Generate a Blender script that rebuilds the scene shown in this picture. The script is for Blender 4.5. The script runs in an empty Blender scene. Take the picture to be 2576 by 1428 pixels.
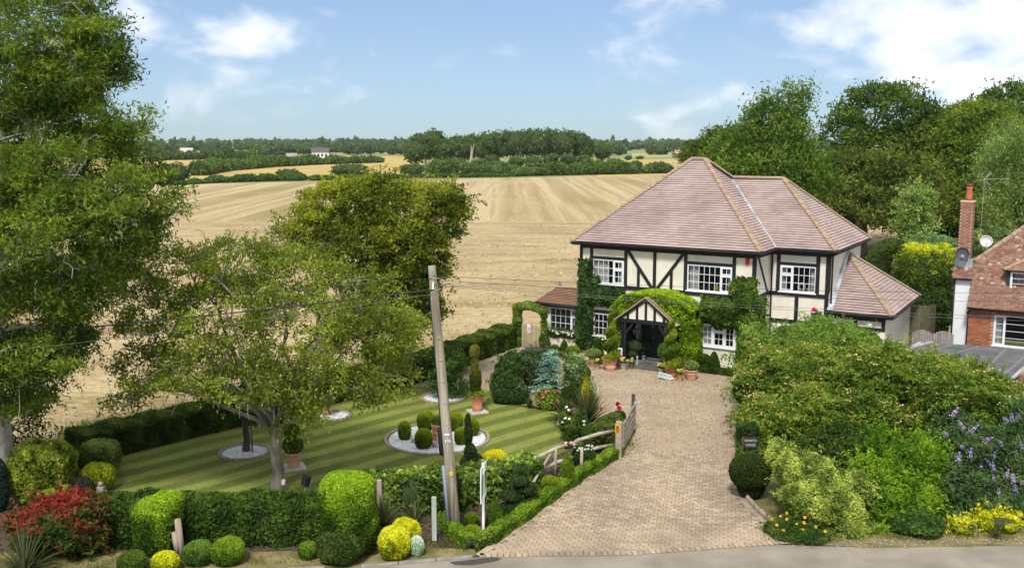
import bpy, math, random
import numpy as np
from mathutils import Vector, Matrix

S = bpy.context.scene
C = S.collection
R = math.radians
PI = math.pi

# ------------------------------------------------------------------ camera, sky, sun, exposure
CAM_H = 10.0
TILT = R(8.4)
FPX, CX, CY = 2430.0, 1288.0, 714.0
cam_d = bpy.data.cameras.new('camera')
cam = bpy.data.objects.new('camera', cam_d)
C.objects.link(cam)
cam.location = (0, 0, CAM_H)
cam.rotation_euler = (PI / 2 - TILT, 0, 0)
cam_d.sensor_width = 36.0
cam_d.lens = 36.0 * FPX / 2576.0
cam_d.clip_start = 0.1
cam_d.clip_end = 20000
S.camera = cam

SUN_EL, SUN_AZ = R(53), R(-168)     # azimuth from +y (into the picture), negative = towards the left
sun_dir = Vector((math.sin(SUN_AZ) * math.cos(SUN_EL), math.cos(SUN_AZ) * math.cos(SUN_EL), math.sin(SUN_EL)))
sd = bpy.data.lights.new('sun', 'SUN')
sd.energy = 2.2
sd.angle = R(11)
sd.color = (1.0, 0.96, 0.90)
sun = bpy.data.objects.new('sun', sd)
C.objects.link(sun)
sun.rotation_euler = sun_dir.to_track_quat('Z', 'Y').to_euler()

S.view_settings.view_transform = 'Standard'
S.view_settings.look = 'None'
S.view_settings.gamma = 1.0
S.view_settings.exposure = 0.92
S.view_settings.use_curve_mapping = False
S.cycles.max_bounces = 6
S.cycles.diffuse_bounces = 4
S.cycles.glossy_bounces = 2
S.cycles.transmission_bounces = 4
S.cycles.transparent_max_bounces = 12
S.cycles.volume_bounces = 0
S.cycles.caustics_reflective = False
S.cycles.caustics_refractive = False

W = bpy.data.worlds.new('World')
S.world = W
W.use_nodes = True
nt = W.node_tree
for n in list(nt.nodes):
    nt.nodes.remove(n)
def N(tree, typ, **kw):
    n = tree.nodes.new(typ)
    for k, v in kw.items():
        if hasattr(n, k):
            setattr(n, k, v)
    return n
L = nt.links.new
tc = N(nt, 'ShaderNodeTexCoord')
sky = N(nt, 'ShaderNodeTexSky', sky_type='NISHITA')
sky.sun_disc = False
sky.sun_elevation = SUN_EL
sky.sun_rotation = SUN_AZ
sky.air_density = 1.0
sky.dust_density = 0.1
sky.ozone_density = 2.0
sky.altitude = 50
dirn = N(nt, 'ShaderNodeVectorMath', operation='NORMALIZE')
L(tc.outputs['Generated'], dirn.inputs[0])
# clouds: stretched noise on a flat layer above, gathered into banks
sep = N(nt, 'ShaderNodeSeparateXYZ'); L(dirn.outputs[0], sep.inputs[0])
zz = N(nt, 'ShaderNodeMath', operation='MAXIMUM'); L(sep.outputs['Z'], zz.inputs[0]); zz.inputs[1].default_value = 0.0
za = N(nt, 'ShaderNodeMath', operation='ADD'); L(zz.outputs[0], za.inputs[0]); za.inputs[1].default_value = 0.22
lay = N(nt, 'ShaderNodeVectorMath', operation='SCALE')
inv = N(nt, 'ShaderNodeMath', operation='DIVIDE'); inv.inputs[0].default_value = 1.0; L(za.outputs[0], inv.inputs[1])
L(dirn.outputs[0], lay.inputs[0]); L(inv.outputs[0], lay.inputs['Scale'])
mp = N(nt, 'ShaderNodeMapping'); mp.inputs['Rotation'].default_value = (0, R(14), R(20)); mp.inputs['Scale'].default_value = (1.0, 1.0, 1.9)
L(dirn.outputs[0], mp.inputs['Vector'])
n1 = N(nt, 'ShaderNodeTexNoise'); n1.inputs['Scale'].default_value = 8.5; n1.inputs['Detail'].default_value = 9; n1.inputs['Roughness'].default_value = 0.55; n1.inputs['Distortion'].default_value = 0.3
L(mp.outputs[0], n1.inputs['Vector'])
def pdir(u, v):
    a = (u - CX) / FPX; b = (v - CY) / FPX
    return Vector((a, math.cos(TILT) - b * math.sin(TILT), -math.sin(TILT) - b * math.cos(TILT))).normalized()
BANKS = [(640, 120, .085, .34), (600, 185, .06, .26), (760, 110, .09, .34), (880, 130, .07, .24), (930, 245, .045, .34), (320, 100, .07, .38), (430, 130, .06, .26), (480, 235, .06, .18), (1000, 90, .06, .18), (2200, 60, .11, .42), (2330, 120, .13, .52), (2480, 190, .12, .54), (2060, 70, .07, .34), (2540, 90, .10, .5), (1900, 225, .08, .30), (1750, 255, .06, .26), (2140, 200, .10, .34), (2300, 220, .10, .34), (1600, 275, .05, .18), (2560, 250, .1, .5)]
acc = None
for (u, v, rad, amp) in BANKS:
    d = N(nt, 'ShaderNodeVectorMath', operation='DISTANCE')
    sq = N(nt, 'ShaderNodeVectorMath', operation='MULTIPLY'); L(dirn.outputs[0], sq.inputs[0]); sq.inputs[1].default_value = (1, 1, 1.7)
    L(sq.outputs[0], d.inputs[0]); pd = pdir(u, v); d.inputs[1].default_value = (pd.x, pd.y, pd.z * 1.7)
    mr = N(nt, 'ShaderNodeMapRange', interpolation_type='SMOOTHSTEP')
    L(d.outputs['Value'], mr.inputs['Value']); mr.inputs['From Min'].default_value = 0; mr.inputs['From Max'].default_value = rad
    mr.inputs['To Min'].default_value = amp; mr.inputs['To Max'].default_value = 0
    if acc is None:
        acc = mr.outputs[0]
    else:
        ad = N(nt, 'ShaderNodeMath', operation='MAXIMUM'); L(acc, ad.inputs[0]); L(mr.outputs[0], ad.inputs[1]); acc = ad.outputs[0]
# the rest of the sky (outside the frame) has thicker cloud, added to lift the ambient fill
n2 = N(nt, 'ShaderNodeTexNoise'); n2.inputs['Scale'].default_value = 1.0; n2.inputs['Detail'].default_value = 2
L(lay.outputs[0], n2.inputs['Vector'])
side = N(nt, 'ShaderNodeMapRange'); L(sep.outputs['Y'], side.inputs['Value'])
side.inputs['From Min'].default_value = 0.86; side.inputs['From Max'].default_value = 0.6; side.inputs['To Min'].default_value = 0; side.inputs['To Max'].default_value = 0.95
m0 = N(nt, 'ShaderNodeMath', operation='MULTIPLY'); L(n2.outputs['Fac'], m0.inputs[0]); L(side.outputs[0], m0.inputs[1])
bank = N(nt, 'ShaderNodeMath', operation='MAXIMUM'); L(acc, bank.inputs[0]); L(m0.outputs[0], bank.inputs[1])
nc = N(nt, 'ShaderNodeMath', operation='MULTIPLY_ADD'); L(n1.outputs['Fac'], nc.inputs[0]); nc.inputs[1].default_value = 1.9; nc.inputs[2].default_value = -.45
sm = N(nt, 'ShaderNodeMath', operation='ADD'); L(nc.outputs[0], sm.inputs[0]); L(bank.outputs[0], sm.inputs[1])
cl = N(nt, 'ShaderNodeMapRange', interpolation_type='SMOOTHSTEP'); L(sm.outputs[0], cl.inputs['Value'])
cl.inputs['From Min'].default_value = 0.60; cl.inputs['From Max'].default_value = 1.15; cl.inputs['To Min'].default_value = 0.0; cl.inputs['To Max'].default_value = 0.86
tint = N(nt, 'ShaderNodeMix', data_type='RGBA', blend_type='MULTIPLY'); tint.inputs['Factor'].default_value = 1.0
cp = N(nt, 'ShaderNodeVectorMath', operation='MULTIPLY_ADD'); L(sky.outputs[0], cp.inputs[0]); cp.inputs[1].default_value = (.22, .12, .062); cp.inputs[2].default_value = (1, 1, 1)
cd_ = N(nt, 'ShaderNodeVectorMath', operation='DIVIDE'); L(sky.outputs[0], cd_.inputs[0]); L(cp.outputs[0], cd_.inputs[1])
L(cd_.outputs[0], tint.inputs['A']); tint.inputs['B'].default_value = (1.12, 1.04, 1.04, 1)
cmix = N(nt, 'ShaderNodeMix', data_type='RGBA')
L(cl.outputs[0], cmix.inputs['Factor']); L(tint.outputs['Result'], cmix.inputs['A']); cmix.inputs['B'].default_value = (7.4, 7.5, 7.7, 1)
bg = N(nt, 'ShaderNodeBackground'); bg.inputs['Strength'].default_value = 0.085
L(cmix.outputs['Result'], bg.inputs['Color'])
wo = N(nt, 'ShaderNodeOutputWorld'); L(bg.outputs[0], wo.inputs['Surface'])

rng = np.random.default_rng(7)
random.seed(7)

# ------------------------------------------------------------------ helpers
def at(u, v, z=0.0):
    """where the line of sight through the photograph's point (u, v) meets height z"""
    d = pdir(u, v)
    k = (z - CAM_H) / d.z
    return Vector((d.x * k, d.y * k, z))
def ppm(p):
    return FPX / (p[1] * math.cos(TILT) + (CAM_H - p[2]) * math.sin(TILT))
def lin(r, g, b):
    f = lambda c: (c / 255 / 12.92) if c / 255 <= 0.04045 else ((c / 255 + 0.055) / 1.055) ** 2.4
    return (f(r), f(g), f(b))

def newmat(name):
    m = bpy.data.materials.new(name); m.use_nodes = True
    t = m.node_tree
    return m, t, t.nodes['Principled BSDF']
def mat(name, c1, c2=None, scale=4.0, rough=0.75, bump=0.0, bscale=30.0, detail=4.0, metal=0.0, stretch=(1, 1, 1), spec=0.3, coord='Object', contrast=(0.35, 0.65)):
    m, t, b = newmat(name)
    b.inputs['Roughness'].default_value = rough
    b.inputs['Metallic'].default_value = metal
    b.inputs['Specular IOR Level'].default_value = spec
    b.inputs['Base Color'].default_value = (*c1, 1)
    if c2 is not None or bump:
        co = N(t, 'ShaderNodeTexCoord'); mp = N(t, 'ShaderNodeMapping'); mp.inputs['Scale'].default_value = stretch
        t.links.new(co.outputs[coord], mp.inputs['Vector'])
    if c2 is not None:
        n = N(t, 'ShaderNodeTexNoise'); n.inputs['Scale'].default_value = scale; n.inputs['Detail'].default_value = detail
        t.links.new(mp.outputs[0], n.inputs['Vector'])
        r = N(t, 'ShaderNodeValToRGB'); r.color_ramp.elements[0].position = contrast[0]; r.color_ramp.elements[1].position = contrast[1]
        r.color_ramp.elements[0].color = (*c1, 1); r.color_ramp.elements[1].color = (*c2, 1)
        t.links.new(n.outputs['Fac'], r.inputs[0]); t.links.new(r.outputs[0], b.inputs['Base Color'])
    if bump:
        n = N(t, 'ShaderNodeTexNoise'); n.inputs['Scale'].default_value = bscale; n.inputs['Detail'].default_value = 3
        t.links.new(mp.outputs[0], n.inputs['Vector'])
        bp = N(t, 'ShaderNodeBump'); bp.inputs['Strength'].default_value = bump; bp.inputs['Distance'].default_value = 0.05
        t.links.new(n.outputs['Fac'], bp.inputs['Height']); t.links.new(bp.outputs[0], b.inputs['Normal'])
    return m
def tintmat(name, rough=0.6, transl=0.0, spec=0.3, noise=0.0):
    """colour comes from each piece's own tint"""
    m, t, b = newmat(name)
    b.inputs['Roughness'].default_value = rough; b.inputs['Specular IOR Level'].default_value = spec
    a = N(t, 'ShaderNodeAttribute'); a.attribute_name = 'tint'
    src = a.outputs['Color']
    if noise:
        co = N(t, 'ShaderNodeTexCoord'); n = N(t, 'ShaderNodeTexNoise'); n.inputs['Scale'].default_value = 9; n.inputs['Detail'].default_value = 4
        t.links.new(co.outputs['Object'], n.inputs['Vector'])
        mr = N(t, 'ShaderNodeMapRange'); t.links.new(n.outputs['Fac'], mr.inputs['Value'])
        mr.inputs['From Min'].default_value = .3; mr.inputs['From Max'].default_value = .7; mr.inputs['To Min'].default_value = 1 - noise; mr.inputs['To Max'].default_value = 1 + noise
        mx = N(t, 'ShaderNodeVectorMath', operation='SCALE'); t.links.new(src, mx.inputs[0]); t.links.new(mr.outputs[0], mx.inputs['Scale'])
        src = mx.outputs[0]
    t.links.new(src, b.inputs['Base Color'])
    if transl:
        tr = N(t, 'ShaderNodeBsdfTranslucent'); t.links.new(src, tr.inputs['Color'])
        mix = N(t, 'ShaderNodeMixShader'); mix.inputs[0].default_value = transl
        t.links.new(b.outputs[0], mix.inputs[1]); t.links.new(tr.outputs[0], mix.inputs[2])
        t.links.new(mix.outputs[0], t.nodes['Material Output'].inputs['Surface'])
    return m
def stain(m, lo=.78, hi=1.08, sc=.55):
    """broad uneven weathering laid over the piece's own colour"""
    t = m.node_tree; b = t.nodes['Principled BSDF']; src = b.inputs['Base Color'].links[0].from_socket
    g = N(t, 'ShaderNodeNewGeometry'); n = N(t, 'ShaderNodeTexNoise'); n.inputs['Scale'].default_value = sc; n.inputs['Detail'].default_value = 7; n.inputs['Roughness'].default_value = .6
    t.links.new(g.outputs['Position'], n.inputs['Vector']); r = N(t, 'ShaderNodeMapRange'); t.links.new(n.outputs['Fac'], r.inputs[0]); r.inputs[1].default_value = .36; r.inputs[2].default_value = .56; r.inputs[3].default_value = lo; r.inputs[4].default_value = hi
    x = N(t, 'ShaderNodeVectorMath', operation='SCALE'); t.links.new(src, x.inputs[0]); t.links.new(r.outputs[0], x.inputs['Scale']); t.links.new(x.outputs[0], b.inputs['Base Color']); return m
def randmat(name, cols, rough=0.8, noise=0.12, spec=0.25, bump=0.0):
    """each separate object takes its own tone from a short range"""
    m, t, b = newmat(name)
    b.inputs['Roughness'].default_value = rough; b.inputs['Specular IOR Level'].default_value = spec
    o = N(t, 'ShaderNodeObjectInfo'); r = N(t, 'ShaderNodeValToRGB'); cr = r.color_ramp
    while len(cr.elements) < len(cols): cr.elements.new(0.5)
    for i, c in enumerate(cols):
        cr.elements[i].position = i / max(1, len(cols) - 1); cr.elements[i].color = (*c, 1)
    t.links.new(o.outputs['Random'], r.inputs[0])
    co = N(t, 'ShaderNodeTexCoord'); n = N(t, 'ShaderNodeTexNoise'); n.inputs['Scale'].default_value = 6; n.inputs['Detail'].default_value = 5
    t.links.new(co.outputs['Object'], n.inputs['Vector'])
    mr = N(t, 'ShaderNodeMapRange'); t.links.new(n.outputs['Fac'], mr.inputs['Value'])
    mr.inputs['From Min'].default_value = .3; mr.inputs['From Max'].default_value = .7; mr.inputs['To Min'].default_value = 1 - noise; mr.inputs['To Max'].default_value = 1 + noise
    mx = N(t, 'ShaderNodeVectorMath', operation='SCALE'); t.links.new(r.outputs[0], mx.inputs[0]); t.links.new(mr.outputs[0], mx.inputs['Scale'])
    t.links.new(mx.outputs[0], b.inputs['Base Color'])
    return m

def link(o, parent=None):
    C.objects.link(o)
    if parent is not None: o.parent = parent
    return o
def tag(o, label, cat, group=None):
    o['label'] = label; o['category'] = cat
    if group: o['group'] = group
    return o
def thing(name, label, cat, loc=(0, 0, 0), rotz=0.0, group=None):
    o = bpy.data.objects.new(name, None); C.objects.link(o)
    o.location = loc; o.rotation_euler = (0, 0, rotz); o.empty_display_size = 0.3
    return tag(o, label, cat, group)
def kind(o, k):
    o['kind'] = k; return o
def relabel(o, label): o['label'] = label; return o
def copy_thing(root, loc, rotz=0.0, label=None, scale=1.0):
    r = root.copy(); C.objects.link(r); r.location = loc; r.rotation_euler = (0, 0, rotz); r.scale = (scale,) * 3
    if label: r['label'] = label
    for ch in list(root.children):
        c = ch.copy(); C.objects.link(c); c.parent = r
        for g in list(ch.children):
            d = g.copy(); C.objects.link(d); d.parent = c
    return r

class MB:
    """collects simple solids, links them as one mesh object"""
    def __init__(s): s.v = []; s.f = []; s.m = []; s.c = []; s.col = None; s.mi = 0
    def add(s, vs, fs, M=None):
        o = len(s.v)
        for p in vs:
            p = Vector(p)
            if M is not None: p = M @ p
            s.v.append(p[:]); s.c.append(s.col or (1, 1, 1))
        for f in fs:
            s.f.append(tuple(i + o for i in f)); s.m.append(s.mi)
        return s
    def box(s, x0, x1, y0, y1, z0, z1, M=None):
        vs = [(x0, y0, z0), (x1, y0, z0), (x1, y1, z0), (x0, y1, z0), (x0, y0, z1), (x1, y0, z1), (x1, y1, z1), (x0, y1, z1)]
        return s.add(vs, [(0, 3, 2, 1), (4, 5, 6, 7), (0, 1, 5, 4), (1, 2, 6, 5), (2, 3, 7, 6), (3, 0, 4, 7)], M)
    def bbox(s, x0, x1, y0, y1, z0, z1, r=0.01, M=None):
        """box with chamfered vertical and top edges"""
        vs = []
        for z, q in ((z0, 0), (z1 - r, 0), (z1, r)):
            a, b, c, d = x0 + q, x1 - q, y0 + q, y1 - q
            vs += [(a + r, c, z), (b - r, c, z), (b, c + r, z), (b, d - r, z), (b - r, d, z), (a + r, d, z), (a, d - r, z), (a, c + r, z)]
        fs = [tuple(range(7, -1, -1)), tuple(range(16, 24))]
        for k in (0, 8):
            for i in range(8):
                j = (i + 1) % 8; fs.append((k + i, k + j, k + 8 + j, k + 8 + i))
        return s.add(vs, fs, M)
    def prism(s, poly, h0, h1, M=None):
        n = len(poly)
        vs = [(x, y, h0) for x, y in poly] + [(x, y, h1) for x, y in poly]
        fs = [tuple(range(n - 1, -1, -1)), tuple(range(n, 2 * n))] + [(i, (i + 1) % n, n + (i + 1) % n, n + i) for i in range(n)]
        return s.add(vs, fs, M)
    def slab(s, pts, off):
        """polygon in 3d thickened by a vector"""
        n = len(pts); off = Vector(off)
        vs = [Vector(p) for p in pts] + [Vector(p) + off for p in pts]
        fs = [tuple(range(n - 1, -1, -1)), tuple(range(n, 2 * n))] + [(i, (i + 1) % n, n + (i + 1) % n, n + i) for i in range(n)]
        return s.add(vs, fs)
    def lathe(s, prof, seg=20, M=None, cap=True):
        vs = []; fs = []
        for r, z in prof:
            for i in range(seg):
                a = 2 * PI * i / seg; vs.append((r * math.cos(a), r * math.sin(a), z))
        for k in range(len(prof) - 1):
            for i in range(seg):
                j = (i + 1) % seg; fs.append((k * seg + i, k * seg + j, (k + 1) * seg + j, (k + 1) * seg + i))
        if cap:
            fs.append(tuple(range(seg - 1, -1, -1))); k = (len(prof) - 1) * seg; fs.append(tuple(range(k, k + seg)))
        return s.add(vs, fs, M)
    def tube(s, path, rad, seg=6, cap=True):
        path = [Vector(p) for p in path]; n = len(path)
        if not hasattr(rad, '__len__'): rad = [rad] * n
        vs = []; fs = []; up = None
        for i, p in enumerate(path):
            d = (path[min(i + 1, n - 1)] - path[max(i - 1, 0)])
            d = d.normalized() if d.length > 1e-9 else Vector((0, 0, 1))
            if up is None: up = Vector((0, 0, 1)).cross(d) if abs(d.z) < 0.95 else Vector((1, 0, 0))
            x = (up - d * up.dot(d)); x = x.normalized() if x.length > 1e-6 else d.orthogonal().normalized()
            up = x; y = d.cross(x)
            for k in range(seg):
                a = 2 * PI * k / seg; vs.append(p + (x * math.cos(a) + y * math.sin(a)) * rad[i])
        for i in range(n - 1):
            for k in range(seg):
                j = (k + 1) % seg; fs.append((i * seg + k, i * seg + j, (i + 1) * seg + j, (i + 1) * seg + k))
        if cap: fs.append(tuple(range(seg - 1, -1, -1))); fs.append(tuple(range((n - 1) * seg, n * seg)))
        return s.add(vs, fs)
    def bar(s, p, q, w, h=None, seg=4):
        """square bar from p to q"""
        p = Vector(p); q = Vector(q); h = h or w; d = (q - p).normalized()
        ref = Vector((0, 0, 1)) if abs(d.z) < 0.9 else Vector((0, 1, 0))
        x = d.cross(ref).normalized() * w / 2; y = x.cross(d).normalized() * h / 2
        vs = [p - x - y, p + x - y, p + x + y, p - x + y, q - x - y, q + x - y, q + x + y, q - x + y]
        return s.add(vs, [(0, 3, 2, 1), (4, 5, 6, 7), (0, 1, 5, 4), (1, 2, 6, 5), (2, 3, 7, 6), (3, 0, 4, 7)])
    def ball(s, c, r, u=10, v=6, sq=(1, 1, 1), jit=0.0):
        vs = [(c[0], c[1], c[2] - r * sq[2])]; fs = []
        for j in range(1, v):
            ph = -PI / 2 + PI * j / v
            for i in range(u):
                a = 2 * PI * i / u; k = 1 + random.uniform(-jit, jit)
                vs.append((c[0] + r * k * sq[0] * math.cos(ph) * math.cos(a), c[1] + r * k * sq[1] * math.cos(ph) * math.sin(a), c[2] + r * k * sq[2] * math.sin(ph)))
        vs.append((c[0], c[1], c[2] + r * sq[2])); T = len(vs) - 1
        for i in range(u):
            fs.append((0, 1 + (i + 1) % u, 1 + i)); b = 1 + (v - 2) * u; fs.append((T, b + i, b + (i + 1) % u))
        for j in range(v - 2):
            for i in range(u):
                a = 1 + j * u; b = a + u; k = (i + 1) % u; fs.append((a + i, a + k, b + k, b + i))
        return s.add(vs, fs)
    def mesh(s, name, mats, smooth=False):
        me = bpy.data.meshes.new(name); me.from_pydata(s.v, [], s.f)
        for m in (mats if isinstance(mats, (list, tuple)) else [mats]): me.materials.append(m)
        if any(s.m): me.polygons.foreach_set('material_index', s.m)
        if s.col is not None:
            a = me.color_attributes.new('tint', 'FLOAT_COLOR', 'POINT')
            a.data.foreach_set('color', np.c_[np.array(s.c, np.float32), np.ones(len(s.c), np.float32)].ravel())
        if smooth: me.polygons.foreach_set('use_smooth', [True] * len(me.polygons))
        me.update(); return me
    def build(s, name, mats, parent=None, smooth=False):
        return link(bpy.data.objects.new(name, s.mesh(name, mats, smooth)), parent)

def part(name, me, parent, loc=(0, 0, 0), rot=None, scale=None):
    o = bpy.data.objects.new(name, me); link(o, parent); o.location = loc
    if rot is not None: o.rotation_euler = rot
    if scale is not None: o.scale = scale
    return o

# ------------------------------------------------------------------ foliage
LEAF = tintmat('leaf', rough=0.6, transl=0.5, spec=0.06)
PETAL = tintmat('petal', rough=0.6, transl=0.2)
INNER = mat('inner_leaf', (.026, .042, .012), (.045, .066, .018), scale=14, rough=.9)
TWIG = mat('twig', (0.035, 0.03, 0.016), (0.06, 0.05, 0.028), scale=8, rough=0.9)
BARK = mat('bark', (0.13, 0.115, 0.09), (0.26, 0.235, 0.19), scale=7, rough=0.9, bump=0.6, bscale=18, stretch=(1, 1, .3))
BARK_D = mat('bark_dark', (0.05, 0.042, 0.032), (0.11, 0.095, 0.075), scale=7, rough=0.9, bump=0.6, bscale=18, stretch=(1, 1, .3))
BARK_P = mat('bark_pale', (0.30, 0.28, 0.23), (0.48, 0.45, 0.38), scale=5, rough=0.85, bump=0.4, bscale=14)

def unit(a):
    return a / np.maximum(np.linalg.norm(a, axis=-1, keepdims=True), 1e-9)
def vnoise(P, f, seed=0):
    """smooth clumpy value from positions"""
    r = np.random.default_rng(seed); out = np.zeros(len(P))
    for k in range(4):
        d = unit(r.normal(size=(1, 3)))[0] * f * (1 + .7 * k); out += np.sin(P @ d * 2 * PI + r.uniform(0, 6.28)) / (1 + .4 * k)
    return out / 2.6
def leaf_arrays(P, Nn, size, aspect=0.5, droop=0.3, spread=0.7, cols=None, jitter=0.35, fold=0.12, flat=0.0):
    """one pointed four-corner leaf per point; Nn = the way the plant faces there"""
    n = len(P)
    rn = unit(Nn * (1 - spread) + rng.normal(size=(n, 3)) * spread + np.array([0, 0, flat]))
    d = rng.normal(size=(n, 3)) + Nn * 0.6; d[:, 2] -= droop
    d = unit(d - rn * (d * rn).sum(1, keepdims=True))
    s = np.cross(rn, d)
    Ls = size * (1 + rng.uniform(-jitter, jitter, (n, 1)))
    w = Ls * aspect * 0.5
    b = P - d * Ls * .5; t = P + d * Ls * .5 + rn * Ls * -fold
    m = P + d * Ls * .08 - rn * Ls * fold * .3
    V = np.stack([b, m + s * w + rn * Ls * fold, t, m - s * w + rn * Ls * fold], 1).reshape(-1, 3)
    c = np.repeat(cols, 4, axis=0) if cols is not None else None
    return V, c
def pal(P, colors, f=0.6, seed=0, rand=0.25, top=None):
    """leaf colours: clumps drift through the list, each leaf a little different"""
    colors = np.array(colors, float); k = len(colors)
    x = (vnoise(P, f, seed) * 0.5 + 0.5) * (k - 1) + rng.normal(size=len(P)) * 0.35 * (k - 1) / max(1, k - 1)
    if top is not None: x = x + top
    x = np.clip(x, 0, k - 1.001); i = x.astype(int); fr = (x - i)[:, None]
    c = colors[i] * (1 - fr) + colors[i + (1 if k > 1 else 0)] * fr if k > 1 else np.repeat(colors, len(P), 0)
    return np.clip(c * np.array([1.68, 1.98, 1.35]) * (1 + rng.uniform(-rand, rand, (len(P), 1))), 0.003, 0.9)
def quad_mesh(name, V, c, mats, core=None):
    """quads (4 corners each) plus an optional MB core in the second material"""
    n = len(V) // 4
    cv = np.array(core.v, float).reshape(-1, 3) if core else np.zeros((0, 3)); cf = core.f if core else []
    me = bpy.data.meshes.new(name)
    nv = len(V) + len(cv); me.vertices.add(nv)
    me.vertices.foreach_set('co', np.concatenate([V, cv]).astype(np.float32).ravel())
    li = np.arange(4 * n); starts = np.arange(n) * 4; tot = np.full(n, 4)
    if cf:
        cl = np.array([len(f) for f in cf]); cs = 4 * n + np.concatenate([[0], np.cumsum(cl)[:-1]])
        li = np.concatenate([li, np.array([i for f in cf for i in f]) + len(V)]); starts = np.concatenate([starts, cs]); tot = np.concatenate([tot, cl])
    me.loops.add(len(li)); me.loops.foreach_set('vertex_index', li.astype(np.int32))
    me.polygons.add(len(starts)); me.polygons.foreach_set('loop_start', starts.astype(np.int32)); me.polygons.foreach_set('loop_total', tot.astype(np.int32))
    for m in mats: me.materials.append(m)
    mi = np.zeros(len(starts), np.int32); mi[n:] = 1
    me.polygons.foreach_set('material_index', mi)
    a = me.color_attributes.new('tint', 'FLOAT_COLOR', 'POINT')
    cc = np.ones((nv, 4), np.float32); cc[:len(V), :3] = c
    a.data.foreach_set('color', cc.ravel())
    me.update(); me.validate()
    return me

# shapes: each gives n points and outward directions in the plant's own space (z up from its base)
def area_ell(r): a, b, c = r; p = 1.6; return 4 * PI * (((a * b) ** p + (a * c) ** p + (b * c) ** p) / 3) ** (1 / p)
def sh_lobes(lobes, n, shell=0.25, floor=0.02, lump=0.12):
    """lobes: list of (cx, cy, cz, rx, ry, rz[, squareness])"""
    A = np.array([area_ell(l[3:6]) for l in lobes]); cnt = rng.multinomial(n, A / A.sum())
    Ps = []; Ns = []
    for l, k in zip(lobes, cnt):
        if not k: continue
        d = unit(rng.normal(size=(k, 3))); r = np.array(l[3:6]); q = l[6] if len(l) > 6 else 2.0
        f = (np.abs(d) ** q).sum(1, keepdims=True) ** (-1 / q)
        e = d * f; nn = unit(np.sign(e) * np.abs(e) ** (q - 1) / r)
        g = 1 - shell * rng.uniform(0, 1, (k, 1)) ** 2 + lump * vnoise(e * r + np.array(l[:3]), 0.9, 3)[:, None]
        Ps.append(np.array(l[:3]) + e * r * g); Ns.append(nn)
    P = np.concatenate(Ps); Nn = np.concatenate(Ns)
    keep = P[:, 2] > floor
    for l in lobes:
        q = l[6] if len(l) > 6 else 2.0
        keep &= (np.abs((P - np.array(l[:3])) / np.array(l[3:6])) ** q).sum(1) > 0.62 ** 2
    return P[keep], Nn[keep]
def core_lobes(lobes, k=0.8):
    m = MB()
    for l in lobes:
        q = l[6] if len(l) > 6 else 2.0
        vs, fs = [], []
        b = MB(); b.ball((0, 0, 0), 1, 14, 8, jit=0.04)
        for p in b.v:
            d = np.array(p); f = (np.abs(unit(d)) ** q).sum() ** (-1 / q) if q != 2 else 1
            w = np.array(l[:3]) + d * f * np.array(l[3:6]) * k; w[2] = max(w[2], 0.01); vs.append(w)
        m.add(vs, b.f)
    return m
def sh_revolve(prof, n, jit=0.05):
    """prof: list of (radius, z) or a function giving radius at (t, angle)"""
    pr = np.array(prof, float); seg = np.linalg.norm(np.diff(pr, axis=0), axis=1); ar = seg * (pr[1:, 0] + pr[:-1, 0] + 0.02)
    i = rng.choice(len(seg), n, p=ar / ar.sum()); t = rng.uniform(0, 1, n)
    r = pr[i, 0] * (1 - t) + pr[i + 1, 0] * t; z = pr[i, 1] * (1 - t) + pr[i + 1, 1] * t; a = rng.uniform(0, 2 * PI, n)
    dr = pr[i + 1, 0] - pr[i, 0]; dz = pr[i + 1, 1] - pr[i, 1]; l = np.sqrt(dr ** 2 + dz ** 2) + 1e-9
    Nn = np.stack([np.cos(a) * dz / l, np.sin(a) * dz / l, -dr / l], 1)
    k = 1 - rng.uniform(0, jit * 2, n); return np.stack([np.cos(a) * r * k, np.sin(a) * r * k, z], 1) + Nn * rng.normal(size=(n, 1)) * jit * .12, unit(Nn)
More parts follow.
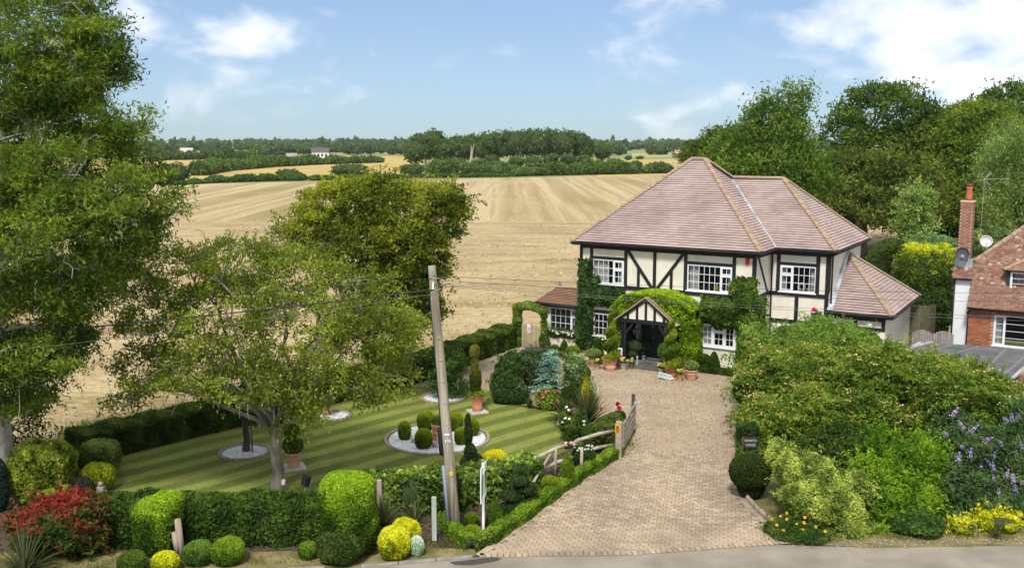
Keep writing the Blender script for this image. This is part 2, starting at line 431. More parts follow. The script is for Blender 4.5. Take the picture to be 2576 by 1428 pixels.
def sh_box(path, w, h, n, rnd=0.06, top=None):
    """hedge along a path: list of (x, y); w wide, h high (number or list per point)"""
    p = np.array(path, float); hs = np.full(len(p), h, float) if not hasattr(h, '__len__') else np.array(h, float)
    seg = np.linalg.norm(np.diff(p, axis=0), axis=1); i = rng.choice(len(seg), n, p=seg / seg.sum()); t = rng.uniform(0, 1, n)
    d = (p[i + 1] - p[i]) / seg[i][:, None]; nr = np.stack([-d[:, 1], d[:, 0]], 1); c = p[i] + (p[i + 1] - p[i]) * t[:, None]; hh = hs[i] * (1 - t) + hs[i + 1] * t
    per = w + 2 * h if not hasattr(h, '__len__') else w + 2 * hs.mean()
    x = rng.uniform(0, per, n); Hm = (per - w) / 2
    s = np.zeros(n); z = np.zeros(n); Nn = np.zeros((n, 3))
    L_ = x < Hm; T_ = (x >= Hm) & (x < Hm + w); R_ = x >= Hm + w
    s[L_] = -w / 2; z[L_] = x[L_] / Hm; s[T_] = x[T_] - Hm - w / 2; z[T_] = 1; s[R_] = w / 2; z[R_] = (x[R_] - Hm - w) / Hm
    Nn[:, :2] = nr * np.sign(s)[:, None]; Nn[T_] = (0, 0, 1)
    ends = rng.uniform(0, 1, n) < (w * Hm * 2) / (seg.sum() * per + w * Hm * 2)
    e0 = rng.uniform(0, 1, n) < .5
    ei = np.where(e0, 0, len(p) - 1); ed = np.where(e0, 0, len(seg) - 1)
    dd = (p[ed + 1] - p[ed]) / seg[ed][:, None]; c[ends] = p[ei][ends]; nr2 = np.stack([-dd[:, 1], dd[:, 0]], 1)
    s2 = rng.uniform(-w / 2, w / 2, n); s[ends] = s2[ends]; z[ends] = rng.uniform(0, 1, ends.sum()); nr[ends] = nr2[ends]; hh[ends] = hs[ei][ends]
    Nn[ends, :2] = dd[ends] * np.where(e0[ends], -1, 1)[:, None]; Nn[ends, 2] = 0
    P = np.zeros((n, 3)); P[:, :2] = c + nr * s[:, None]; P[:, 2] = z * hh
    rr = np.maximum(np.abs(s) / (w / 2) - .75, 0) * np.maximum(z - .8, 0) * 8
    P[:, 2] -= rr * rnd * 2; P -= Nn * (rng.uniform(0, rnd, (n, 1))); P += Nn * (vnoise(P, .7, 5)[:, None] * rnd)
    return P, Nn
def core_box(path, w, h):
    m = MB(); p = [Vector((*q, 0)) for q in path]; hs = [h] * len(p) if not hasattr(h, '__len__') else h
    for i in range(len(p) - 1):
        d = (p[i + 1] - p[i]).normalized(); nr = Vector((-d.y, d.x, 0)) * (w / 2 * .78)
        a, b = p[i] + d * .04, p[i + 1] - d * .04 if i == len(p) - 2 else p[i + 1]
        z0, z1 = Vector((0, 0, hs[i] * .88)), Vector((0, 0, hs[i + 1] * .88))
        m.add([a - nr, b - nr, b + nr, a + nr, a - nr + z0, b - nr + z1, b + nr + z1, a + nr + z0], [(0, 3, 2, 1), (4, 5, 6, 7), (0, 1, 5, 4), (1, 2, 6, 5), (2, 3, 7, 6), (3, 0, 4, 7)])
    return m
def foliage(P, Nn, name, parent, colors, size, core=None, aspect=0.5, droop=0.3, spread=0.6, f=0.6, seed=0, rand=0.25, fold=0.12, topbias=None, flat=0.0, extra=None, stuff=False):
    tb = None
    if topbias is not None:      # young growth on the outside of the top
        tb = topbias(P, Nn)
    cols = pal(P, colors, f, seed, rand, tb)
    V, c = leaf_arrays(P, Nn, size, aspect, droop, spread, cols, fold=fold, flat=flat)
    if extra is not None:
        V = np.concatenate([V, extra[0]]); c = np.concatenate([c, extra[1]])
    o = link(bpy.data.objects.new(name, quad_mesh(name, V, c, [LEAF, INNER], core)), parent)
    return o
def cover(area, size, aspect, k): return int(1.45 * k * area / (0.5 * size * size * aspect))

def blooms(parent, pts, r, color, name='bloom', petals=7, center=None, stuff=False, flat=0.5):
    """each flower: a cup of petals; one mesh per flower, alike flowers share it"""
    me = []
    for k in range(2):
        n = petals; a = np.arange(n) * 2 * PI / n + k
        Nn = np.stack([np.cos(a) * .8, np.sin(a) * .8, np.full(n, .6)], 1); P = np.stack([np.cos(a), np.sin(a), np.full(n, .35)], 1) * r * .5
        P2 = P * np.array([.45, .45, 1.9]); P = np.concatenate([P, P2]); Nn = np.concatenate([Nn, Nn])
        cols = np.clip(np.array(color) * (1 + rng.uniform(-.25, .25, (len(P), 1))), 0, 1)
        V, c = leaf_arrays(P, unit(Nn), r * 1.15, .9, 0, .2, cols)
        me.append(quad_mesh(name, V, c, [PETAL]))
    for i, p in enumerate(pts):
        part(name, me[i % 2], parent, p, (random.uniform(-.5, .5), random.uniform(-.5, .5), random.uniform(0, 6)))

def limb_path(a, b, sag=0.1, n=5, wob=0.06):
    a = Vector(a); b = Vector(b); d = (b - a).length; out = []
    for i in range(n + 1):
        t = i / n; p = a.lerp(b, t); p.z += math.sin(t * PI) * sag * d
        if 0 < i < n: p += Vector((random.uniform(-1, 1), random.uniform(-1, 1), random.uniform(-1, 1))) * wob * d
        out.append(p)
    return out
def tree(name, label, cat, loc, trunk_h, trunk_r, lobes, nclus, perclus, size, colors, clus_r=0.45, aspect=0.42, bark=None, group=None, droop=0.4, seed=1, fork=3, lean=(0, 0), limbs=10, twigs=0.35, f=0.35, shell=.75, bare=0, flatc=0.6, twig_r=0.02, rand=.28, spread=.75, topbias=None, parent=None, shoots=None, limb_k=1.0, clump=.35):
    """trunk, limbs out to the leaf clumps, and a crown of leaves gathered in clumps through the lobes' volume"""
    random.seed(seed)
    root = parent or thing(name, label, cat, loc, random.uniform(0, .01), group)
    Cn, Cd = sh_lobes(lobes, nclus, shell=shell, floor=trunk_h * .35, lump=.15)
    m = MB()
    top = Vector((lean[0], lean[1], trunk_h)); ctr = Vector(np.mean([l[:3] for l in lobes], axis=0))
    tp = [Vector((0, 0, -.15)), Vector((0, 0, .15))] + [Vector((lean[0] * t * t, lean[1] * t * t, trunk_h * t)) + Vector((random.uniform(-1, 1), random.uniform(-1, 1), 0)) * trunk_r * .3 for t in (.3, .6, 1)]
    m.tube(tp, [trunk_r * 1.5, trunk_r * 1.12, trunk_r, trunk_r * .92, trunk_r * .85], 10)
    nodes = []
    for i in range(limbs):
        j = random.randrange(len(Cn)) if i >= len(lobes) else None
        tgt = Vector(lobes[i][:3]) + Vector((0, 0, lobes[i][5] * .4)) if j is None else Vector(Cn[j]).lerp(ctr, .15)
        st = top.lerp(Vector((0, 0, trunk_h * .55)), random.random() * .5) if i > 1 else top
        p = limb_path(st, tgt, .08, 6, .05); r0 = limb_k * trunk_r * random.uniform(.35, .6)
        m.tube(p, [r0 * (1 - .8 * k / 6) for k in range(7)], 6)
        nodes += [(q, r0 * (1 - .8 * k / 6)) for k, q in enumerate(p) if k > 1]
    npos = np.array([n[0][:] for n in nodes])
    for c in Cn[rng.uniform(size=len(Cn)) < twigs]:
        k = int(((npos - c) ** 2).sum(1).argmin()); q, r0 = nodes[k]
        m.tube(limb_path(q, c, .06, 3, .07), [min(r0 * .6, twig_r * 1.8), twig_r * 1.2, twig_r * .8, twig_r * .4], 4, cap=False)
    for k in range(bare):       # bare silvery twigs hanging out of the crown
        c = Cn[rng.integers(len(Cn))]; d = unit(c - np.array(ctr) + rng.normal(size=3) * .5); q = Vector(c) + Vector(d) * clus_r * 1.6
        m.tube(limb_path(Vector(c) - Vector(d) * clus_r * .6, q + Vector((random.uniform(-.4, .4), random.uniform(-.4, .4), random.uniform(-.5, .2))), .1, 4, .12), [twig_r * .9, twig_r * .8, twig_r * .6, twig_r * .5, twig_r * .35], 4, cap=False)
    m.build('trunk', bark or BARK, root, smooth=True)
    k = rng.poisson(perclus, len(Cn)); idx = np.repeat(np.arange(len(Cn)), k)
    off = rng.normal(size=(len(idx), 3)) * clus_r * np.array([.62, .62, .62 * flatc])
    P = Cn[idx] + off; Nn = unit(Cd[idx] * .5 + unit(off) * .4 + np.array([0, 0, .5]))
    cl_t = rng.normal(size=len(Cn))[idx] * clump
    if shoots:      # leafy shoots reaching past the outline
        ns, ln_, per_, arch = shoots; S0, D0 = sh_lobes(lobes, ns, .15, trunk_h * .35, .15); D0 = unit(D0 + rng.normal(size=D0.shape) * .45 + np.array([0, 0, .15])); ii = np.repeat(np.arange(len(S0)), per_); tt = np.tile(np.linspace(.0, 1, per_), len(S0)); L1 = ln_ * rng.uniform(.4, 1.2, len(S0))[ii]
        P2 = S0[ii] + D0[ii] * (L1 * tt)[:, None] + rng.normal(size=(len(ii), 3)) * size * .45; P2[:, 2] -= arch * L1 * tt ** 2
        P = np.concatenate([P, P2]); Nn = np.concatenate([Nn, unit(D0[ii] * .3 + np.array([0, 0, .8]))]); cl_t = np.concatenate([cl_t, rng.normal(size=len(S0))[ii] * .35 + .15])
    tb = cl_t if topbias is None else cl_t + topbias(P, Nn)
    cols = pal(P, colors, f, seed, rand, tb)
    V, c = leaf_arrays(P, Nn, size, aspect, droop, spread, cols)
    link(bpy.data.objects.new('crown', quad_mesh('crown', V, c, [LEAF])), root)
    return root
# ------------------------------------------------------------------ the setting
def sheet(name, pts, z, m, k='structure', sub=0):
    me = bpy.data.meshes.new(name)
    me.from_pydata([(p[0], p[1], z) for p in pts], [], [tuple(range(len(pts)))]); me.materials.append(m); me.update()
    if me.polygons[0].normal.z < 0: me.flip_normals()
    return kind(link(bpy.data.objects.new(name, me)), k)
def px(*uv, z=0.0): return [tuple(at(u, v, z)[:2]) for u, v in uv]

def fieldmat():
    m, t, b = newmat('stubble'); b.inputs['Roughness'].default_value = .95; b.inputs['Specular IOR Level'].default_value = .1
    co = N(t, 'ShaderNodeTexCoord'); lk = t.links.new
    def noise(scale, st=(1, 1, 1), rot=0, det=5, rgh=.55):
        mp = N(t, 'ShaderNodeMapping'); mp.inputs['Scale'].default_value = st; mp.inputs['Rotation'].default_value = (0, 0, rot)
        lk(co.outputs['Object'], mp.inputs[0]); n = N(t, 'ShaderNodeTexNoise'); n.inputs['Scale'].default_value = scale; n.inputs['Detail'].default_value = det; n.inputs['Roughness'].default_value = rgh
        lk(mp.outputs[0], n.inputs['Vector']); return n.outputs['Fac']
    def ramp(src, stops):
        r = N(t, 'ShaderNodeValToRGB'); cr = r.color_ramp
        while len(cr.elements) < len(stops): cr.elements.new(.5)
        for e, (p, c) in zip(cr.elements, stops): e.position = p; e.color = (*c, 1)
        lk(src, r.inputs[0]); return r.outputs[0]
    def mix(fac, a, c, bt='MIX'):
        x = N(t, 'ShaderNodeMix', data_type='RGBA', blend_type=bt)
        for s, k in ((fac, 'Factor'), (a, 'A'), (c, 'B')):
            if hasattr(s, 'links'): lk(s, x.inputs[k])
            elif k == 'Factor': x.inputs[k].default_value = s
            else: x.inputs[k].default_value = (*s, 1)
        return x.outputs['Result']
    straw, pale, earth, weed = (.45, .345, .18), (.57, .455, .255), (.36, .27, .15), (.29, .255, .095)
    # swaths run away from the house beyond the headland; the headland nearer the house is worked crosswise
    tram = noise(.16, (1, .018, 1), R(6), 3); tram2 = noise(.55, (1, .03, 1), R(6), 2)
    far = mix(ramp(tram, [(.42, (0, 0, 0)), (.56, (1, 1, 1))]), straw, pale)
    far = mix(ramp(tram2, [(.40, (.55, .55, .55)), (.50, (0, 0, 0))]), far, earth)
    weedp = noise(.035, (1, .5, 1), 0, 4); weeds = mix(.5, ramp(weedp, [(.52, (0, 0, 0)), (.62, (1, 1, 1))]), ramp(tram, [(.36, (1, 1, 1)), (.54, (0, 0, 0))]), 'MULTIPLY')
    wm = N(t, 'ShaderNodeMath', operation='MULTIPLY'); lk(ramp(weedp, [(.48, (0, 0, 0)), (.60, (1, 1, 1))]), wm.inputs[0]); lk(ramp(tram, [(.40, (1, 1, 1)), (.52, (0, 0, 0))]), wm.inputs[1])
    w2 = N(t, 'ShaderNodeMath', operation='MULTIPLY'); lk(wm.outputs[0], w2.inputs[0]); w2.inputs[1].default_value = .75
    far = mix(w2.outputs[0], far, weed)
    patch = noise(.10, (.55, 1.6, 1), R(-8), 5, .62); fine = noise(2.2, (.6, 1.3, 1), R(-8), 4, .7)
    near = mix(ramp(patch, [(.38, (0, 0, 0)), (.62, (1, 1, 1))]), earth, pale)
    near = mix(.22, near, straw)
    wn = noise(.22, (.5, 1.2, 1), 0, 6, .7); near = mix(ramp(wn, [(.53, (0, 0, 0)), (.66, (.85, .85, .85))]), near, weed)
    sp = N(t, 'ShaderNodeSeparateXYZ'); lk(co.outputs['Object'], sp.inputs[0])
    md = N(t, 'ShaderNodeMapRange', interpolation_type='SMOOTHSTEP'); lk(sp.outputs['Y'], md.inputs[0]); md.inputs[1].default_value = 118; md.inputs[2].default_value = 124
    base = mix(md.outputs[0], near, far)
    base = mix(ramp(fine, [(.36, (.72, .70, .66)), (.60, (1.12, 1.1, 1.06))]), (0, 0, 0), base)   # replaced just below
    x = N(t, 'ShaderNodeMix', data_type='RGBA', blend_type='MULTIPLY'); x.inputs['Factor'].default_value = 1
    lk(mix(md.outputs[0], near, far), x.inputs['A']); lk(ramp(fine, [(.36, (.66, .62, .56)), (.62, (1.0, 1.0, 1.0))]), x.inputs['B'])
    lk(x.outputs['Result'], b.inputs['Base Color'])
    bp = N(t, 'ShaderNodeBump'); bp.inputs['Strength'].default_value = .5; bp.inputs['Distance'].default_value = .12; lk(fine, bp.inputs['Height']); lk(bp.outputs[0], b.inputs['Normal'])
    return m
_d = at(1400, 1030) - at(1050, 1130); LAWN_A = math.atan2(_d.y, _d.x)
def lawnmat():
    m, t, b = newmat('mown_grass'); b.inputs['Roughness'].default_value = .9; b.inputs['Specular IOR Level'].default_value = .15
    lk = t.links.new; co = N(t, 'ShaderNodeTexCoord')
    mp = N(t, 'ShaderNodeMapping'); mp.inputs['Rotation'].default_value = (0, 0, -LAWN_A); lk(co.outputs['Object'], mp.inputs[0])
    w = N(t, 'ShaderNodeTexWave', wave_type='BANDS', bands_direction='Y'); w.inputs['Scale'].default_value = .31; w.inputs['Distortion'].default_value = 2.0; w.inputs['Detail'].default_value = 3; w.inputs['Detail Scale'].default_value = .9
    lk(mp.outputs[0], w.inputs['Vector'])
    r = N(t, 'ShaderNodeValToRGB'); r.color_ramp.elements[0].position = .30; r.color_ramp.elements[1].position = .72
    r.color_ramp.elements[0].color = (.122, .152, .027, 1); r.color_ramp.elements[1].color = (.225, .255, .052, 1); lk(w.outputs['Fac'], r.inputs[0])
    n = N(t, 'ShaderNodeTexNoise'); n.inputs['Scale'].default_value = .55; n.inputs['Detail'].default_value = 6; n.inputs['Roughness'].default_value = .65; lk(co.outputs['Object'], n.inputs['Vector'])
    r2 = N(t, 'ShaderNodeValToRGB'); r2.color_ramp.elements[0].position = .5; r2.color_ramp.elements[1].position = .72; r2.color_ramp.elements[0].color = (0, 0, 0, 1); r2.color_ramp.elements[1].color = (.7, .7, .7, 1); lk(n.outputs['Fac'], r2.inputs[0])
    x = N(t, 'ShaderNodeMix', data_type='RGBA'); lk(r2.outputs[0], x.inputs['Factor']); lk(r.outputs[0], x.inputs['A']); x.inputs['B'].default_value = (.155, .145, .045, 1)
    f = N(t, 'ShaderNodeTexNoise'); f.inputs['Scale'].default_value = 9; f.inputs['Detail'].default_value = 6; f.inputs['Roughness'].default_value = .75; lk(co.outputs['Object'], f.inputs['Vector'])
    mr = N(t, 'ShaderNodeMapRange'); lk(f.outputs['Fac'], mr.inputs[0]); mr.inputs[1].default_value = .3; mr.inputs[2].default_value = .7; mr.inputs[3].default_value = .62; mr.inputs[4].default_value = 1.3
    s = N(t, 'ShaderNodeVectorMath', operation='SCALE'); lk(x.outputs['Result'], s.inputs[0]); lk(mr.outputs[0], s.inputs['Scale']); lk(s.outputs[0], b.inputs['Base Color'])
    bp = N(t, 'ShaderNodeBump'); bp.inputs['Strength'].default_value = .7; bp.inputs['Distance'].default_value = .04; lk(f.outputs['Fac'], bp.inputs['Height']); lk(bp.outputs[0], b.inputs['Normal'])
    return m
def chipmat(name, cols, scale, bump=.8, rough=.85, patch=0.12):
    """loose stones: each cell its own tone"""
    m, t, b = newmat(name); b.inputs['Roughness'].default_value = rough; b.inputs['Specular IOR Level'].default_value = .2
    lk = t.links.new; co = N(t, 'ShaderNodeTexCoord'); v = N(t, 'ShaderNodeTexVoronoi'); v.inputs['Scale'].default_value = scale; lk(co.outputs['Object'], v.inputs['Vector'])
    sp = N(t, 'ShaderNodeSeparateColor'); lk(v.outputs['Color'], sp.inputs[0])
    r = N(t, 'ShaderNodeValToRGB'); cr = r.color_ramp
    while len(cr.elements) < len(cols): cr.elements.new(.5)
    for i, c in enumerate(cols): cr.elements[i].position = i / (len(cols) - 1); cr.elements[i].color = (*c, 1)
    lk(sp.outputs[0], r.inputs[0])
    n = N(t, 'ShaderNodeTexNoise'); n.inputs['Scale'].default_value = .5; n.inputs['Detail'].default_value = 6; lk(co.outputs['Object'], n.inputs['Vector'])
    mr = N(t, 'ShaderNodeMapRange'); lk(n.outputs['Fac'], mr.inputs[0]); mr.inputs[1].default_value = .3; mr.inputs[2].default_value = .7; mr.inputs[3].default_value = 1 - patch; mr.inputs[4].default_value = 1 + patch
    s = N(t, 'ShaderNodeVectorMath', operation='SCALE'); lk(r.outputs[0], s.inputs[0]); lk(mr.outputs[0], s.inputs['Scale']); lk(s.outputs[0], b.inputs['Base Color'])
    bp = N(t, 'ShaderNodeBump'); bp.inputs['Strength'].default_value = bump; bp.inputs['Distance'].default_value = .05; bp.invert = True; lk(v.outputs['Distance'], bp.inputs['Height']); lk(bp.outputs[0], b.inputs['Normal'])
    return m
GRASSY = mat('rough_grass', (.07, .085, .022), (.16, .145, .05), scale=.5, rough=.95, bump=.6, bscale=6, detail=7)
VERGE = mat('dry_verge', (.10, .10, .03), (.27, .215, .095), scale=1.6, rough=.95, bump=.7, bscale=14, detail=8)
SOIL = chipmat('bark_mulch', [(.03, .022, .014), (.07, .05, .032), (.12, .085, .055), (.05, .035, .022)], 14)
GOLD = mat('ripe_crop', (.40, .29, .085), (.50, .37, .12), scale=.03, rough=.95, detail=6, stretch=(1, 3, 1))
PASTURE = mat('pasture', (.17, .21, .06), (.30, .28, .10), scale=.02, rough=.95, detail=6)
sheet('ground', [(-3000, -60), (3000, -60), (3000, 6000), (-3000, 6000)], -0.05, PASTURE)
sheet('stubble_field', [(-170, 6), (-30, 20)] + px((60, 1160), (300, 1120), (560, 1060), (1080, 930), (1330, 840)) + [(4, 56), (21, 52), (60, 70), (130, 120)] +
      px((2600, 432), (1700, 437), (1300, 447), (900, 455), (440, 463), (0, 468), (-700, 480)), -0.028, fieldmat())
sheet('golden_field', px((-900, 455), (440, 455), (1060, 447), (1060, 396), (860, 391), (300, 402), (-900, 402)), -0.02, GOLD)
sheet('golden_field', px((1500, 445), (1900, 436), (1900, 398), (1700, 400), (1540, 402)), -0.02, GOLD)
sheet('far_field', px((400, 385), (1060, 385), (1060, 380), (400, 380)), -0.02, mat('far_hay', (.42, .40, .17)))
sheet('far_field', px((1590, 395), (1780, 393), (1780, 384), (1590, 386)), -0.02, mat('far_hay_green', (.36, .38, .14)))
garden_soil = sheet('garden_soil', [(-45, 21.8), (-6, 21.9), (1.2, 22.3), (3.4, 29.9)] + px((1560, 1135), (1330, 880), (1310, 868), (1060, 960), (540, 1085), (280, 1150)) + [(-30, 33), (-45, 34)], -0.012, SOIL)
sheet('lawn', px((200, 1300), (270, 1180), (290, 1150), (545, 1087), (830, 1020), (1000, 978), (1075, 970), (1160, 969), (1235, 980), (1245, 1010), (1330, 1025), (1400, 1035), (1440, 1075), (1470, 1110), (1400, 1145), (1310, 1165), (1130, 1200), (930, 1240), (880, 1275), (500, 1310)), -0.004, lawnmat())
GRAVEL = chipmat('pea_gravel', [(.22, .15, .09), (.42, .31, .20), (.55, .43, .29), (.46, .35, .23), (.72, .59, .43)], 26, 1.0, patch=.14)
sheet('gravel_drive', px((1020, 975), (1075, 971), (1160, 970), (1235, 981), (1245, 1010), (1330, 1020), (1400, 1030), (1440, 1040), (1520, 1075), (1585, 1100), (1568, 1136), (1700, 1148), (1780, 1163), (1866, 1186), (1990, 1200), (2280, 1010), (2260, 860), (1830, 880), (1700, 870), (1300, 850), (1060, 945)), 0.0, GRAVEL)
sheet('rough_grass', [(6.2, 23.2), (12, 23.45), (30, 24.5), (40, 30), (22, 36), (7.6, 30.4), (6.9, 27), (6.0, 25)], -0.008, GRASSY)
sheet('rough_grass', px((1480, 1110), (1560, 1150), (1600, 1085), (1580, 1045), (1520, 1075)), 0.004, GRASSY)
sheet('verge', [(-45, 20.9), (-8.0, 21.25), (-3.6, 21.75), (-0.9, 22.35), (-0.9, 22.75), (-3.0, 22.9), (-6, 22.6), (-45, 22.2)], 0.002, VERGE)
sheet('verge', [(6.75, 23.1), (9, 22.85), (14, 23.0), (40, 23.6), (40, 25.2), (12, 24.3), (7.4, 23.9)], 0.002, VERGE)
ASPH = mat('asphalt', (.215, .183, .14), (.34, .295, .23), scale=.9, rough=.9, bump=.35, bscale=60, detail=10, contrast=(.3, .7))
sheet('road', [(-45, 20.9), (-8.0, 21.25), (-3.6, 21.75), (-0.75, 22.28), (6.75, 23.02), (9, 22.85), (14, 23.0), (45, 23.8), (45, -30), (-45, -30)], -0.004, ASPH)
# wet patch and a leaf scrap on the road edge
sheet('road_patch', px((1130, 1412), (1175, 1407), (1235, 1400), (1262, 1402), (1250, 1410), (1190, 1420), (1145, 1420)), -0.001, mat('tar_patch', (.05, .048, .045), (.075, .07, .065), scale=5, rough=.55))
sheet('tarmac_drive', [(14, 36), (30, 28), (30, 44), (18, 46)], 0.006, mat('tarmac', (.085, .085, .088), (.12, .12, .122), scale=2, rough=.9, bump=.3, bscale=60))

# kerb beside the verge: separate stones end to end
KERB = randmat('kerb_stone', [(.20, .19, .17), (.27, .25, .22), (.24, .22, .19)], noise=.2)
kb = kind(bpy.data.objects.new('kerb', None), 'structure'); C.objects.link(kb)
kp = [Vector((-14, 21.02, 0)), Vector((-8.0, 21.25, 0)), Vector((-3.6, 21.75, 0)), Vector((-0.75, 22.3, 0))]
ks = MB().bbox(-.44, .44, -.06, .06, -.1, .055, .012).mesh('kerb_stone', KERB)
for a, b in zip(kp[:-1], kp[1:]):
    n = int((b - a).length / .9); d = (b - a).normalized()
    for i in range(n):
        p = a + d * (.45 + .9 * i); part('kerb_stone', ks, kb, p + Vector((0, 0, random.uniform(-.012, .006))), (0, 0, math.atan2(d.y, d.x)))

# ------------------------------------------------------------------ block paving of the drive mouth
apron = px((1563, 1137), (1440, 1225), (1330, 1310), (1205, 1397), (1590, 1391), (1985, 1362), (1930, 1316), (1880, 1272), (1852, 1238), (1850, 1206), (1864, 1184), (1780, 1161), (1700, 1147), (1620, 1138))
ap = sheet('block_paving', apron, 0.002, mat('joint_sand', (.12, .095, .065), (.20, .16, .115), scale=9, rough=.95))
def inside(p, poly):
    c = False; n = len(poly)
    for i in range(n):
        (x1, y1), (x2, y2) = poly[i], poly[i - 1]
        if (y1 > p[1]) != (y2 > p[1]) and p[0] < (x2 - x1) * (p[1] - y1) / (y2 - y1) + x1: c = not c
    return c
rd = (at(1900, 1268) - at(1600, 1245)).normalized(); cd = Vector((-rd.y, rd.x, 0))
BW, BD = .205, .137
PAVE = randmat('paving_block', [(.33, .25, .165), (.39, .30, .20), (.36, .275, .185), (.42, .33, .225), (.31, .24, .16)], noise=.16)
PAVT = tintmat('paving_block_far', rough=.85, noise=.14); stain(PAVE); stain(PAVT)
cand = []
for j in range(-60, 90):
    for i in range(-60, 60):
        q = Vector((2.5, 26, 0)) + rd * ((i + (.5 if j % 2 else 0)) * BW) + cd * (j * BD)
        ok = all(inside((q + rd * sx * BW * .42 + cd * sy * BD * .42)[:2], apron) for sx in (-1, 1) for sy in (-1, 1))
        if ok: cand.append(q)
cand.sort(key=lambda q: q.y)
pv = [MB().bbox(-BW / 2 + g, BW / 2 - g, -BD / 2 + g, BD / 2 - g, 0, .022, .005).mesh('paving_block', PAVE) for g in (.004, .005, .0035)]
ang = math.atan2(rd.y, rd.x)
for k, q in enumerate(cand[:295]):
    part('paving_block', pv[k % 3], ap, q + Vector((0, 0, random.uniform(-.002, .004))), (random.uniform(-.01, .01), random.uniform(-.01, .01), ang + random.uniform(-.015, .015)))
far = MB(); PC = [(.33, .25, .165), (.39, .30, .20), (.36, .275, .185), (.42, .33, .225), (.31, .24, .16)]
for q in cand[295:]:
    far.col = random.choice(PC)
    M = Matrix.Translation(q + Vector((0, 0, random.uniform(0, .004)))) @ Matrix.Rotation(ang + random.uniform(-.015, .015), 4, 'Z')
    x, y = BW / 2 - .004, BD / 2 - .004; t = .005
    far.add([(-x, -y, 0), (x, -y, 0), (x, y, 0), (-x, y, 0), (-x + t, -y + t, .022), (x - t, -y + t, .022), (x - t, y - t, .022), (-x + t, y - t, .022)], [(4, 5, 6, 7), (0, 1, 5, 4), (1, 2, 6, 5), (2, 3, 7, 6), (3, 0, 4, 7)], M)
kind(far.build('paving_block', PAVT, ap), 'stuff')
# edge course of blocks round the curve by the dark dome
edge = MB()
for a, b in zip(apron, apron[1:] + apron[:1]):
    a = Vector((*a, 0)); b = Vector((*b, 0)); d = b - a; n = max(1, int(d.length / .145))
    for i in range(n):
        edge.col = random.choice(PC); q = a + d * ((i + .5) / n)
        M = Matrix.Translation(q + Vector((0, 0, .004))) @ Matrix.Rotation(math.atan2(d.y, d.x), 4, 'Z')
        edge.bbox(-.064, .064, -.1, .1, 0, .026, .006, M)
kind(edge.build('edging_block', PAVT, ap), 'stuff')

# stubble stalks, straw heaps and weeds standing in the nearer part of the field
st_n = 17000
hedge_l = [at(-200, 1200), at(285, 1150), at(545, 1087), at(1062, 962), at(1302, 872)]
def field_near(x):
    for a, b in zip(hedge_l[:-1], hedge_l[1:]):
        if a.x <= x <= b.x: return a.y + (b.y - a.y) * (x - a.x) / (b.x - a.x) + 2.2
    return 62.0 if x > 0 else 36.0
fy = 34 * np.exp(rng.uniform(0, 1.32, st_n)); fx = rng.uniform(-.62, .42, st_n) * fy
kk = np.array([y > field_near(x) and not (x > 1 and y < 64) for x, y in zip(fx, fy)]); fx, fy = fx[kk], fy[kk]
FPt = np.stack([fx, fy, np.zeros(len(fx))], 1); rowv = vnoise(FPt * np.array([.35, 1, 1]), .12, 12) + .5 * vnoise(FPt, .5, 13) + rng.normal(size=len(fx)) * .35
kk = rowv > .05; FPt = FPt[kk]; wd_ = vnoise(FPt, .06, 14) + rng.normal(size=len(FPt)) * .3 > .55
FPt[:, 2] = .06 + .05 * wd_
cst = np.where(wd_[:, None], np.array([[.20, .21, .07]]), np.array([[.56, .45, .26]])) * (1 + rng.uniform(-.35, .3, (len(FPt), 1)))
cst = np.where((rng.uniform(size=len(FPt)) < .22)[:, None] & ~wd_[:, None], cst * .8, cst)
Vst, cc_ = leaf_arrays(FPt, np.tile([0, -.3, 1.0], (len(FPt), 1)), .21, .35, -.2, .5, cst)
STRAW = tintmat('straw', rough=.95)
so_ = link(bpy.data.objects.new('stubble', quad_mesh('stubble', Vst, cc_, [STRAW]))); kind(so_, 'stuff'); so_['label'] = 'cut straw and weeds scattered over the stubble field'

# rough grass blades along the verges and the foot of the gate
gp_ = []
for i in range(5200):
    t_ = random.random()
    if t_ < .5: x = random.uniform(-14, -1); y = np.interp(x, [-14, -8, -3.6, -.9], [21.35, 21.6, 22.1, 22.6]) + random.uniform(0, 1.0)
    elif t_ < .92: x = random.uniform(6.9, 16); y = np.interp(x, [6.9, 9, 14, 16], [23.45, 23.3, 23.4, 23.6]) + random.uniform(0, .9)
    else: q = at(1562, 1150).lerp(at(1592, 1086), random.random()); x = q.x + random.gauss(.05, .12); y = q.y + random.gauss(0, .1)
    gp_.append((x, y, .03))
gp_ = np.array(gp_); gp_ = gp_[vnoise(gp_, .5, 21) + rng.normal(size=len(gp_)) * .4 > -.1]
gc_ = pal(gp_, [(.06, .075, .02), (.12, .12, .04), (.22, .18, .08)], .6, 22); Vg, cg_ = leaf_arrays(gp_, np.tile([0, 0, 1.0], (len(gp_), 1)), .12, .16, -3.0, .95, gc_)
vg_ = link(bpy.data.objects.new('verge_grass', quad_mesh('verge_grass', Vg, cg_, [LEAF]))); kind(vg_, 'stuff'); vg_['label'] = 'dry grass blades on the road verges'
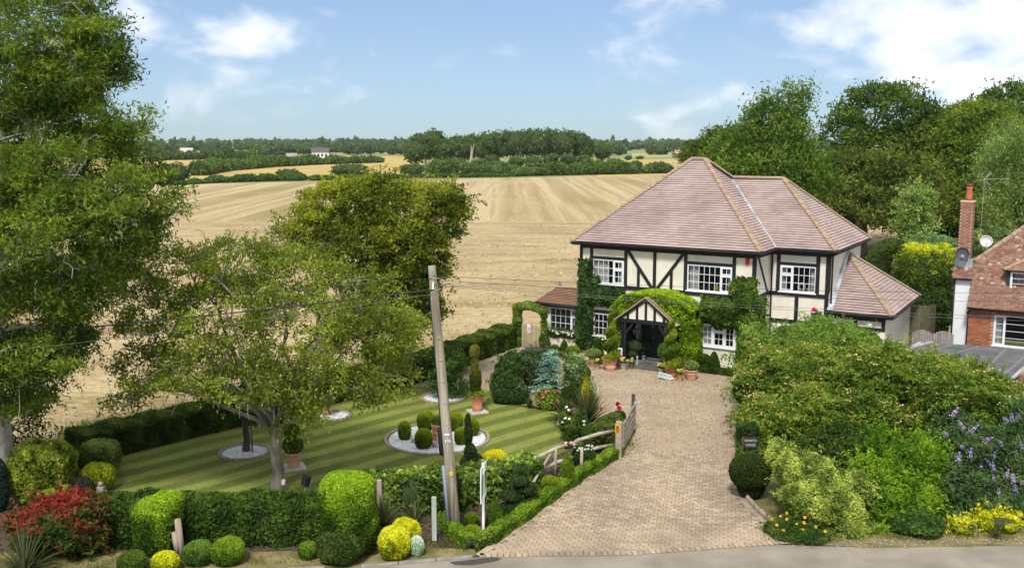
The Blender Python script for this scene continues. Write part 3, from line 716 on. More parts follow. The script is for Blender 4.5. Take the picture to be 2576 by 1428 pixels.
# ------------------------------------------------------------------ the half-timbered house (own axes: a along the front, b back, z up)
TH = -0.55; HO = Vector((2.8, 45.25, 0))
E1 = Vector((math.cos(TH), math.sin(TH), 0)); E2 = Vector((-math.sin(TH), math.cos(TH), 0))
def hw(a, b, z=0.0): return HO + E1 * a + E2 * b + Vector((0, 0, z))
RENDER_C = mat('cream_render', (.74, .685, .565), (.79, .74, .625), scale=1.0, rough=.9, bump=.15, bscale=25, detail=8, contrast=(.3, .7), stretch=(3, 3, .5))
BLACK = mat('black_timber', (.010, .010, .012), (.022, .022, .024), scale=10, rough=.55, bump=.25, bscale=20, stretch=(1, 1, .2))
WHITE = mat('white_upvc', (.78, .79, .80), rough=.35)
BEAD = mat('white_bead', (.74, .72, .66), rough=.6)
TILE = None
def tilemat(name, c1, c2, moss=None, cell=(.33, .33), dark=.75, mossamt=(.60, .72)):
    m, t, b = newmat(name); b.inputs['Roughness'].default_value = .85; b.inputs['Specular IOR Level'].default_value = .2
    lk = t.links.new; co = N(t, 'ShaderNodeTexCoord')
    mp = N(t, 'ShaderNodeMapping'); mp.inputs['Scale'].default_value = (1 / cell[0], 1 / cell[1], 9); lk(co.outputs['Object'], mp.inputs[0])
    fl = N(t, 'ShaderNodeVectorMath', operation='FLOOR'); lk(mp.outputs[0], fl.inputs[0])
    wn = N(t, 'ShaderNodeTexWhiteNoise', noise_dimensions='3D'); lk(fl.outputs[0], wn.inputs['Vector'])
    n = N(t, 'ShaderNodeTexNoise'); n.inputs['Scale'].default_value = .7; n.inputs['Detail'].default_value = 6; lk(co.outputs['Object'], n.inputs['Vector'])
    a = N(t, 'ShaderNodeMath', operation='MULTIPLY_ADD'); lk(wn.outputs['Value'], a.inputs[0]); a.inputs[1].default_value = .3; lk(n.outputs['Fac'], a.inputs[2])
    r = N(t, 'ShaderNodeValToRGB'); r.color_ramp.elements[0].position = .35; r.color_ramp.elements[1].position = 1.05 if False else 1.0
    r.color_ramp.elements[0].color = (*c1, 1); r.color_ramp.elements[1].color = (*c2, 1); lk(a.outputs[0], r.inputs[0])
    src = r.outputs[0]
    if moss:
        n2 = N(t, 'ShaderNodeTexNoise'); n2.inputs['Scale'].default_value = 2.4; n2.inputs['Detail'].default_value = 8; n2.inputs['Roughness'].default_value = .7; lk(co.outputs['Object'], n2.inputs['Vector'])
        r2 = N(t, 'ShaderNodeValToRGB'); r2.color_ramp.elements[0].position = mossamt[0]; r2.color_ramp.elements[1].position = mossamt[1]; r2.color_ramp.elements[0].color = (0, 0, 0, 1); lk(n2.outputs['Fac'], r2.inputs[0])
        x = N(t, 'ShaderNodeMix', data_type='RGBA'); lk(r2.outputs[0], x.inputs['Factor']); lk(src, x.inputs['A']); x.inputs['B'].default_value = (*moss, 1); src = x.outputs['Result']
    lk(src, b.inputs['Base Color']); return m
TILE = tilemat('roof_tile', (.34, .25, .218), (.48, .37, .33), moss=(.50, .44, .38), mossamt=(.71, .78))
stain(TILE, .86, 1.04, .4)
TEDGE_SHADE = mat('tile_edge_shade', (.05, .036, .03), (.08, .058, .048), scale=6, rough=.9)  # dark butt colour paints in the shadow line between tile courses
TILE_L = tilemat('old_clay_tile', (.20, .105, .062), (.30, .172, .11), moss=(.62, .55, .42), mossamt=(.68, .72))
RIDGE = randmat('ridge_clay', [(.30, .215, .14), (.36, .26, .175), (.33, .235, .155)], noise=.18)
stain(RENDER_C, .90, 1.02, .8)
LEAD = mat('lead', (.30, .33, .36), (.52, .55, .57), scale=2.5, rough=.45, metal=.2, contrast=(.4, .6))
def glassmat():
    m, t, b = newmat('window_glass')
    b.inputs['Base Color'].default_value = (.01, .012, .016, 1); b.inputs['Roughness'].default_value = .04; b.inputs['Specular IOR Level'].default_value = .3
    tr = N(t, 'ShaderNodeBsdfTransparent'); mx = N(t, 'ShaderNodeMixShader'); mx.inputs[0].default_value = .8
    t.links.new(b.outputs[0], mx.inputs[1]); t.links.new(tr.outputs[0], mx.inputs[2]); t.links.new(mx.outputs[0], t.nodes['Material Output'].inputs['Surface'])
    return m
GLASS = glassmat()
CURTAIN = mat('net_curtain', (.62, .62, .60), (.78, .78, .76), scale=1, rough=.9, stretch=(14, 1, .2))
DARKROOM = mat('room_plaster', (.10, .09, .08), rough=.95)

house = thing('timbered_house', 'large cream half-timbered house with black beams and pinkish brown hipped roof', 'house', HO, TH)
EZ = 5.33
def wall_panel(m, axis, fixed, thick, s0, s1, z0, z1, holes=()):
    """wall in the plane axis = fixed, thick behind it, with window openings cut out"""
    xs = sorted({s0, s1, *[h[0] for h in holes], *[h[1] for h in holes]}); zs = sorted({z0, z1, *[h[2] for h in holes], *[h[3] for h in holes]})
    for i in range(len(xs) - 1):
        for j in range(len(zs) - 1):
            cx_, cz_ = (xs[i] + xs[i + 1]) / 2, (zs[j] + zs[j + 1]) / 2
            if any(h[0] < cx_ < h[1] and h[2] < cz_ < h[3] for h in holes): continue
            if axis == 'b': m.box(xs[i], xs[i + 1], fixed, fixed + thick, zs[j], zs[j + 1])
            else: m.box(fixed - thick, fixed, xs[i], xs[i + 1], zs[j], zs[j + 1])
# windows: (name key, plane b, a0, a1, z0, z1)
WIN = dict(up_left=(.33, .98, 2.57, 3.42, 4.55), up_mid=(.33, 5.67, 7.74, 3.45, 4.60), low_left=(.33, 1.05, 2.25, .93, 1.99), low_right=(.33, 6.42, 7.95, 1.02, 2.02),
           wing_up=(2.45, 9.19, 10.76, 3.42, 4.57), wing_low=(2.45, 9.2, 10.7, .95, 1.96), annex_r=(2.55, 11.75, 13.3, .6, 1.97), annex_l=(.5, -1.42, .12, .90, 2.01))
hole = lambda k: (WIN[k][1], WIN[k][2], WIN[k][3], WIN[k][4])
w = MB(); wall_panel(w, 'b', .33, .25, .3, 8.75, 0, 5.28, [hole('up_left'), hole('up_mid'), hole('low_left'), hole('low_right'), (3.45, 4.62, .12, 1.98)])
w.box(.3, .55, .58, 8.33, 0, 5.28); w.box(.55, 8.75, 8.08, 8.33, 0, 5.28)
wall_panel(w, 'a', 8.75, .25, .58, 8.08, 0, 5.28)
w.build('wall', RENDER_C, house)
w = MB(); wall_panel(w, 'b', 2.45, .25, 8.752, 11.33, 0, 5.28, [hole('wing_up'), hole('wing_low')])
wall_panel(w, 'a', 11.33, .25, 2.70, 8.5, 0, 5.28); w.box(8.76, 11.08, 8.25, 8.5, 0, 5.28)
w.build('wall', RENDER_C, house)
w = MB(); wall_panel(w, 'b', 2.55, .22, 11.335, 13.72, 0, 2.66, [hole('annex_r')]); wall_panel(w, 'a', 13.72, .22, 2.77, 8.7, 0, 2.66); w.box(11.335, 13.5, 8.48, 8.7, 0, 2.66)
w.build('wall', RENDER_C, house)
w = MB(); wall_panel(w, 'b', .5, .2, -1.85, .297, 0, 2.2, [hole('annex_l')]); w.box(-1.85, -1.65, .7, 2.9, 0, 2.2); w.box(-1.65, .297, 2.7, 2.9, 0, 2.2)
w.build('wall', RENDER_C, house)
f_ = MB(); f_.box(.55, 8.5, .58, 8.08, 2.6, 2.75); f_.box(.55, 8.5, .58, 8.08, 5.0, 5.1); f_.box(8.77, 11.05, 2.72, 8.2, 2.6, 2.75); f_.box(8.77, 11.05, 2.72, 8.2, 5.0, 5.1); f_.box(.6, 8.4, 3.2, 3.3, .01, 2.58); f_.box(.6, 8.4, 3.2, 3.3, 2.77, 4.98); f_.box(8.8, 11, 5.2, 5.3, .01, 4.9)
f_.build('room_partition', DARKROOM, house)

# timbers: each beam its own piece
def beam(p, q, wd, plane, th=.035, axis='b'):
    m = MB(); (s0, z0), (s1, z1) = p, q; d = Vector((s1 - s0, z1 - z0)); n = Vector((-d.y, d.x)).normalized() * wd * .61
    pts = [(s0 - n.x, z0 - n.y), (s1 - n.x, z1 - n.y), (s1 + n.x, z1 + n.y), (s0 + n.x, z0 + n.y)]
    if axis == 'b': M = Matrix(((1, 0, 0, 0), (0, 0, -1, plane), (0, 1, 0, 0), (0, 0, 0, 1)))
    else: M = Matrix(((0, 0, 1, plane), (1, 0, 0, 0), (0, 1, 0, 0), (0, 0, 0, 1)))
    m.prism(pts, -.01, th, M); return m.build('timber', BLACK, house)
def panel_bead(s0, s1, z0, z1, plane, axis='b'):
    m = MB(); t = .022
    for a, b, c, d in ((s0, s1, z0, z0 + t), (s0, s1, z1 - t, z1), (s0, s0 + t, z0 + t, z1 - t), (s1 - t, s1, z0 + t, z1 - t)):
        if axis == 'b': m.box(a, b, plane - .012, plane, c, d)
        else: m.box(plane, plane + .012, a, b, c, d)
    return m
FP = .33
beam((.3, 5.14), (8.76, 5.14), .17, FP, .040)            # plate under the eaves
beam((.36, 3.32), (8.76, 3.32), .15, FP, .041)           # bressummer
for a in (.37, .91, 2.67, 4.10, 5.58, 7.80, 8.69): beam((a, 3.395), (a, 5.055), .13 if a < 8 else .15, FP)
beam((.975, 4.63), (2.605, 4.63), .11, FP); beam((5.645, 4.68), (7.735, 4.68), .11, FP)
for sgn, c0, c1, st in ((1, 2.76, 3.98, 3.31), (-1, 5.46, 4.24, 4.91)):
    beam((c0, 5.05), (c1, 3.4), .115, FP, .037); beam((st, 3.395), (st, 4.28), .11, FP, .033)
beam((.9, 2.08), (3.2, 2.08), .13, FP); beam((6.3, 2.10), (8.76, 2.10), .13, FP)
bdl = []
for q in ((.44, .84, 3.4, 5.05), (.98, 2.60, 4.69, 5.05), (2.74, 4.03, 3.4, 5.05), (4.17, 5.5, 3.4, 5.05), (5.65, 7.73, 4.74, 5.05), (7.87, 8.6, 3.4, 5.05)):
    panel_bead(*q, FP).build('panel_bead', BEAD, house)
WP = 2.45
beam((8.76, 5.14), (11.34, 5.14), .17, WP, .040); beam((8.76, 3.31), (11.34, 3.31), .14, WP, .041); beam((8.76, 2.08), (11.34, 2.08), .15, WP, .041)
for a, lo, hi in ((9.11, 3.38, 5.055), (10.84, 3.38, 5.055), (11.26, 3.38, 5.055), (9.97, 2.155, 3.24), (11.26, 2.155, 3.24), (11.26, 0.02, 2.0)): beam((a, lo), (a, hi), .14, WP)
beam((9.18, 4.66), (10.77, 4.66), .11, WP)
for q in ((8.78, 9.04, 3.4, 5.05), (9.19, 10.76, 4.72, 5.05), (10.92, 11.18, 3.4, 5.05), (8.9, 9.89, 2.16, 3.23), (10.05, 11.18, 2.16, 3.23)):
    panel_bead(*q, WP).build('panel_bead', BEAD, house)
SP = 8.75                                                 # side of the main block, between its corner and the wing
beam((.42, 3.32), (2.40, 3.32), .14, SP, .035, 'a'); beam((.42, 5.14), (2.40, 5.14), .17, SP, .036, 'a'); beam((.62, 5.05), (2.05, 3.40), .11, SP, .033, 'a')
RP = 11.33
beam((2.5, 5.14), (8.4, 5.14), .17, RP, .036, 'a'); beam((2.52, 3.5), (2.52, 5.05), .1, RP, .03, 'a')
AP = 2.55
beam((11.34, 2.50), (13.72, 2.50), .16, AP, .038); beam((11.34, 2.07), (13.72, 2.07), .11, AP, .038)
for a in (11.41, 12.50, 13.64): beam((a, 2.125), (a, 2.42), .12, AP, .036)
for q in ((11.48, 12.43, 2.14, 2.41), (12.57, 13.57, 2.14, 2.41)):
    panel_bead(*q, AP).build('panel_bead', BEAD, house)

def window(parent, plane, a0, a1, z0, z1, lights, curtains=(), sill=True, frame_mat=WHITE, depth=.06):
    """lights: list of (x0, x1, cols, [(y0, y1, rows, sash)]) as fractions of the opening"""
    f = MB(); fw = .045; y0, y1 = plane - .02, plane + depth
    wd, hg = a1 - a0, z1 - z0
    f.box(a0, a1, y0, y1, z0, z0 + fw); f.box(a0, a1, y0, y1, z1 - fw, z1); f.box(a0, a0 + fw, y0, y1, z0 + fw, z1 - fw); f.box(a1 - fw, a1, y0, y1, z0 + fw, z1 - fw)
    if sill: f.box(a0 - .05, a1 + .05, plane - .085, plane - .002, z0 - .05, z0 - .002)
    wo = None; panes = []; bars = MB()
    for i, (x0, x1, cols, rows) in enumerate(lights):
        l, r = a0 + wd * x0, a0 + wd * x1
        if x0 > 0: f.box(l - .025, l + .025, y0 + .002, y1 - .002, z0 + fw, z1 - fw)
        for (q0, q1, nr, sash) in rows:
            b, t = z0 + hg * q0, z0 + hg * q1
            if q0 > 0: f.box(l + .025, r - .025, y0 + .004, y1 - .004, b - .02, b + .02)
            e = .05 if sash else .0
            L_, R_, B_, T_ = l + (fw if x0 == 0 else .025), r - (fw if x1 == 1 else .025), b + (fw if q0 == 0 else .02), t - (fw if q1 == 1 else .02)
            if sash:
                f.box(L_, R_, y0 - .012, y1 - .02, B_, B_ + e); f.box(L_, R_, y0 - .012, y1 - .02, T_ - e, T_); f.box(L_, L_ + e, y0 - .012, y1 - .02, B_ + e, T_ - e); f.box(R_ - e, R_, y0 - .012, y1 - .02, B_ + e, T_ - e)
                L_ += e; R_ -= e; B_ += e; T_ -= e
            for c in range(cols):
                for k in range(nr):
                    p0, p1 = L_ + (R_ - L_) * c / cols, L_ + (R_ - L_) * (c + 1) / cols; s0, s1 = B_ + (T_ - B_) * k / nr, B_ + (T_ - B_) * (k + 1) / nr
                    panes.append((p0 + .009, p1 - .009, s0 + .009, s1 - .009))
            for c in range(1, cols): x = L_ + (R_ - L_) * c / cols; bars.box(x - .011, x + .011, plane + .0, plane + .03, B_, T_)
            for k in range(1, nr): z = B_ + (T_ - B_) * k / nr; bars.box(L_, R_, plane + .002, plane + .028, z - .011, z + .011)
    wo = f.build('window', frame_mat, parent)
    if bars.v: bars.build('glazing_bar', frame_mat, wo)
    for (p0, p1, s0, s1) in panes:
        MB().box(p0, p1, plane + .012, plane + .018, s0, s1).build('pane', GLASS, wo)
    for (c0, c1, mt) in curtains:
        m = MB(); n = 14; vs = []; fs = []
        for k in range(n + 1):
            x = a0 + wd * (c0 + (c1 - c0) * k / n); y = plane + .14 + .025 * math.sin(k * 2.1); vs += [(x, y, z0 + .02), (x, y, z1 - .01)]
        for k in range(n): fs.append((2 * k, 2 * k + 2, 2 * k + 3, 2 * k + 1))
        m.add(vs, fs).build('curtain', mt, wo)
    return wo
wk = lambda k: WIN[k]
def hwin(k, *a, **kw): p = WIN[k]; return window(house, p[0], p[1], p[2], p[3], p[4], *a, **kw)
hwin('up_left', [(0, .67, 4, [(0, 1, 3, False)]), (.67, 1, 2, [(0, .62, 2, True), (.62, 1, 1, True)])], [(.03, .5, CURTAIN), (.82, .97, CURTAIN)])
hwin('up_mid', [(0, .74, 6, [(0, 1, 3, False)]), (.74, 1, 2, [(0, .66, 2, True), (.66, 1, 1, True)])], [(.03, .25, CURTAIN), (.88, .98, CURTAIN)])
hwin('low_left', [(0, 1, 5, [(0, 1, 3, False)])])
hwin('low_right', [(0, .34, 2, [(0, 1, 3, True)]), (.34, .68, 2, [(0, .68, 2, True), (.68, 1, 1, True)]), (.68, 1, 2, [(0, 1, 3, True)])], [(.02, .3, CURTAIN)])
hwin('wing_up', [(0, .36, 2, [(0, .66, 2, True), (.66, 1, 1, True)]), (.36, 1, 4, [(0, 1, 3, False)])], [(.84, .98, CURTAIN), (.02, .18, CURTAIN)])
hwin('wing_low', [(0, .33, 2, [(0, .68, 2, True), (.68, 1, 1, True)]), (.33, .66, 2, [(0, .68, 2, True), (.68, 1, 1, True)]), (.66, 1, 2, [(0, 1, 3, True)])])
hwin('annex_r', [(0, .5, 2, [(0, 1, 4, True)]), (.5, 1, 2, [(0, 1, 4, True)])], [(.78, .96, CURTAIN)])
hwin('annex_l', [(0, .76, 4, [(0, 1, 3, False)]), (.76, 1, 2, [(0, .66, 2, True), (.66, 1, 1, True)])])
# things on the sills
VASE = mat('yellow_glaze', (.62, .45, .03), rough=.3)
v = MB().lathe([(.05, 0), (.09, .06), (.08, .16), (.04, .24), (.05, .29)], 12).build('vase', VASE, None, True); v.location = hw(6.98, .50, 3.50); tag(v, 'tall yellow vase behind the glass of the middle upstairs window', 'vase')
v = MB(); pth = [(math.cos(t) * .13, 0, .16 + math.sin(t) * .15) for t in np.linspace(-1.3, 4.4, 15)]; v.tube(pth, .05, 8)
v = v.build('ring_ornament', mat('white_glaze', (.72, .70, .66), rough=.4), None, True); v.location = hw(10.12, 2.62, 3.48); v.rotation_euler = (0, 0, TH); tag(v, 'white ring shaped ornament on the sill of the right upstairs window', 'ornament')
v = MB().bbox(-.09, .09, -.06, .06, 0, .13, .01).build('sill_box', mat('tan_card', (.45, .33, .18)), None); v.location = hw(10.42, 2.62, 3.475); v.rotation_euler = (0, 0, TH); tag(v, 'small tan box on the sill of the right upstairs window', 'box')

# ---- roof
roof = bpy.data.objects.new('roof', None); link(roof, house)
def face_courses(poly, n, mt, thick=.048, lap=1.12, name='tile_course'):
    """poly: roof plane outline, first edge = the eave; builds each course of tiles as its own strip"""
    P = [Vector(p) for p in poly]; ex = (P[1] - P[0]).normalized(); nn = None
    for k in range(2, len(P)):
        nn = ex.cross(P[k] - P[0])
        if nn.length > 1e-6: break
    nn.normalize()
    if nn.z < 0: nn = -nn
    up = nn.cross(ex)
    if up.z < 0: up = -up
    q = [((p - P[0]).dot(ex), (p - P[0]).dot(up)) for p in P]; H_ = max(y for _, y in q)
    def span(h):
        xs = []
        for i in range(len(q)):
            (x1, y1), (x2, y2) = q[i], q[(i + 1) % len(q)]
            if (y1 - h) * (y2 - h) <= 0 and abs(y1 - y2) > 1e-9: xs.append(x1 + (x2 - x1) * (h - y1) / (y2 - y1))
            elif abs(y1 - h) < 1e-6 and abs(y2 - h) < 1e-6: xs += [x1, x2]
        return (min(xs), max(xs)) if xs else None
    st = H_ / n
    for i in range(n):
        h0, h1 = i * st, min(H_ * .9995, (i + lap) * st); a = span(h0 + 1e-4); b = span(h1)
        if not a or not b: continue
        m = MB(); seg = max(1, int((a[1] - a[0]) / .9)); vs = []; fs = []; fe_ = []
        for k in range(seg + 1):
            t = k / seg; x0 = a[0] + (a[1] - a[0]) * t; x1 = b[0] + (b[1] - b[0]) * t; j = random.uniform(-.0035, .0035); j2 = random.uniform(-.006, .006)
            lo = P[0] + ex * x0 + up * (h0 + j2); hi = P[0] + ex * x1 + up * h1
            vs += [lo + nn * .004, lo + nn * (thick + j), hi + nn * .010]
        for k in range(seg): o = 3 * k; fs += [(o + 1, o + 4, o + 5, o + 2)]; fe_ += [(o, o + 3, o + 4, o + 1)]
        m.add(vs, fs); m.mi = 1; m.add(vs, fe_); m.build(name, [mt, TEDGE_SHADE], roof)
def hip_tiles(p, q, mt=RIDGE, r=.125, ln=.42, lift=.03):
    p = Vector(p); q = Vector(q); d = q - p; n = max(1, round(d.length / ln)); d.normalize()
    y = Vector((0, 0, 1)); y = (y - d * y.dot(d)).normalized(); x = d.cross(y); L0 = (q - p).length / n
    for i in range(n):
        m = MB(); vs = []; o = p + d * (i * L0 + .004)
        for (s, rr) in ((0, r * random.uniform(1.03, 1.09)), (L0 - .012, r * .98)):
            for k in range(8): a = PI * k / 7; vs.append(o + d * s + x * math.cos(a) * rr + y * (math.sin(a) * rr * .72 + lift - .02))
        fs = [(k, k + 1, k + 9, k + 8) for k in range(7)] + [tuple(range(8)), tuple(range(15, 7, -1))]
        m.add(vs, fs).build('hip_tile', mt, roof)
ez = EZ + .02
A0, A1, A2, A3 = (0, 0, ez), (9.05, 0, ez), (9.05, 8.66, ez), (0, 8.66, ez)
R0, R1 = (4.19, 4.33, 9.15), (4.86, 4.33, 9.15)
VB, VC = (9.05, 2.12, ez), (5.73, 5.42, 8.26)
WF, WI, WG = (11.66, 2.12, ez), (11.66, 8.82, ez), (8.31, 5.47, 8.26)
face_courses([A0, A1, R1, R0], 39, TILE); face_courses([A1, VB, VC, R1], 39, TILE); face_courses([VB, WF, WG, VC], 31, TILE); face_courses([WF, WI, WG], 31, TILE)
bk = MB(); bk.add([A0, R0, A3], [(0, 1, 2)]); bk.add([A3, R0, R1, A2], [(0, 1, 2, 3)]); bk.add([A2, R1, VC], [(0, 1, 2)]); bk.add([WI, WG, VC, (9.05, 8.82, ez)], [(0, 1, 2, 3)])
bk.build('roof_slope', TILE, roof)
for p, q in ((A0, R0), (A1, R1), (R0, R1), (VC, WG), (WF, WG), (WI, WG), (R1, (6.2, 5.67, 7.97)), (A3, R0)): hip_tiles(p, q)
vm = MB(); d = (Vector(VC) - Vector(VB)); sd_ = Vector((1, 1, 0)).normalized() * .13
vm.slab([Vector(VB) - sd_ + Vector((0, 0, .05)), Vector(VB) + sd_ + Vector((0, 0, .05)), Vector(VC) + sd_ + Vector((0, 0, .05)), Vector(VC) - sd_ + Vector((0, 0, .05))], (0, 0, .012))
vm.build('valley_lead', LEAD, roof)
# right annex: half pyramid leaning on the wing
B0, B1, B2, BT = (11.36, 2.3, 2.72), (14.03, 2.3, 2.72), (14.03, 8.95, 2.72), (11.36, 5.68, 4.92)
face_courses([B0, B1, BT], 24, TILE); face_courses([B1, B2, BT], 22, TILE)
bk = MB(); bk.add([B2, (11.36, 8.95, 2.72), BT], [(0, 1, 2)]); bk.build('roof_slope', TILE, roof)
hip_tiles(B1, BT); hip_tiles(B2, BT)
fl = MB(); fl.slab([Vector(B0) + Vector((-.02, -.03, .05)), Vector(B0) + Vector((.22, -.03, .06)), Vector(BT) + Vector((.1, -.12, .05)), Vector(BT) + Vector((-.02, -.05, .2))], (-.01, .01, .012)); fl.build('flashing', LEAD, roof)
# left annex roof
C0, C1, CT, CE = (-2.1, .2, 2.25), (.29, .2, 2.25), (-1.33, .97, 2.95), (.29, .97, 2.95)
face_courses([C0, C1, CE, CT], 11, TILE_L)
bk = MB(); bk.add([C0, CT, (-2.1, 3.2, 2.25)], [(0, 1, 2)]); bk.add([CT, CE, (.29, 3.2, 2.25), (-2.1, 3.2, 2.25)], [(0, 1, 2, 3)]); bk.build('roof_slope', TILE_L, roof)
hip_tiles(C0, CT, r=.09); hip_tiles(CT, CE, r=.09)
# fascias, soffits and gutters
g = MB()
def eave(p, q, inn, w=.33):
    p = Vector(p); q = Vector(q); i = Vector(inn)
    g.slab([p + i * .05 + Vector((0, 0, -.02)), q + i * .05 + Vector((0, 0, -.02)), q + i * .05 + Vector((0, 0, -.16)), p + i * .05 + Vector((0, 0, -.16))], i * .03)
    g.slab([p + i * .08 + Vector((0, 0, -.13)), q + i * .08 + Vector((0, 0, -.13)), q + i * w + Vector((0, 0, -.13)), p + i * w + Vector((0, 0, -.13))], (0, 0, .015))
eave(A0, A1, (0, 1, 0)); eave(A1, VB, (-1, 0, 0)); eave(VB, WF, (0, 1, 0)); eave(WF, WI, (-1, 0, 0)); eave(A3, A0, (1, 0, 0)); eave(B0, B1, (0, 1, 0)); eave(B1, B2, (-1, 0, 0)); eave(C0, C1, (0, 1, 0)); eave((-2.1, 3.2, 2.25), C0, (1, 0, 0), .25)
g.build('fascia', BLACK, house)
def gutter(*pts):
    m = MB(); m.tube([Vector(p) + Vector((0, 0, -.055)) for p in pts], .055, 8); return m.build('gutter', BLACK, house, True)
gutter((-.02, -.04, ez), (9.09, -.04, ez), (9.09, 2.07, ez), (11.70, 2.07, ez), (11.70, 8.8, ez)); gutter((11.38, 2.25, 2.72), (14.08, 2.25, 2.72), (14.08, 8.95, 2.72)); gutter((-2.14, 3.2, 2.25), (-2.14, .15, 2.25), (.29, .15, 2.25))
def downpipe(*pts):
    return MB().tube(pts, .04, 8).build('downpipe', BLACK, house, True)
downpipe((8.84, 2.1, 5.2), (8.84, 2.38, 5.05), (8.84, 2.38, 0)); downpipe((11.41, 2.6, 5.2), (11.41, 2.62, 2.9))
al = MB().bbox(-.085, .085, -.07, 0, 0, .28, .012).build('alarm_box', mat('red_plastic', (.55, .012, .03), rough=.4), house); al.location = (8.38, .33, 4.76); relabel(al, 'red alarm box on the cream panel')
fl = MB(); fl.box(-.02, .02, -.06, 0, .0, .04); fl.bbox(-.1, .1, -.28, -.06, -.06, .06, .02); fl.build('security_light', WHITE, house).location = (13.1, 2.51, 2.27)
vt = MB(); vt.box(-.11, .11, -.02, 0, 0, .16)
for k in range(4): vt.box(-.09, .09, -.03, -.02, .02 + k * .035, .04 + k * .035)
vt.build('air_vent', mat('cream_plastic', (.55, .50, .38)), house).location = (1.68, .33, 2.36)
di = MB(); di.lathe([(.02, 0), (.2, .03), (.3, .09), (.31, .09), (.2, .015), (.0, -.02)], 20, cap=False); di = di.build('roof_dish', mat('slate_grey', (.12, .13, .15), rough=.5), house, True); di.location = (-1.55, 1.75, 2.75); di.rotation_euler = (R(-70), 0, R(-40))

# ---- porch
PO = MB(); PORCH = thing('porch', 'open gabled porch with black beams and cream panels in front of the green door', 'porch', hw(4.4, .33, 0), TH)
def pmb(): return MB()
pa, pz0, pz1, pb = 1.36, 2.13, 3.17, -1.62          # half width, eave z, apex z, front (own axes, origin at the wall foot)
for s in (-1, 1):
    MB().bbox(s * 1.02 - .06, s * 1.02 + .06, pb + .05, pb + .17, 0.1, 2.03, .01).build('post', BLACK, PORCH)
    MB().bar((s * pa, pb, pz0), (s * .02, pb, pz1 - .02), .06, .17).build('barge_board', BLACK, PORCH)
    MB().bar((s * 1.02, pb + .08, 1.45), (s * .62, pb + .08, 2.0), .07, .09).build('brace', BLACK, PORCH)
    m = MB(); up = Vector((s * (pz1 - pz0), 0, pa)).normalized()
    m.slab([(s * (pa + .12), pb - .08, pz0 - .06), (0, pb - .08, pz1 + .03), (0, -.02, pz1 + .03), (s * (pa + .12), -.02, pz0 - .06)], up * .05); m.build('porch_roof', mat('porch_tile', (.34, .27, .17), (.42, .33, .21), scale=3), PORCH)
MB().box(-1.28, 1.28, pb + .02, pb + .12, 2.03, 2.2).build('tie_beam', BLACK, PORCH)
for a, h in ((-.42, .62), (0, .9), (.42, .62), (-.86, .28), (.86, .28)): MB().box(a - .06, a + .06, pb + .02, pb + .1, 2.2, 2.2 + h).build('stud', BLACK, PORCH)
for s in (-1, 1):
    for x0, x1 in ((.06, .36), (.48, .80), (.92, 1.12)):
        z = lambda x: pz1 - .13 - (pz1 - pz0) * x / pa
        m = MB(); q = [(s * x0, pb + .055, 2.2), (s * x1, pb + .055, 2.2), (s * x1, pb + .055, max(2.21, z(x1))), (s * x0, pb + .055, z(x0))]; m.slab(q, (0, .03, 0)); pn = m.build('gable_panel', RENDER_C, PORCH)
        c = sum((Vector(p) for p in q), Vector()) / 4; e = MB()
        for i in range(4): e.bar(Vector(q[i]).lerp(c, .05) + Vector((0, -.008, 0)), Vector(q[(i + 1) % 4]).lerp(c, .05) + Vector((0, -.008, 0)), .02)
        e.build('panel_edge', BEAD, pn)
SLATE = randmat('porch_slate', [(.09, .085, .08), (.15, .135, .115), (.20, .17, .13), (.12, .115, .11)], noise=.25)
st = bpy.data.objects.new('porch_step', None); link(st, PORCH)
for i in range(4):
    for j in range(3):
        o = .3 if j % 2 else 0; x0 = -1.25 + i * .62 + o * .5; x1 = min(x0 + .6, 1.3)
        MB().bbox(x0, x1, -1.75 + j * .58, -1.75 + j * .58 + .56, 0, .11 + random.uniform(-.004, .004), .008).build('paving_slab', SLATE, st)
MB().box(-1.22, -1.15, -1.5, -.03, .1, 2.05).build('side_boarding', BLACK, PORCH); MB().box(1.15, 1.22, -1.5, -.03, .1, 2.05).build('side_boarding', BLACK, PORCH)
GREEN_D = mat('dark_green_paint', (.022, .045, .045), (.03, .058, .056), scale=3, rough=.5)
dr = MB(); dr.box(3.5, 4.57, .40, .45, .14, 1.96); dr = dr.build('door', GREEN_D, house)
for k in range(7): MB().box(3.5 + k * .153 + .008, 3.5 + k * .153 + .145, .385, .398, .2, 1.9).build('door_board', GREEN_D, dr)
kn = MB(); kn.ball((4.05, .36, 1.08), .035, 8, 6); kn.ball((4.14, .36, 1.08), .03, 8, 6); kn.box(4.03, 4.08, .37, .386, 1.55, 1.66); kn.build('door_knob', mat('chrome', (.75, .75, .74), rough=.2, metal=.9), dr, True)
MB().box(3.44, 4.63, .28, .45, .112, .16).build('doorstep', WHITE, house)
m = MB(); m.box(3.35, 3.46, .28, .36, .12, 2.0); m.build('door_frame', mat('pale_timber', (.42, .37, .29), (.52, .46, .36), scale=4), house)
# ------------------------------------------------------------------ points at a distance
def pz(v, D):
    b = (v - CY) / FPX; return CAM_H + D * (-math.sin(TILT) - b * math.cos(TILT)) / (math.cos(TILT) - b * math.sin(TILT))
def pxx(u, v, D):
    b = (v - CY) / FPX; return (u - CX) / FPX * D / (math.cos(TILT) - b * math.sin(TILT))
def P3(u, v, D): return Vector((pxx(u, v, D), D, pz(v, D)))
def lob(loc, u, v, D, rx, ry=None, rz=None, q=2.0):
    p = P3(u, v, D) - Vector(loc); return (p.x, p.y, p.z, rx, ry or rx, rz or rx * .8, q)

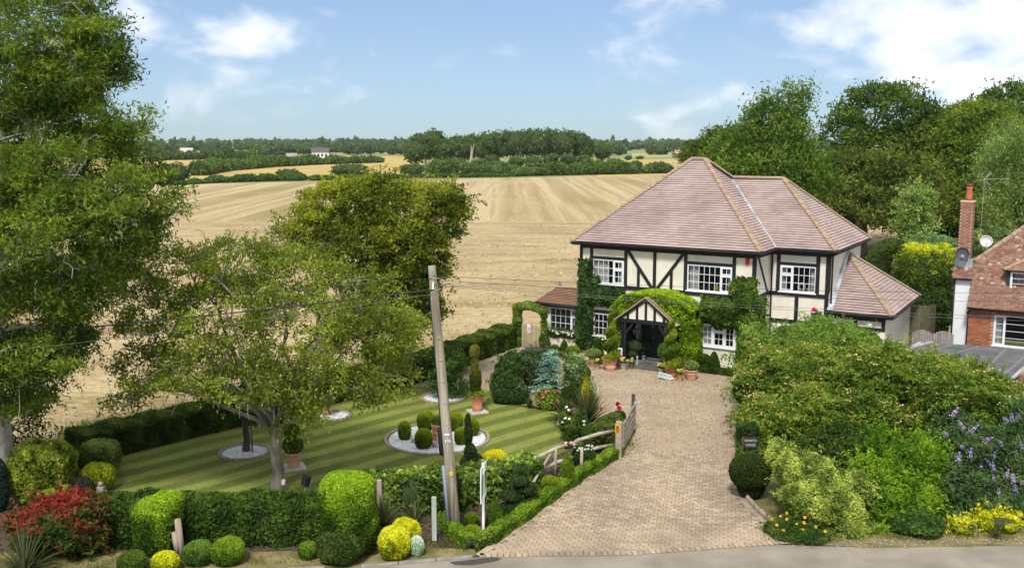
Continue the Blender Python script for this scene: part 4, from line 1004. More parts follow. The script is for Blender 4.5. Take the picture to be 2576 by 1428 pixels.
# ------------------------------------------------------------------ the brick neighbour at the right
NTH = -0.55; NS = .894; NO = Vector((22.3 * NS, 46.45 * NS, CAM_H * (1 - NS)))
nb = thing('brick_house', 'old brick neighbour house with mossy clay tile roof and tall chimney', 'house', NO, NTH); nb.scale = (NS,) * 3
BRICK = randmat('red_brick', [(.30, .095, .04), (.42, .16, .07), (.36, .12, .055), (.25, .08, .045), (.46, .20, .10)], noise=.2)
MORTAR = mat('mortar', (.42, .36, .29), (.52, .46, .38), scale=5, rough=.95)
MORTAR_R = mat('brick_ground', (.33, .13, .065), (.40, .18, .09), scale=6, rough=.95)
w = MB(); w.box(0, 1.12, .012, .25, 0, 2.05); w.box(1.12, 3.4, .012, .25, 1.72, 2.05); w.box(3.4, 6, .012, .25, 0, 2.05); w.box(0.0, .25, .25, 7, 0, 2.05); w.box(5.75, 6, .25, 7, 0, 2.05); w.box(0, 6, .012, .25, -1.19, -.001); w.box(0, .25, .25, 7, -1.19, -.001); w.box(5.75, 6, .25, 7, -1.19, -.001); w.build('wall', MORTAR, nb)
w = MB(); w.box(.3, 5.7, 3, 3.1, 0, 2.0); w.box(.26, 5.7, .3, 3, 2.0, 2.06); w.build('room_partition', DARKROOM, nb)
bm_ = MB().bbox(-.107, .107, -.012, .03, 0, .065, .004).mesh('brick', BRICK)
bh_ = MB().bbox(-.052, .052, -.012, .03, 0, .065, .004).mesh('brick', BRICK)
bs_ = MB().bbox(-.033, .033, -.012, .03, 0, .215, .004).mesh('brick', BRICK)
for k in range(27):
    x = .107
    z = .005 + k * .076
    xs = [(.052, bh_)] + [(.105 + .007 + .11 + i * .2245, bm_) for i in range(5)] if k % 2 else [(.11 + i * .2245, bm_) for i in range(5)]
    for x, me in xs:
        if x < 1.1: part('brick', me, nb, (x, .0, z + random.uniform(-.001, .001)), (0, 0, random.uniform(-.01, .01)))
for i in range(22): part('brick', bs_, nb, (1.16 + i * .0755, .0, 1.73))
w2 = window(nb, .02, 1.13, 3.35, .25, 1.72, [(0, .22, 1, [(0, 1, 4, True)]), (.22, .78, 1, [(0, 1, 4, False)]), (.78, 1, 1, [(0, 1, 4, True)])], [(.02, .2, CURTAIN)])
# white end wall and the chimney breast with its little roof
w = MB(); w.box(-.74, -.004, .35, 1.5, -1.19, 3.38); w.box(-.004, .24, 1.5, 7, 2.06, 3.6); w.build('end_wall', mat('white_render', (.72, .74, .74), (.78, .80, .79), scale=1.5, rough=.8), nb)
MB().tube([(-.76, .33, 3.3), (-.76, .33, -1.19)], .045, 8).build('downpipe', BLACK, nb, True)
MB().tube([(.1, -.36, 1.98), (-.04, -.1, 1.75), (-.04, .3, 1.5), (-.04, .3, -1.19)], .045, 8).build('downpipe', BLACK, nb, True)
NTILE = tilemat('mossy_clay_tile', (.17, .085, .055), (.30, .17, .12), moss=(.40, .34, .30), cell=(.165, .165), mossamt=(.66, .76))
NT_T = tintmat('mossy_tile_piece', rough=.9, noise=.2)
NT_O = randmat('mossy_tile_single', [(.19, .095, .06), (.24, .125, .085), (.29, .16, .11), (.17, .09, .07), (.25, .14, .095), (.27, .17, .12)], noise=.22)
def tiled(parent, P0, P1, up_vec, length, width_fn, tw=.166, th=.108, first=0, mats=(NT_O, NT_T), rootname='roof'):
    """clay tiles course by course; the nearest are separate pieces, the rest one mesh"""
    P0 = Vector(P0); ex = (Vector(P1) - P0).normalized(); up = Vector(up_vec).normalized(); nn = ex.cross(up); nn = nn if nn.z > 0 else -nn
    me = [None, None, None]
    for q in range(3):
        m = MB(); t = .013; b = (.0, .012, -.01)[q]
        vs = [ex * x * tw * .485 + up * y * th + nn * (hh + b * (x > 0) * .5) for x, y, hh in ((-1, 0, .008), (1, 0, .008), (1, 1.25, .0), (-1, 1.25, .0), (-1, 0, .008 + t), (1, 0, .008 + t), (1, 1.25, .006), (-1, 1.25, .006))]
        m.add(vs, [(4, 5, 6, 7), (0, 1, 5, 4), (1, 2, 6, 5), (3, 0, 4, 7)]); me[q] = (m, m.mesh('roof_tile', mats[0]))
    stuff = MB(); cols = [(.19, .095, .06), (.24, .125, .085), (.29, .16, .11), (.20, .10, .07), (.27, .18, .13), (.25, .135, .09)]; c = 0
    n = int(length / th)
    for k in range(n):
        a, b = width_fn(k * th)
        x = a + (.5 if k % 2 else 1) * tw * .5
        while x < b:
            o = P0 + ex * x + up * (k * th) + nn * random.uniform(0, .006); q = random.randrange(3)
            if c < first: part('roof_tile', me[q][1], parent, o); c += 1
            else:
                stuff.col = random.choice(cols) if random.random() < .96 else (.40, .34, .29)
                stuff.add(me[q][0].v, me[q][0].f, Matrix.Translation(o))
            x += tw
    if stuff.v: kind(stuff.build('roof_tile', mats[1], parent), 'stuff')
nroof = bpy.data.objects.new('roof', None); link(nroof, nb)
NP = R(60); nup = Vector((0, math.cos(NP), math.sin(NP))); HB = 2.45
def nspan(h): return (0.0 if h < HB else (h - HB) * 1.02, 4.2)
base = MB(); tp = 5.4
q0 = Vector((0, -.28, 2.03)); base.slab([q0, q0 + Vector((6, 0, 0)), q0 + Vector((6, 0, 0)) + nup * tp, q0 + Vector((nspan(tp)[0], 0, 0)) + nup * tp, q0 + nup * HB], (0, .05, -.03))
pk = q0 + Vector((nspan(tp)[0], 0, 0)) + nup * tp; vg = q0 + nup * HB
base.add([vg, pk, vg + Vector((0, 4.5, 0))], [(0, 1, 2)]); base.add([vg, vg + Vector((0, 4.5, 0)), (0.01, 6.6, 2.05), q0 + Vector((.01, 0, 0))], [(0, 1, 2, 3)]); base.add([pk, pk + Vector((3, 0, 0)), (6, 6.9, 2.05), (0, 6.9, 2.05), vg + Vector((0, 4.5, 0))], [(0, 1, 2, 3, 4)])
base.build('roof_slope', NTILE, nroof)
tiled(nroof, q0 + Vector((0, -.012, .008)), q0 + Vector((1, -.012, .008)), nup, tp, nspan, first=280)
RIDGE_N = randmat('old_ridge_clay', [(.36, .23, .15), (.42, .30, .21), (.30, .20, .14)], noise=.3)
for i in range(8):
    a = vg.lerp(pk, i / 8); b = vg.lerp(pk, (i + .97) / 8); m = MB(); m.tube([a, b], [.125, .11], 9); m.build('hip_tile', RIDGE_N, nroof)
m = MB(); m.tube([(-.06, -.34, 2.0), (6, -.34, 2.0)], .055, 8); m.build('gutter', BLACK, nb, True)
MB().box(-.02, 6, -.27, -.0, 1.96, 2.02).build('fascia', BLACK, nb)
# dormer
dm = bpy.data.objects.new('dormer', None); link(dm, nb)
dz0, dz1, da0, da1, dbf = 2.85, 3.9, 1.5, 3.4, .28
MB().box(da0, da0 + .16, dbf + .03, 1.6, dz0, dz1).build('cheek', mat('dark_cladding', (.035, .045, .042), rough=.7), dm); MB().box(da1 - .16, da1, dbf + .03, 1.6, dz0, dz1).build('cheek', BLACK, dm)
MB().box(da0 + .16, da1 - .16, dbf + .9, dbf + .95, dz0, dz1).build('dormer_back', DARKROOM, dm)
window(nb, dbf + .02, da0 + .17, da1 - .17, dz0 + .05, dz1 - .05, [(0, .5, 1, [(0, 1, 3, True)]), (.5, 1, 1, [(0, 1, 3, True)])], [(.1, .9, mat('patterned_blind', (.25, .24, .24), (.5, .5, .5), scale=12))])
ap_ = Vector(((da0 + da1) / 2, dbf + .65, dz1 + .62)); e0 = Vector((da0 - .12, dbf - .12, dz1)); e1 = Vector((da1 + .12, dbf - .12, dz1)); b0 = Vector((da0 - .12, 1.6, dz1)); b1 = Vector((da1 + .12, 1.6, dz1)); apb = Vector((ap_.x, 1.9, ap_.z))
m = MB(); m.add([e0, e1, ap_], [(0, 1, 2)]); m.add([e1, b1, apb, ap_], [(0, 1, 2, 3)]); m.add([b0, e0, ap_, apb], [(0, 1, 2, 3)]); m.add([e0, e1, b1, b0], [(0, 3, 2, 1)]); m.build('dormer_roof', NTILE, dm)
for a, b in ((e0, ap_), (e1, ap_), (ap_, apb)): MB().tube([a, b], [.1, .085], 8).build('hip_tile', RIDGE_N, dm)
MB().tube([(da0 - .15, dbf - .16, dz1 - .02), (da1 + .15, dbf - .16, dz1 - .02)], .04, 8).build('gutter', BLACK, dm, True)
MB().slab([(da0, dbf - .02, dz0 + .0), (da1, dbf - .02, dz0), (da1, dbf - .2, dz0 - .2), (da0, dbf - .2, dz0 - .2)], (0, -.02, .03)).build('sill_lead', LEAD, dm)
# chimney
ch = bpy.data.objects.new('chimney', None); link(ch, nb)
cx0, cx1, cy0, cy1 = -.74, -.16, .45, 1.05
MB().box(cx0 + .015, cx1 - .015, cy0 + .015, cy1 - .015, 3.3, 7.05).build('stack', MORTAR, ch)
CBRICK = randmat('chimney_brick', [(.30, .12, .075), (.40, .19, .12), (.34, .15, .10), (.24, .10, .07)], noise=.25)
cb_ = MB().bbox(-.107, .107, -.012, .03, 0, .065, .004).mesh('brick', CBRICK); cs_ = MB().bbox(-.052, .052, -.012, .03, 0, .065, .004).mesh('brick', CBRICK)
for k in range(36):
    z = 4.3 + k * .076; o = -.02 if k > 32 else 0
    for i in range(2): part('brick', cb_, ch, (cx0 + .16 + i * .26 + (.05 if k % 2 else -.04), cy0 + o, z))
    for i in range(2): part('brick', cb_, ch, (cx1 - o, cy0 + .14 + i * .27 + (.1 if k % 2 else 0), z), (0, 0, PI / 2))
    for i in range(2): part('brick', cb_, ch, (cx0 + o, cy0 + .14 + i * .27 + (.1 if k % 2 else 0), z), (0, 0, -PI / 2))
m = MB(); m.bbox(cx0 - .03, cx1 + .03, cy0 - .03, cy1 + .03, 7.05, 7.14, .03); m.build('cap', mat('cement', (.42, .25, .17), (.5, .36, .26), scale=4), ch)
m = MB(); m.lathe([(.17, 7.14), (.15, 7.3), (.135, 7.7), (.15, 7.74), (.15, 7.80)], 16, Matrix.Translation((-.42, .72, 0))); m.build('chimney_pot', mat('terracotta_pot_red', (.50, .15, .07), rough=.8), ch, True)
m = MB(); m.lathe([(.15, 7.82), (.17, 7.84), (.16, 7.9), (.08, 7.96), (.0, 7.97)], 16, Matrix.Translation((-.42, .72, 0))); m.build('cowl', mat('dark_cowl', (.10, .04, .035), rough=.5), ch, True)
m = MB(); m.box(-.82, -.03, cy0 - .04, cy1, 3.88, 4.26); m.build('flashing', LEAD, ch)
tiled(ch, (-.86, .2, 3.36), (0, .2, 3.36), (0, .22, .54), .58, lambda h: (0, .84), first=20)
m = MB(); m.slab([(-.86, .2, 3.35), (0.02, .2, 3.35), (0.02, .42, 3.9), (-.86, .42, 3.9)], (0, .06, -.02)); m.build('breast_roof', NTILE, ch)
MB().box(-.86, .02, .16, .35, 3.27, 3.345).build('fascia', BLACK, ch)
def hn(a, b, z=0): return NO + NS * Vector((a * math.cos(NTH) - b * math.sin(NTH), a * math.sin(NTH) + b * math.cos(NTH), z))
def dish(nm, label, loc, col, r=.3):
    t = thing(nm, label, 'satellite dish', loc, -.35); m = MB()
    M = Matrix.Rotation(R(72), 4, 'X')
    m.lathe([(0, -.02), (r * .6, .02), (r * .95, .085), (r, .085), (r * .6, .04), (0, .0)], 24, M, cap=False); m.build('reflector', mat(nm + '_metal', col, rough=.45), t, True)
    MB().tube([(0, 0, -r * .8), (0, -.28, -.05)], .012, 6).build('arm', BLACK, t); MB().bbox(-.035, .035, -.34, -.26, -.09, -.01, .01).build('receiver', mat('grey_plastic', (.5, .5, .5)), t); MB().tube([(0, .02, 0), (0, .26, -.1)], .02, 6).build('bracket', BLACK, t)
dish('satellite_dish', 'dark slate satellite dish low on the neighbour\'s chimney', hn(-.5, .25, 4.55), (.06, .065, .08), .29)
dish('satellite_dish', 'pale grey satellite dish standing behind the mossy roof slope', hn(.42, 1.25, 5.12), (.62, .62, .60), .26)
ae = thing('tv_aerial', 'metal tv aerial on a thin mast behind the chimney', 'aerial', hn(.15, 1.3, 4.8), .1)
ALU = mat('aluminium', (.40, .40, .39), rough=.45, metal=.5)
MB().tube([(0, 0, 0), (0, 0, 3.05)], .011, 6).build('mast', ALU, ae); m = MB(); m.tube([(.0, 0, 3.0), (1.15, 0, 3.03)], .013, 6)
for k in range(4): m.tube([(.05 + .06 * k, -.14, 3.15 + .03 * k), (.05 + .06 * k, .14, 3.15 + .03 * k)], .008, 4); m.tube([(.05 + .06 * k, -.14, 2.86 - .03 * k), (.05 + .06 * k, .14, 2.86 - .03 * k)], .008, 4)
m.tube([(.02, 0, 3.0), (.26, 0, 3.26)], .01, 4); m.tube([(.02, 0, 3.0), (.26, 0, 2.74)], .01, 4)
for k in range(9): m.tube([(.35 + .09 * k, -.09, 3.02), (.35 + .09 * k, .09, 3.02)], .006, 4)
m.build('antenna', ALU, ae)
# low garage with a felt roof in front of the neighbour, and the corner of a tiled roof beside it
GZ = 2.4
ga = [at(2175, 903, GZ), at(2345, 862, GZ), at(2470, 869, GZ), at(2640, 884, GZ), at(2548, 952, GZ), at(2430, 948, GZ)]
go = ga[0].copy(); go.z = 0; gar = thing('garage', 'low garage with flat grey felt roof half hidden by the shrubs', 'garage', go)
FELT = mat('roofing_felt', (.085, .085, .088), (.15, .148, .145), scale=1.6, rough=.9, bump=.3, bscale=40, detail=8)
m = MB(); m.slab([p - go for p in ga], (0, 0, -.09)); m.build('flat_roof', FELT, gar)
gi = [p - go for p in ga]; cen = sum(gi, Vector()) / len(gi); m = MB(); m.prism([tuple((p * .97 + cen * .03)[:2]) for p in gi], 0, GZ - .095); m.build('wall', RENDER_C, gar)
for f_ in (.2, .42, .64, .86): p, q = gi[1].lerp(gi[3], f_), gi[0].lerp(gi[5], f_) if f_ < .5 else gi[5].lerp(gi[4], (f_ - .5) * 2); p.z = q.z = GZ + .004; MB().bar(p, q, .12, .012).build('felt_seam', mat('felt_seam', (.17, .165, .16)) if 'felt_seam' not in bpy.data.materials else bpy.data.materials['felt_seam'], gar)
for p, q in ((gi[0], gi[1]), (gi[0].lerp(gi[1], .12) + Vector((.35, -.25, 0)), gi[1] + Vector((-.5, -.12, 0))), (gi[3], gi[4])):
    MB().bar(p + Vector((0, 0, .03)), q + Vector((0, 0, .03)), .10, .06).build('verge_trim', mat('flaking_white', (.55, .52, .48), (.34, .30, .26), scale=6) if 'flaking_white' not in bpy.data.materials else bpy.data.materials['flaking_white'], gar)
tg = thing('tiled_outhouse', 'corner of a low clay tiled roof at the right edge beyond the shrubs', 'outbuilding', Vector((at(2600, 940, 2.3).x, at(2600, 940, 2.3).y, 0)), -.5)
tu = Vector((.55, .35, .55)).normalized(); t0 = Vector((-.75, -.9, 2.05)); MB().slab([t0, t0 + Vector((1.9, -1.0, 0)), t0 + Vector((1.9, -1.0, 0)) + tu * 2.4, t0 + tu * 2.4], (0, 0, -.06)).build('roof_slope', NTILE, tg)
tiled(tg, t0 + Vector((0, 0, .012)), t0 + Vector((1.9, -1.0, .012)), tu - Vector((1.9, -1.0, 0)).normalized() * tu.dot(Vector((1.9, -1.0, 0)).normalized()), 2.2, lambda h: (h * .3, 2.1), first=150)
MB().bar(t0 + Vector((0, 0, .05)), t0 + tu * 2.4 + Vector((0, 0, .05)), .16, .08).build('mortar_verge', bpy.data.materials['flaking_white'], tg); MB().box(-.3, 1.4, -.6, .6, 0, 1.95).build('wall', MORTAR, tg)
# double gate between annex and neighbour
dg = thing('double_gate', 'weathered grey boarded double gate with two arched tops', 'gate', P3(2345, 866, 42.0), -.32)
dg.location.z = 0
GREYW = randmat('grey_board', [(.23, .20, .18), (.30, .27, .24), (.26, .22, .20)], noise=.25)
for s in (-1, 1):
    lf = bpy.data.objects.new('gate_leaf', None); link(lf, dg)
    for k in range(8):
        x = s * (.06 + k * .106); c = (k - 3.5) / 4; h = 1.72 - .17 * c * c
        MB().bbox(x - .049, x + .049, -.012, .012, .05, h, .006).build('board', GREYW, lf)
    MB().box(min(s * .02, s * .85), max(s * .02, s * .85), .014, .05, .3, .4).build('rail', GREYW, lf); MB().box(min(s * .02, s * .85), max(s * .02, s * .85), .014, .05, 1.2, 1.3).build('rail', GREYW, lf)
pf = thing('panel_fence', 'tall mossy boarded fence behind the double gate', 'fence', P3(2312, 860, 46.0), .35); pf.location.z = 0
for k in range(14): MB().bbox(-.9 + k * .13, -.9 + k * .13 + .12, -.012, .012, 0, 2.15 + random.uniform(-.03, .03), .006).build('board', randmat('green_board', [(.12, .12, .06), (.17, .15, .09)], noise=.3) if k == 0 else bpy.data.materials['green_board'], pf)

# ------------------------------------------------------------------ background trees on the right
G_DARK = [(.028, .048, .010), (.045, .075, .016), (.075, .105, .022), (.12, .145, .03)]
G_MID = [(.035, .06, .012), (.06, .095, .018), (.10, .135, .026), (.16, .185, .04)]
G_YEL = [(.06, .075, .012), (.11, .13, .02), (.18, .19, .03), (.28, .26, .045)]
G_OLIVE = [(.045, .055, .014), (.075, .09, .02), (.12, .13, .03), (.17, .175, .05)]
def bgtree(name, label, u, vb, D, lobes, ncl=260, per=72, size=.40, cols=G_MID, th=None, tr=.3, cr=.75, seed=3, bark=None, group=None, **kw):
    loc = Vector((pxx(u, vb, D), D, 0))
    lb = [lob(loc, *l) for l in lobes]
    zt = np.mean([l[2] for l in lb])
    return tree(name, label, 'tree', loc, th or zt * .6, tr, lb, ncl, per, size, cols, clus_r=cr, bark=bark or BARK_D, seed=seed, group=group, **{'limbs': 7, 'twigs': .12, 'shoots': (260, 1.1, 12, .3), 'clump': .8, **kw})
bgtree('birch_tree', 'tall weeping birch with a bent drooping top behind the house roof', 1915, 430, 72,
       [(1990, 262, 72, .95, .9, 1.5), (2010, 240, 72, .8, .6, .45), (1930, 300, 72, 1.5, 1.5, 1.3), (1965, 330, 72, 1.9, 1.8, 1.3), (1880, 375, 72, 2.3, 2.0, 1.7), (1980, 390, 72, 2.1, 2.0, 1.6), (1850, 415, 71, 2.2, 2, 1.3), (1940, 430, 70, 2.7, 2.2, 1.5), (2020, 450, 71, 2.0, 2, 1.5), (1830, 440, 70, 1.6, 1.6, 1.0)], 482, 78, 0.29, G_MID, cr=.6, droop=1.4, flatc=1.5, aspect=.42, seed=11, bark=BARK_P, shoots=(520, 1.3, 20, 1.3))
bgtree('maple_tree', 'tallest dark broadleaf tree rising above the field gap', 2165, 600, 92,
       [(2200, 300, 92, 3.2, 3, 3.0), (2270, 290, 92, 2.8, 3, 2.8), (2140, 350, 92, 2.6, 3, 2.6), (2220, 400, 92, 4.4, 4, 3.2), (2300, 370, 92, 2.8, 3, 2.8), (2120, 450, 91, 3.0, 3, 2.8), (2215, 245, 92, 2.0, 2, 1.5), (2240, 480, 92, 4.3, 4, 2.6)], 644, 81, 0.39, G_DARK, tr=.45, cr=.85, seed=12)
bgtree('hornbeam_tree', 'dense bushy dark green tree in front of the tallest tree', 2170, 602, 84,
       [(2130, 450, 84, 2.6, 2.6, 2.4), (2230, 450, 84, 3.0, 2.8, 2.6), (2090, 500, 83, 2.3, 2.4, 2.2), (2180, 510, 83, 3.3, 3, 2.0), (2270, 510, 83, 2.6, 2.6, 2.2), (2310, 480, 84, 2.0, 2.4, 2.6)], 482, 81, 0.35, G_OLIVE, tr=.35, cr=.75, seed=13)
bgtree('sycamore_tree', 'yellow green tree right of the tallest tree beside the sky', 2440, 560, 88,
       [(2430, 330, 88, 3.4, 3, 2.6), (2480, 320, 88, 2.4, 3, 2.2), (2400, 400, 88, 2.8, 3, 2.8), (2460, 430, 87, 3.3, 3, 3.0), (2420, 490, 87, 3.0, 3, 2.6)], 482, 78, 0.36, [G_MID[1], G_MID[2], G_YEL[1], G_YEL[2]], cr=.8, seed=14)
bgtree('oak_tree', 'broad dark tree at the right edge against white cloud', 2540, 500, 112,
       [(2480, 300, 112, 4.2, 4, 2.6), (2560, 270, 112, 4.2, 4, 2.8), (2620, 300, 112, 4, 4, 3.2), (2550, 350, 110, 5, 4, 3.4), (2400, 330, 114, 3, 3, 2.4)], 436, 78, 0.45, G_DARK, cr=1.0, seed=15)
bgtree('willow_tree', 'light green feathery willow at the far right edge', 2570, 560, 66,
       [(2580, 370, 66, 2.3, 2.2, 1.6), (2560, 440, 65, 2.5, 2.2, 2.0), (2620, 460, 66, 2.6, 2.2, 2.4), (2520, 490, 65, 1.6, 1.8, 1.5), (2570, 530, 64, 2.4, 2.2, 1.6)], 436, 89, 0.26, [(.06, .085, .025), (.10, .13, .04), (.16, .19, .07), (.22, .25, .10)], cr=.6, droop=1.5, aspect=.28, flatc=1.3, seed=16)
bgtree('cypress_tree', 'dark shaded conifer between the tall trees and the chimney', 2370, 600, 95,
       [(2360, 430, 95, 2.6, 2.6, 3.5), (2330, 530, 94, 3.0, 2.6, 3), (2400, 540, 94, 3.2, 2.6, 3.2), (2450, 560, 94, 3.0, 2.6, 2.8), (2510, 560, 95, 3.4, 2.6, 2.8)], 482, 81, 0.36, [(.016, .028, .008), (.026, .044, .012), (.045, .07, .018)], cr=.8, seed=17)
bgtree('hawthorn_tree', 'low rounded bush at the house roof left of the birch', 1780, 425, 105,
       [(1775, 390, 105, 2.2, 2, 1.5), (1815, 380, 104, 2.4, 2, 2.2)], 138, 70, 0.40, G_DARK, cr=.8, seed=18)
bgtree('birch_tree', 'slim young birch with pale stems left of the chimney', 2300, 652, 62,
       [(2318, 500, 62, .55, .5, .9), (2300, 550, 62, .75, .7, 1.1), (2312, 590, 62, .7, .7, 1.0), (2285, 620, 62, .55, .6, .8), (2300, 500, 62, .4, .5, .6)], 149, 66, 0.22, [(.12, .16, .05), (.18, .22, .075), (.27, .30, .12)], tr=.07, cr=.35, droop=1.0, bark=BARK_P, seed=19, limbs=14, twig_r=.03)

def shrub(name, label, cat, loc, lobes, size, cols, k=1.6, aspect=.5, group=None, core=.8, shell=.28, rotz=0.0, f=.7, seed=1, stem=None, lump=.12, name2='foliage', parent=None, sprays=None, **kw):
    t = thing(name, label, cat, loc, rotz, group) if parent is None else parent
    ar = sum(area_ell(l[3:6]) for l in lobes); n = cover(ar, size, aspect, k)
    P, Nn = sh_lobes(lobes, n, shell, .02, lump)
    if sprays:      # young shoots arching out past the outline, leaves set along each
        ns, ln_, per_, arch = sprays; S0, D0 = sh_lobes(lobes, ns, .12, .1, lump); D0 = unit(D0 + rng.normal(size=D0.shape) * .45 + np.array([0, 0, .25])); tt = np.tile(np.linspace(.05, 1, per_), len(S0)); ii = np.repeat(np.arange(len(S0)), per_); L1 = ln_ * rng.uniform(.5, 1.15, len(S0))[ii]
        P2 = S0[ii] + D0[ii] * (L1 * tt)[:, None] + rng.normal(size=(len(ii), 3)) * size * .35; P2[:, 2] -= arch * L1 * tt ** 2
        P = np.concatenate([P, P2]); Nn = np.concatenate([Nn, unit(D0[ii] * .3 + np.array([0, 0, .8]))])
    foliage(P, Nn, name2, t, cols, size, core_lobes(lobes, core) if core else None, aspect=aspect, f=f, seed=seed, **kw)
    if stem: MB().tube([(0, 0, -.1), (0, 0, stem[1])], [stem[0] * 1.2, stem[0]], 7).build('stem', BARK, t)
    return t
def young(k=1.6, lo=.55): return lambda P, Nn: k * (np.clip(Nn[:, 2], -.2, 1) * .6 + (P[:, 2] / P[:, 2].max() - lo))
YEW = [(.022, .040, .008), (.040, .064, .012), (.066, .095, .016)]
BOX = [(.032, .055, .010), (.055, .085, .014), (.09, .125, .018), (.14, .165, .022)]
GOLDC = [(.05, .075, .012), (.11, .15, .02), (.22, .26, .03), (.40, .36, .035)]
p = P3(2330, 850, 53); loc = Vector((p.x, 53, 0))
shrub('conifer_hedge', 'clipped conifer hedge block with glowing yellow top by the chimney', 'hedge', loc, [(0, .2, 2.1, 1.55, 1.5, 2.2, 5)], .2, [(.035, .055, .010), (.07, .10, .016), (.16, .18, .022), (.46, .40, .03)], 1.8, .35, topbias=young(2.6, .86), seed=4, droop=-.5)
p = P3(2240, 690, 58); loc = Vector((p.x, 58, 0))
ya = thing('yew_arch', 'dark clipped yew shaped into an arch behind the annex', 'topiary', loc)
pa_ = []
for i, a in enumerate(np.linspace(0, PI, 13)): pa_.append((-1.05 * math.cos(a), 0, 2.6 + 1.15 * math.sin(a), .48, .5, .48))
pa_ += [(-1.05, 0, z, .46, .5, .5) for z in (.4, 1.1, 1.9)] + [(1.05, 0, z, .46, .5, .5) for z in (.4, 1.1, 1.9)]
P, Nn = sh_lobes(pa_, 9000, .15, .02, .04); foliage(P, Nn, 'foliage', ya, YEW + [(.10, .11, .02)], .12, core_lobes(pa_, .85), seed=5)
p = P3(2220, 640, 66); shrub('yew_hedge', 'low dark clipped hedge in front of the field gap', 'hedge', (p.x, 66, 0), [(0, 0, 1.0, 3.2, .9, 1.3, 4)], .2, YEW, 1.5, seed=6)
p = P3(2350, 600, 60); shrub('silver_shrub', 'silvery green dome shrub behind the yellow topped hedge', 'shrub', (p.x, 60, 0), [(-.5, 0, 2.0, 1.8, 1.5, 2.2), (.8, 0, 1.9, 1.4, 1.4, 2.3)], .2, [(.09, .12, .06), (.15, .19, .10), (.24, .28, .17)], 1.6, .35, seed=7)
p = P3(2184, 650, 60); shrub('smoke_bush', 'dark purple leaved shrub just behind the roof corner', 'shrub', (p.x, 60, 0), [(0, 0, 1.6, .8, .8, 1.7)], .16, [(.035, .022, .035), (.06, .035, .055), (.09, .06, .08)], 1.6, seed=8)
p = P3(2480, 600, 58); shrub('garden_shrub', 'mixed grey green shrub behind the pale satellite dish', 'shrub', (p.x, 58, 0), [(0, 0, 2.4, 1.7, 1.5, 2.5), (1.2, .4, 2.2, 1.5, 1.4, 2.6), (-.8, 0, 1.8, 1.1, 1.2, 2)], .22, [(.05, .075, .03), (.09, .12, .05), (.16, .19, .08), (.36, .34, .06)], 1.6, seed=9)
p = P3(2365, 800, 50.6); shrub('laurel_hedge', 'dark shaded bush between double gate and white end wall', 'shrub', (p.x * .93, 47.5, 0), [(0, 0, 1.2, .6, .6, 1.5)], .16, YEW, 1.6, seed=10)

# ------------------------------------------------------------------ the wood in the fields and the far country
wood_pts = []
def far_tree(name, label, x, y, h, wd, cols, seed, group, n=420, size=.9, th=.3, trunk=.25, tilt=1.0):
    random.seed(seed)
    t = thing(name, label, 'tree', (x, y, 0), 0, group)
    lb = [(0, 0, h * .62, wd * .5, wd * .5, h * .36)]
    for i in range(4): lb.append((random.uniform(-.3, .3) * wd, random.uniform(-.3, .3) * wd, h * random.uniform(.45, .8), wd * .28, wd * .28, h * .18))
    P, Nn = sh_lobes(lb, n, .3, .3, .14)
    foliage(P, Nn, 'crown', t, cols, size, core_lobes(lb, .82), aspect=.8, f=.09, seed=seed, rand=.3, spread=.5)
    MB().tube([(0, 0, -.2), (0, 0, h * .5)], [trunk * 1.2, trunk * .7], 6).build('trunk', BARK_P if seed % 5 == 0 else BARK_D, t)
    return t
WD = [(.040, .062, .016), (.068, .098, .024), (.11, .142, .034)]
ORD = 'first second third fourth fifth sixth seventh eighth ninth tenth eleventh twelfth thirteenth fourteenth fifteenth sixteenth seventeenth eighteenth nineteenth twentieth twenty-first'.split()
rows = [(1070, 346, 330, 11), (1045, 368, 318, 9), (1110, 352, 345, 9), (1150, 352, 350, 9), (1185, 348, 355, 8), (1220, 344, 350, 9), (1255, 340, 356, 9), (1290, 338, 350, 9), (1325, 336, 360, 9), (1355, 334, 352, 9), (1390, 334, 358, 9), (1420, 338, 350, 9), (1450, 344, 356, 8), (1475, 356, 350, 7), (1515, 366, 360, 7.5), (1240, 350, 372, 9), (1310, 342, 375, 9), (1380, 338, 374, 9), (1170, 356, 336, 8), (1120, 372, 326, 8), (1090, 335, 340, 7)]
for i, (u, v, D, wd) in enumerate(rows):
    lab = 'tall dark broadleaf tree, %s from the left in the wood beyond the stubble' % ORD[sorted(r[0] for r in rows).index(u)]
    far_tree('woodland_tree', lab, pxx(u, v, D), D, pz(v, D) + 2.2, wd, WD, 40 + i, 'trees of the wood in the fields', n=650, trunk=.3)
EB = [(.055, .08, .022), (.085, .115, .03), (.13, .155, .045)]
lows = [(1100, 400, 305, 5), (1150, 395, 312, 5.5), (1205, 398, 310, 5), (1255, 402, 308, 5.5), (1300, 392, 325, 5), (1340, 390, 330, 5.5), (1385, 385, 330, 5), (1430, 384, 328, 5), (1470, 386, 322, 5), (1350, 408, 318, 6), (1410, 412, 318, 6), (1460, 408, 316, 5.5), (1500, 402, 316, 5.5), (1545, 398, 320, 6), (1590, 408, 318, 5), (1235, 388, 335, 5), (1180, 408, 300, 6), (1040, 412, 298, 7), (1120, 410, 300, 7), (1270, 410, 300, 7)]
for i, (u, v, D, wd) in enumerate(lows):
    far_tree('field_bush', 'rounded bush, %s from the left along the foot of the wood' % ORD[sorted(r[0] for r in lows).index(u)], pxx(u, v, D), D, pz(v, D), wd * 1.2, EB if i % 3 else WD, 80 + i, 'bushes at the foot of the wood', n=300, size=.7, trunk=.15)
m = MB(); dt = thing('dead_tree', 'bare pale dead trunk standing in front of the wood', 'tree', (pxx(1187, 395, 322), 322, 0))
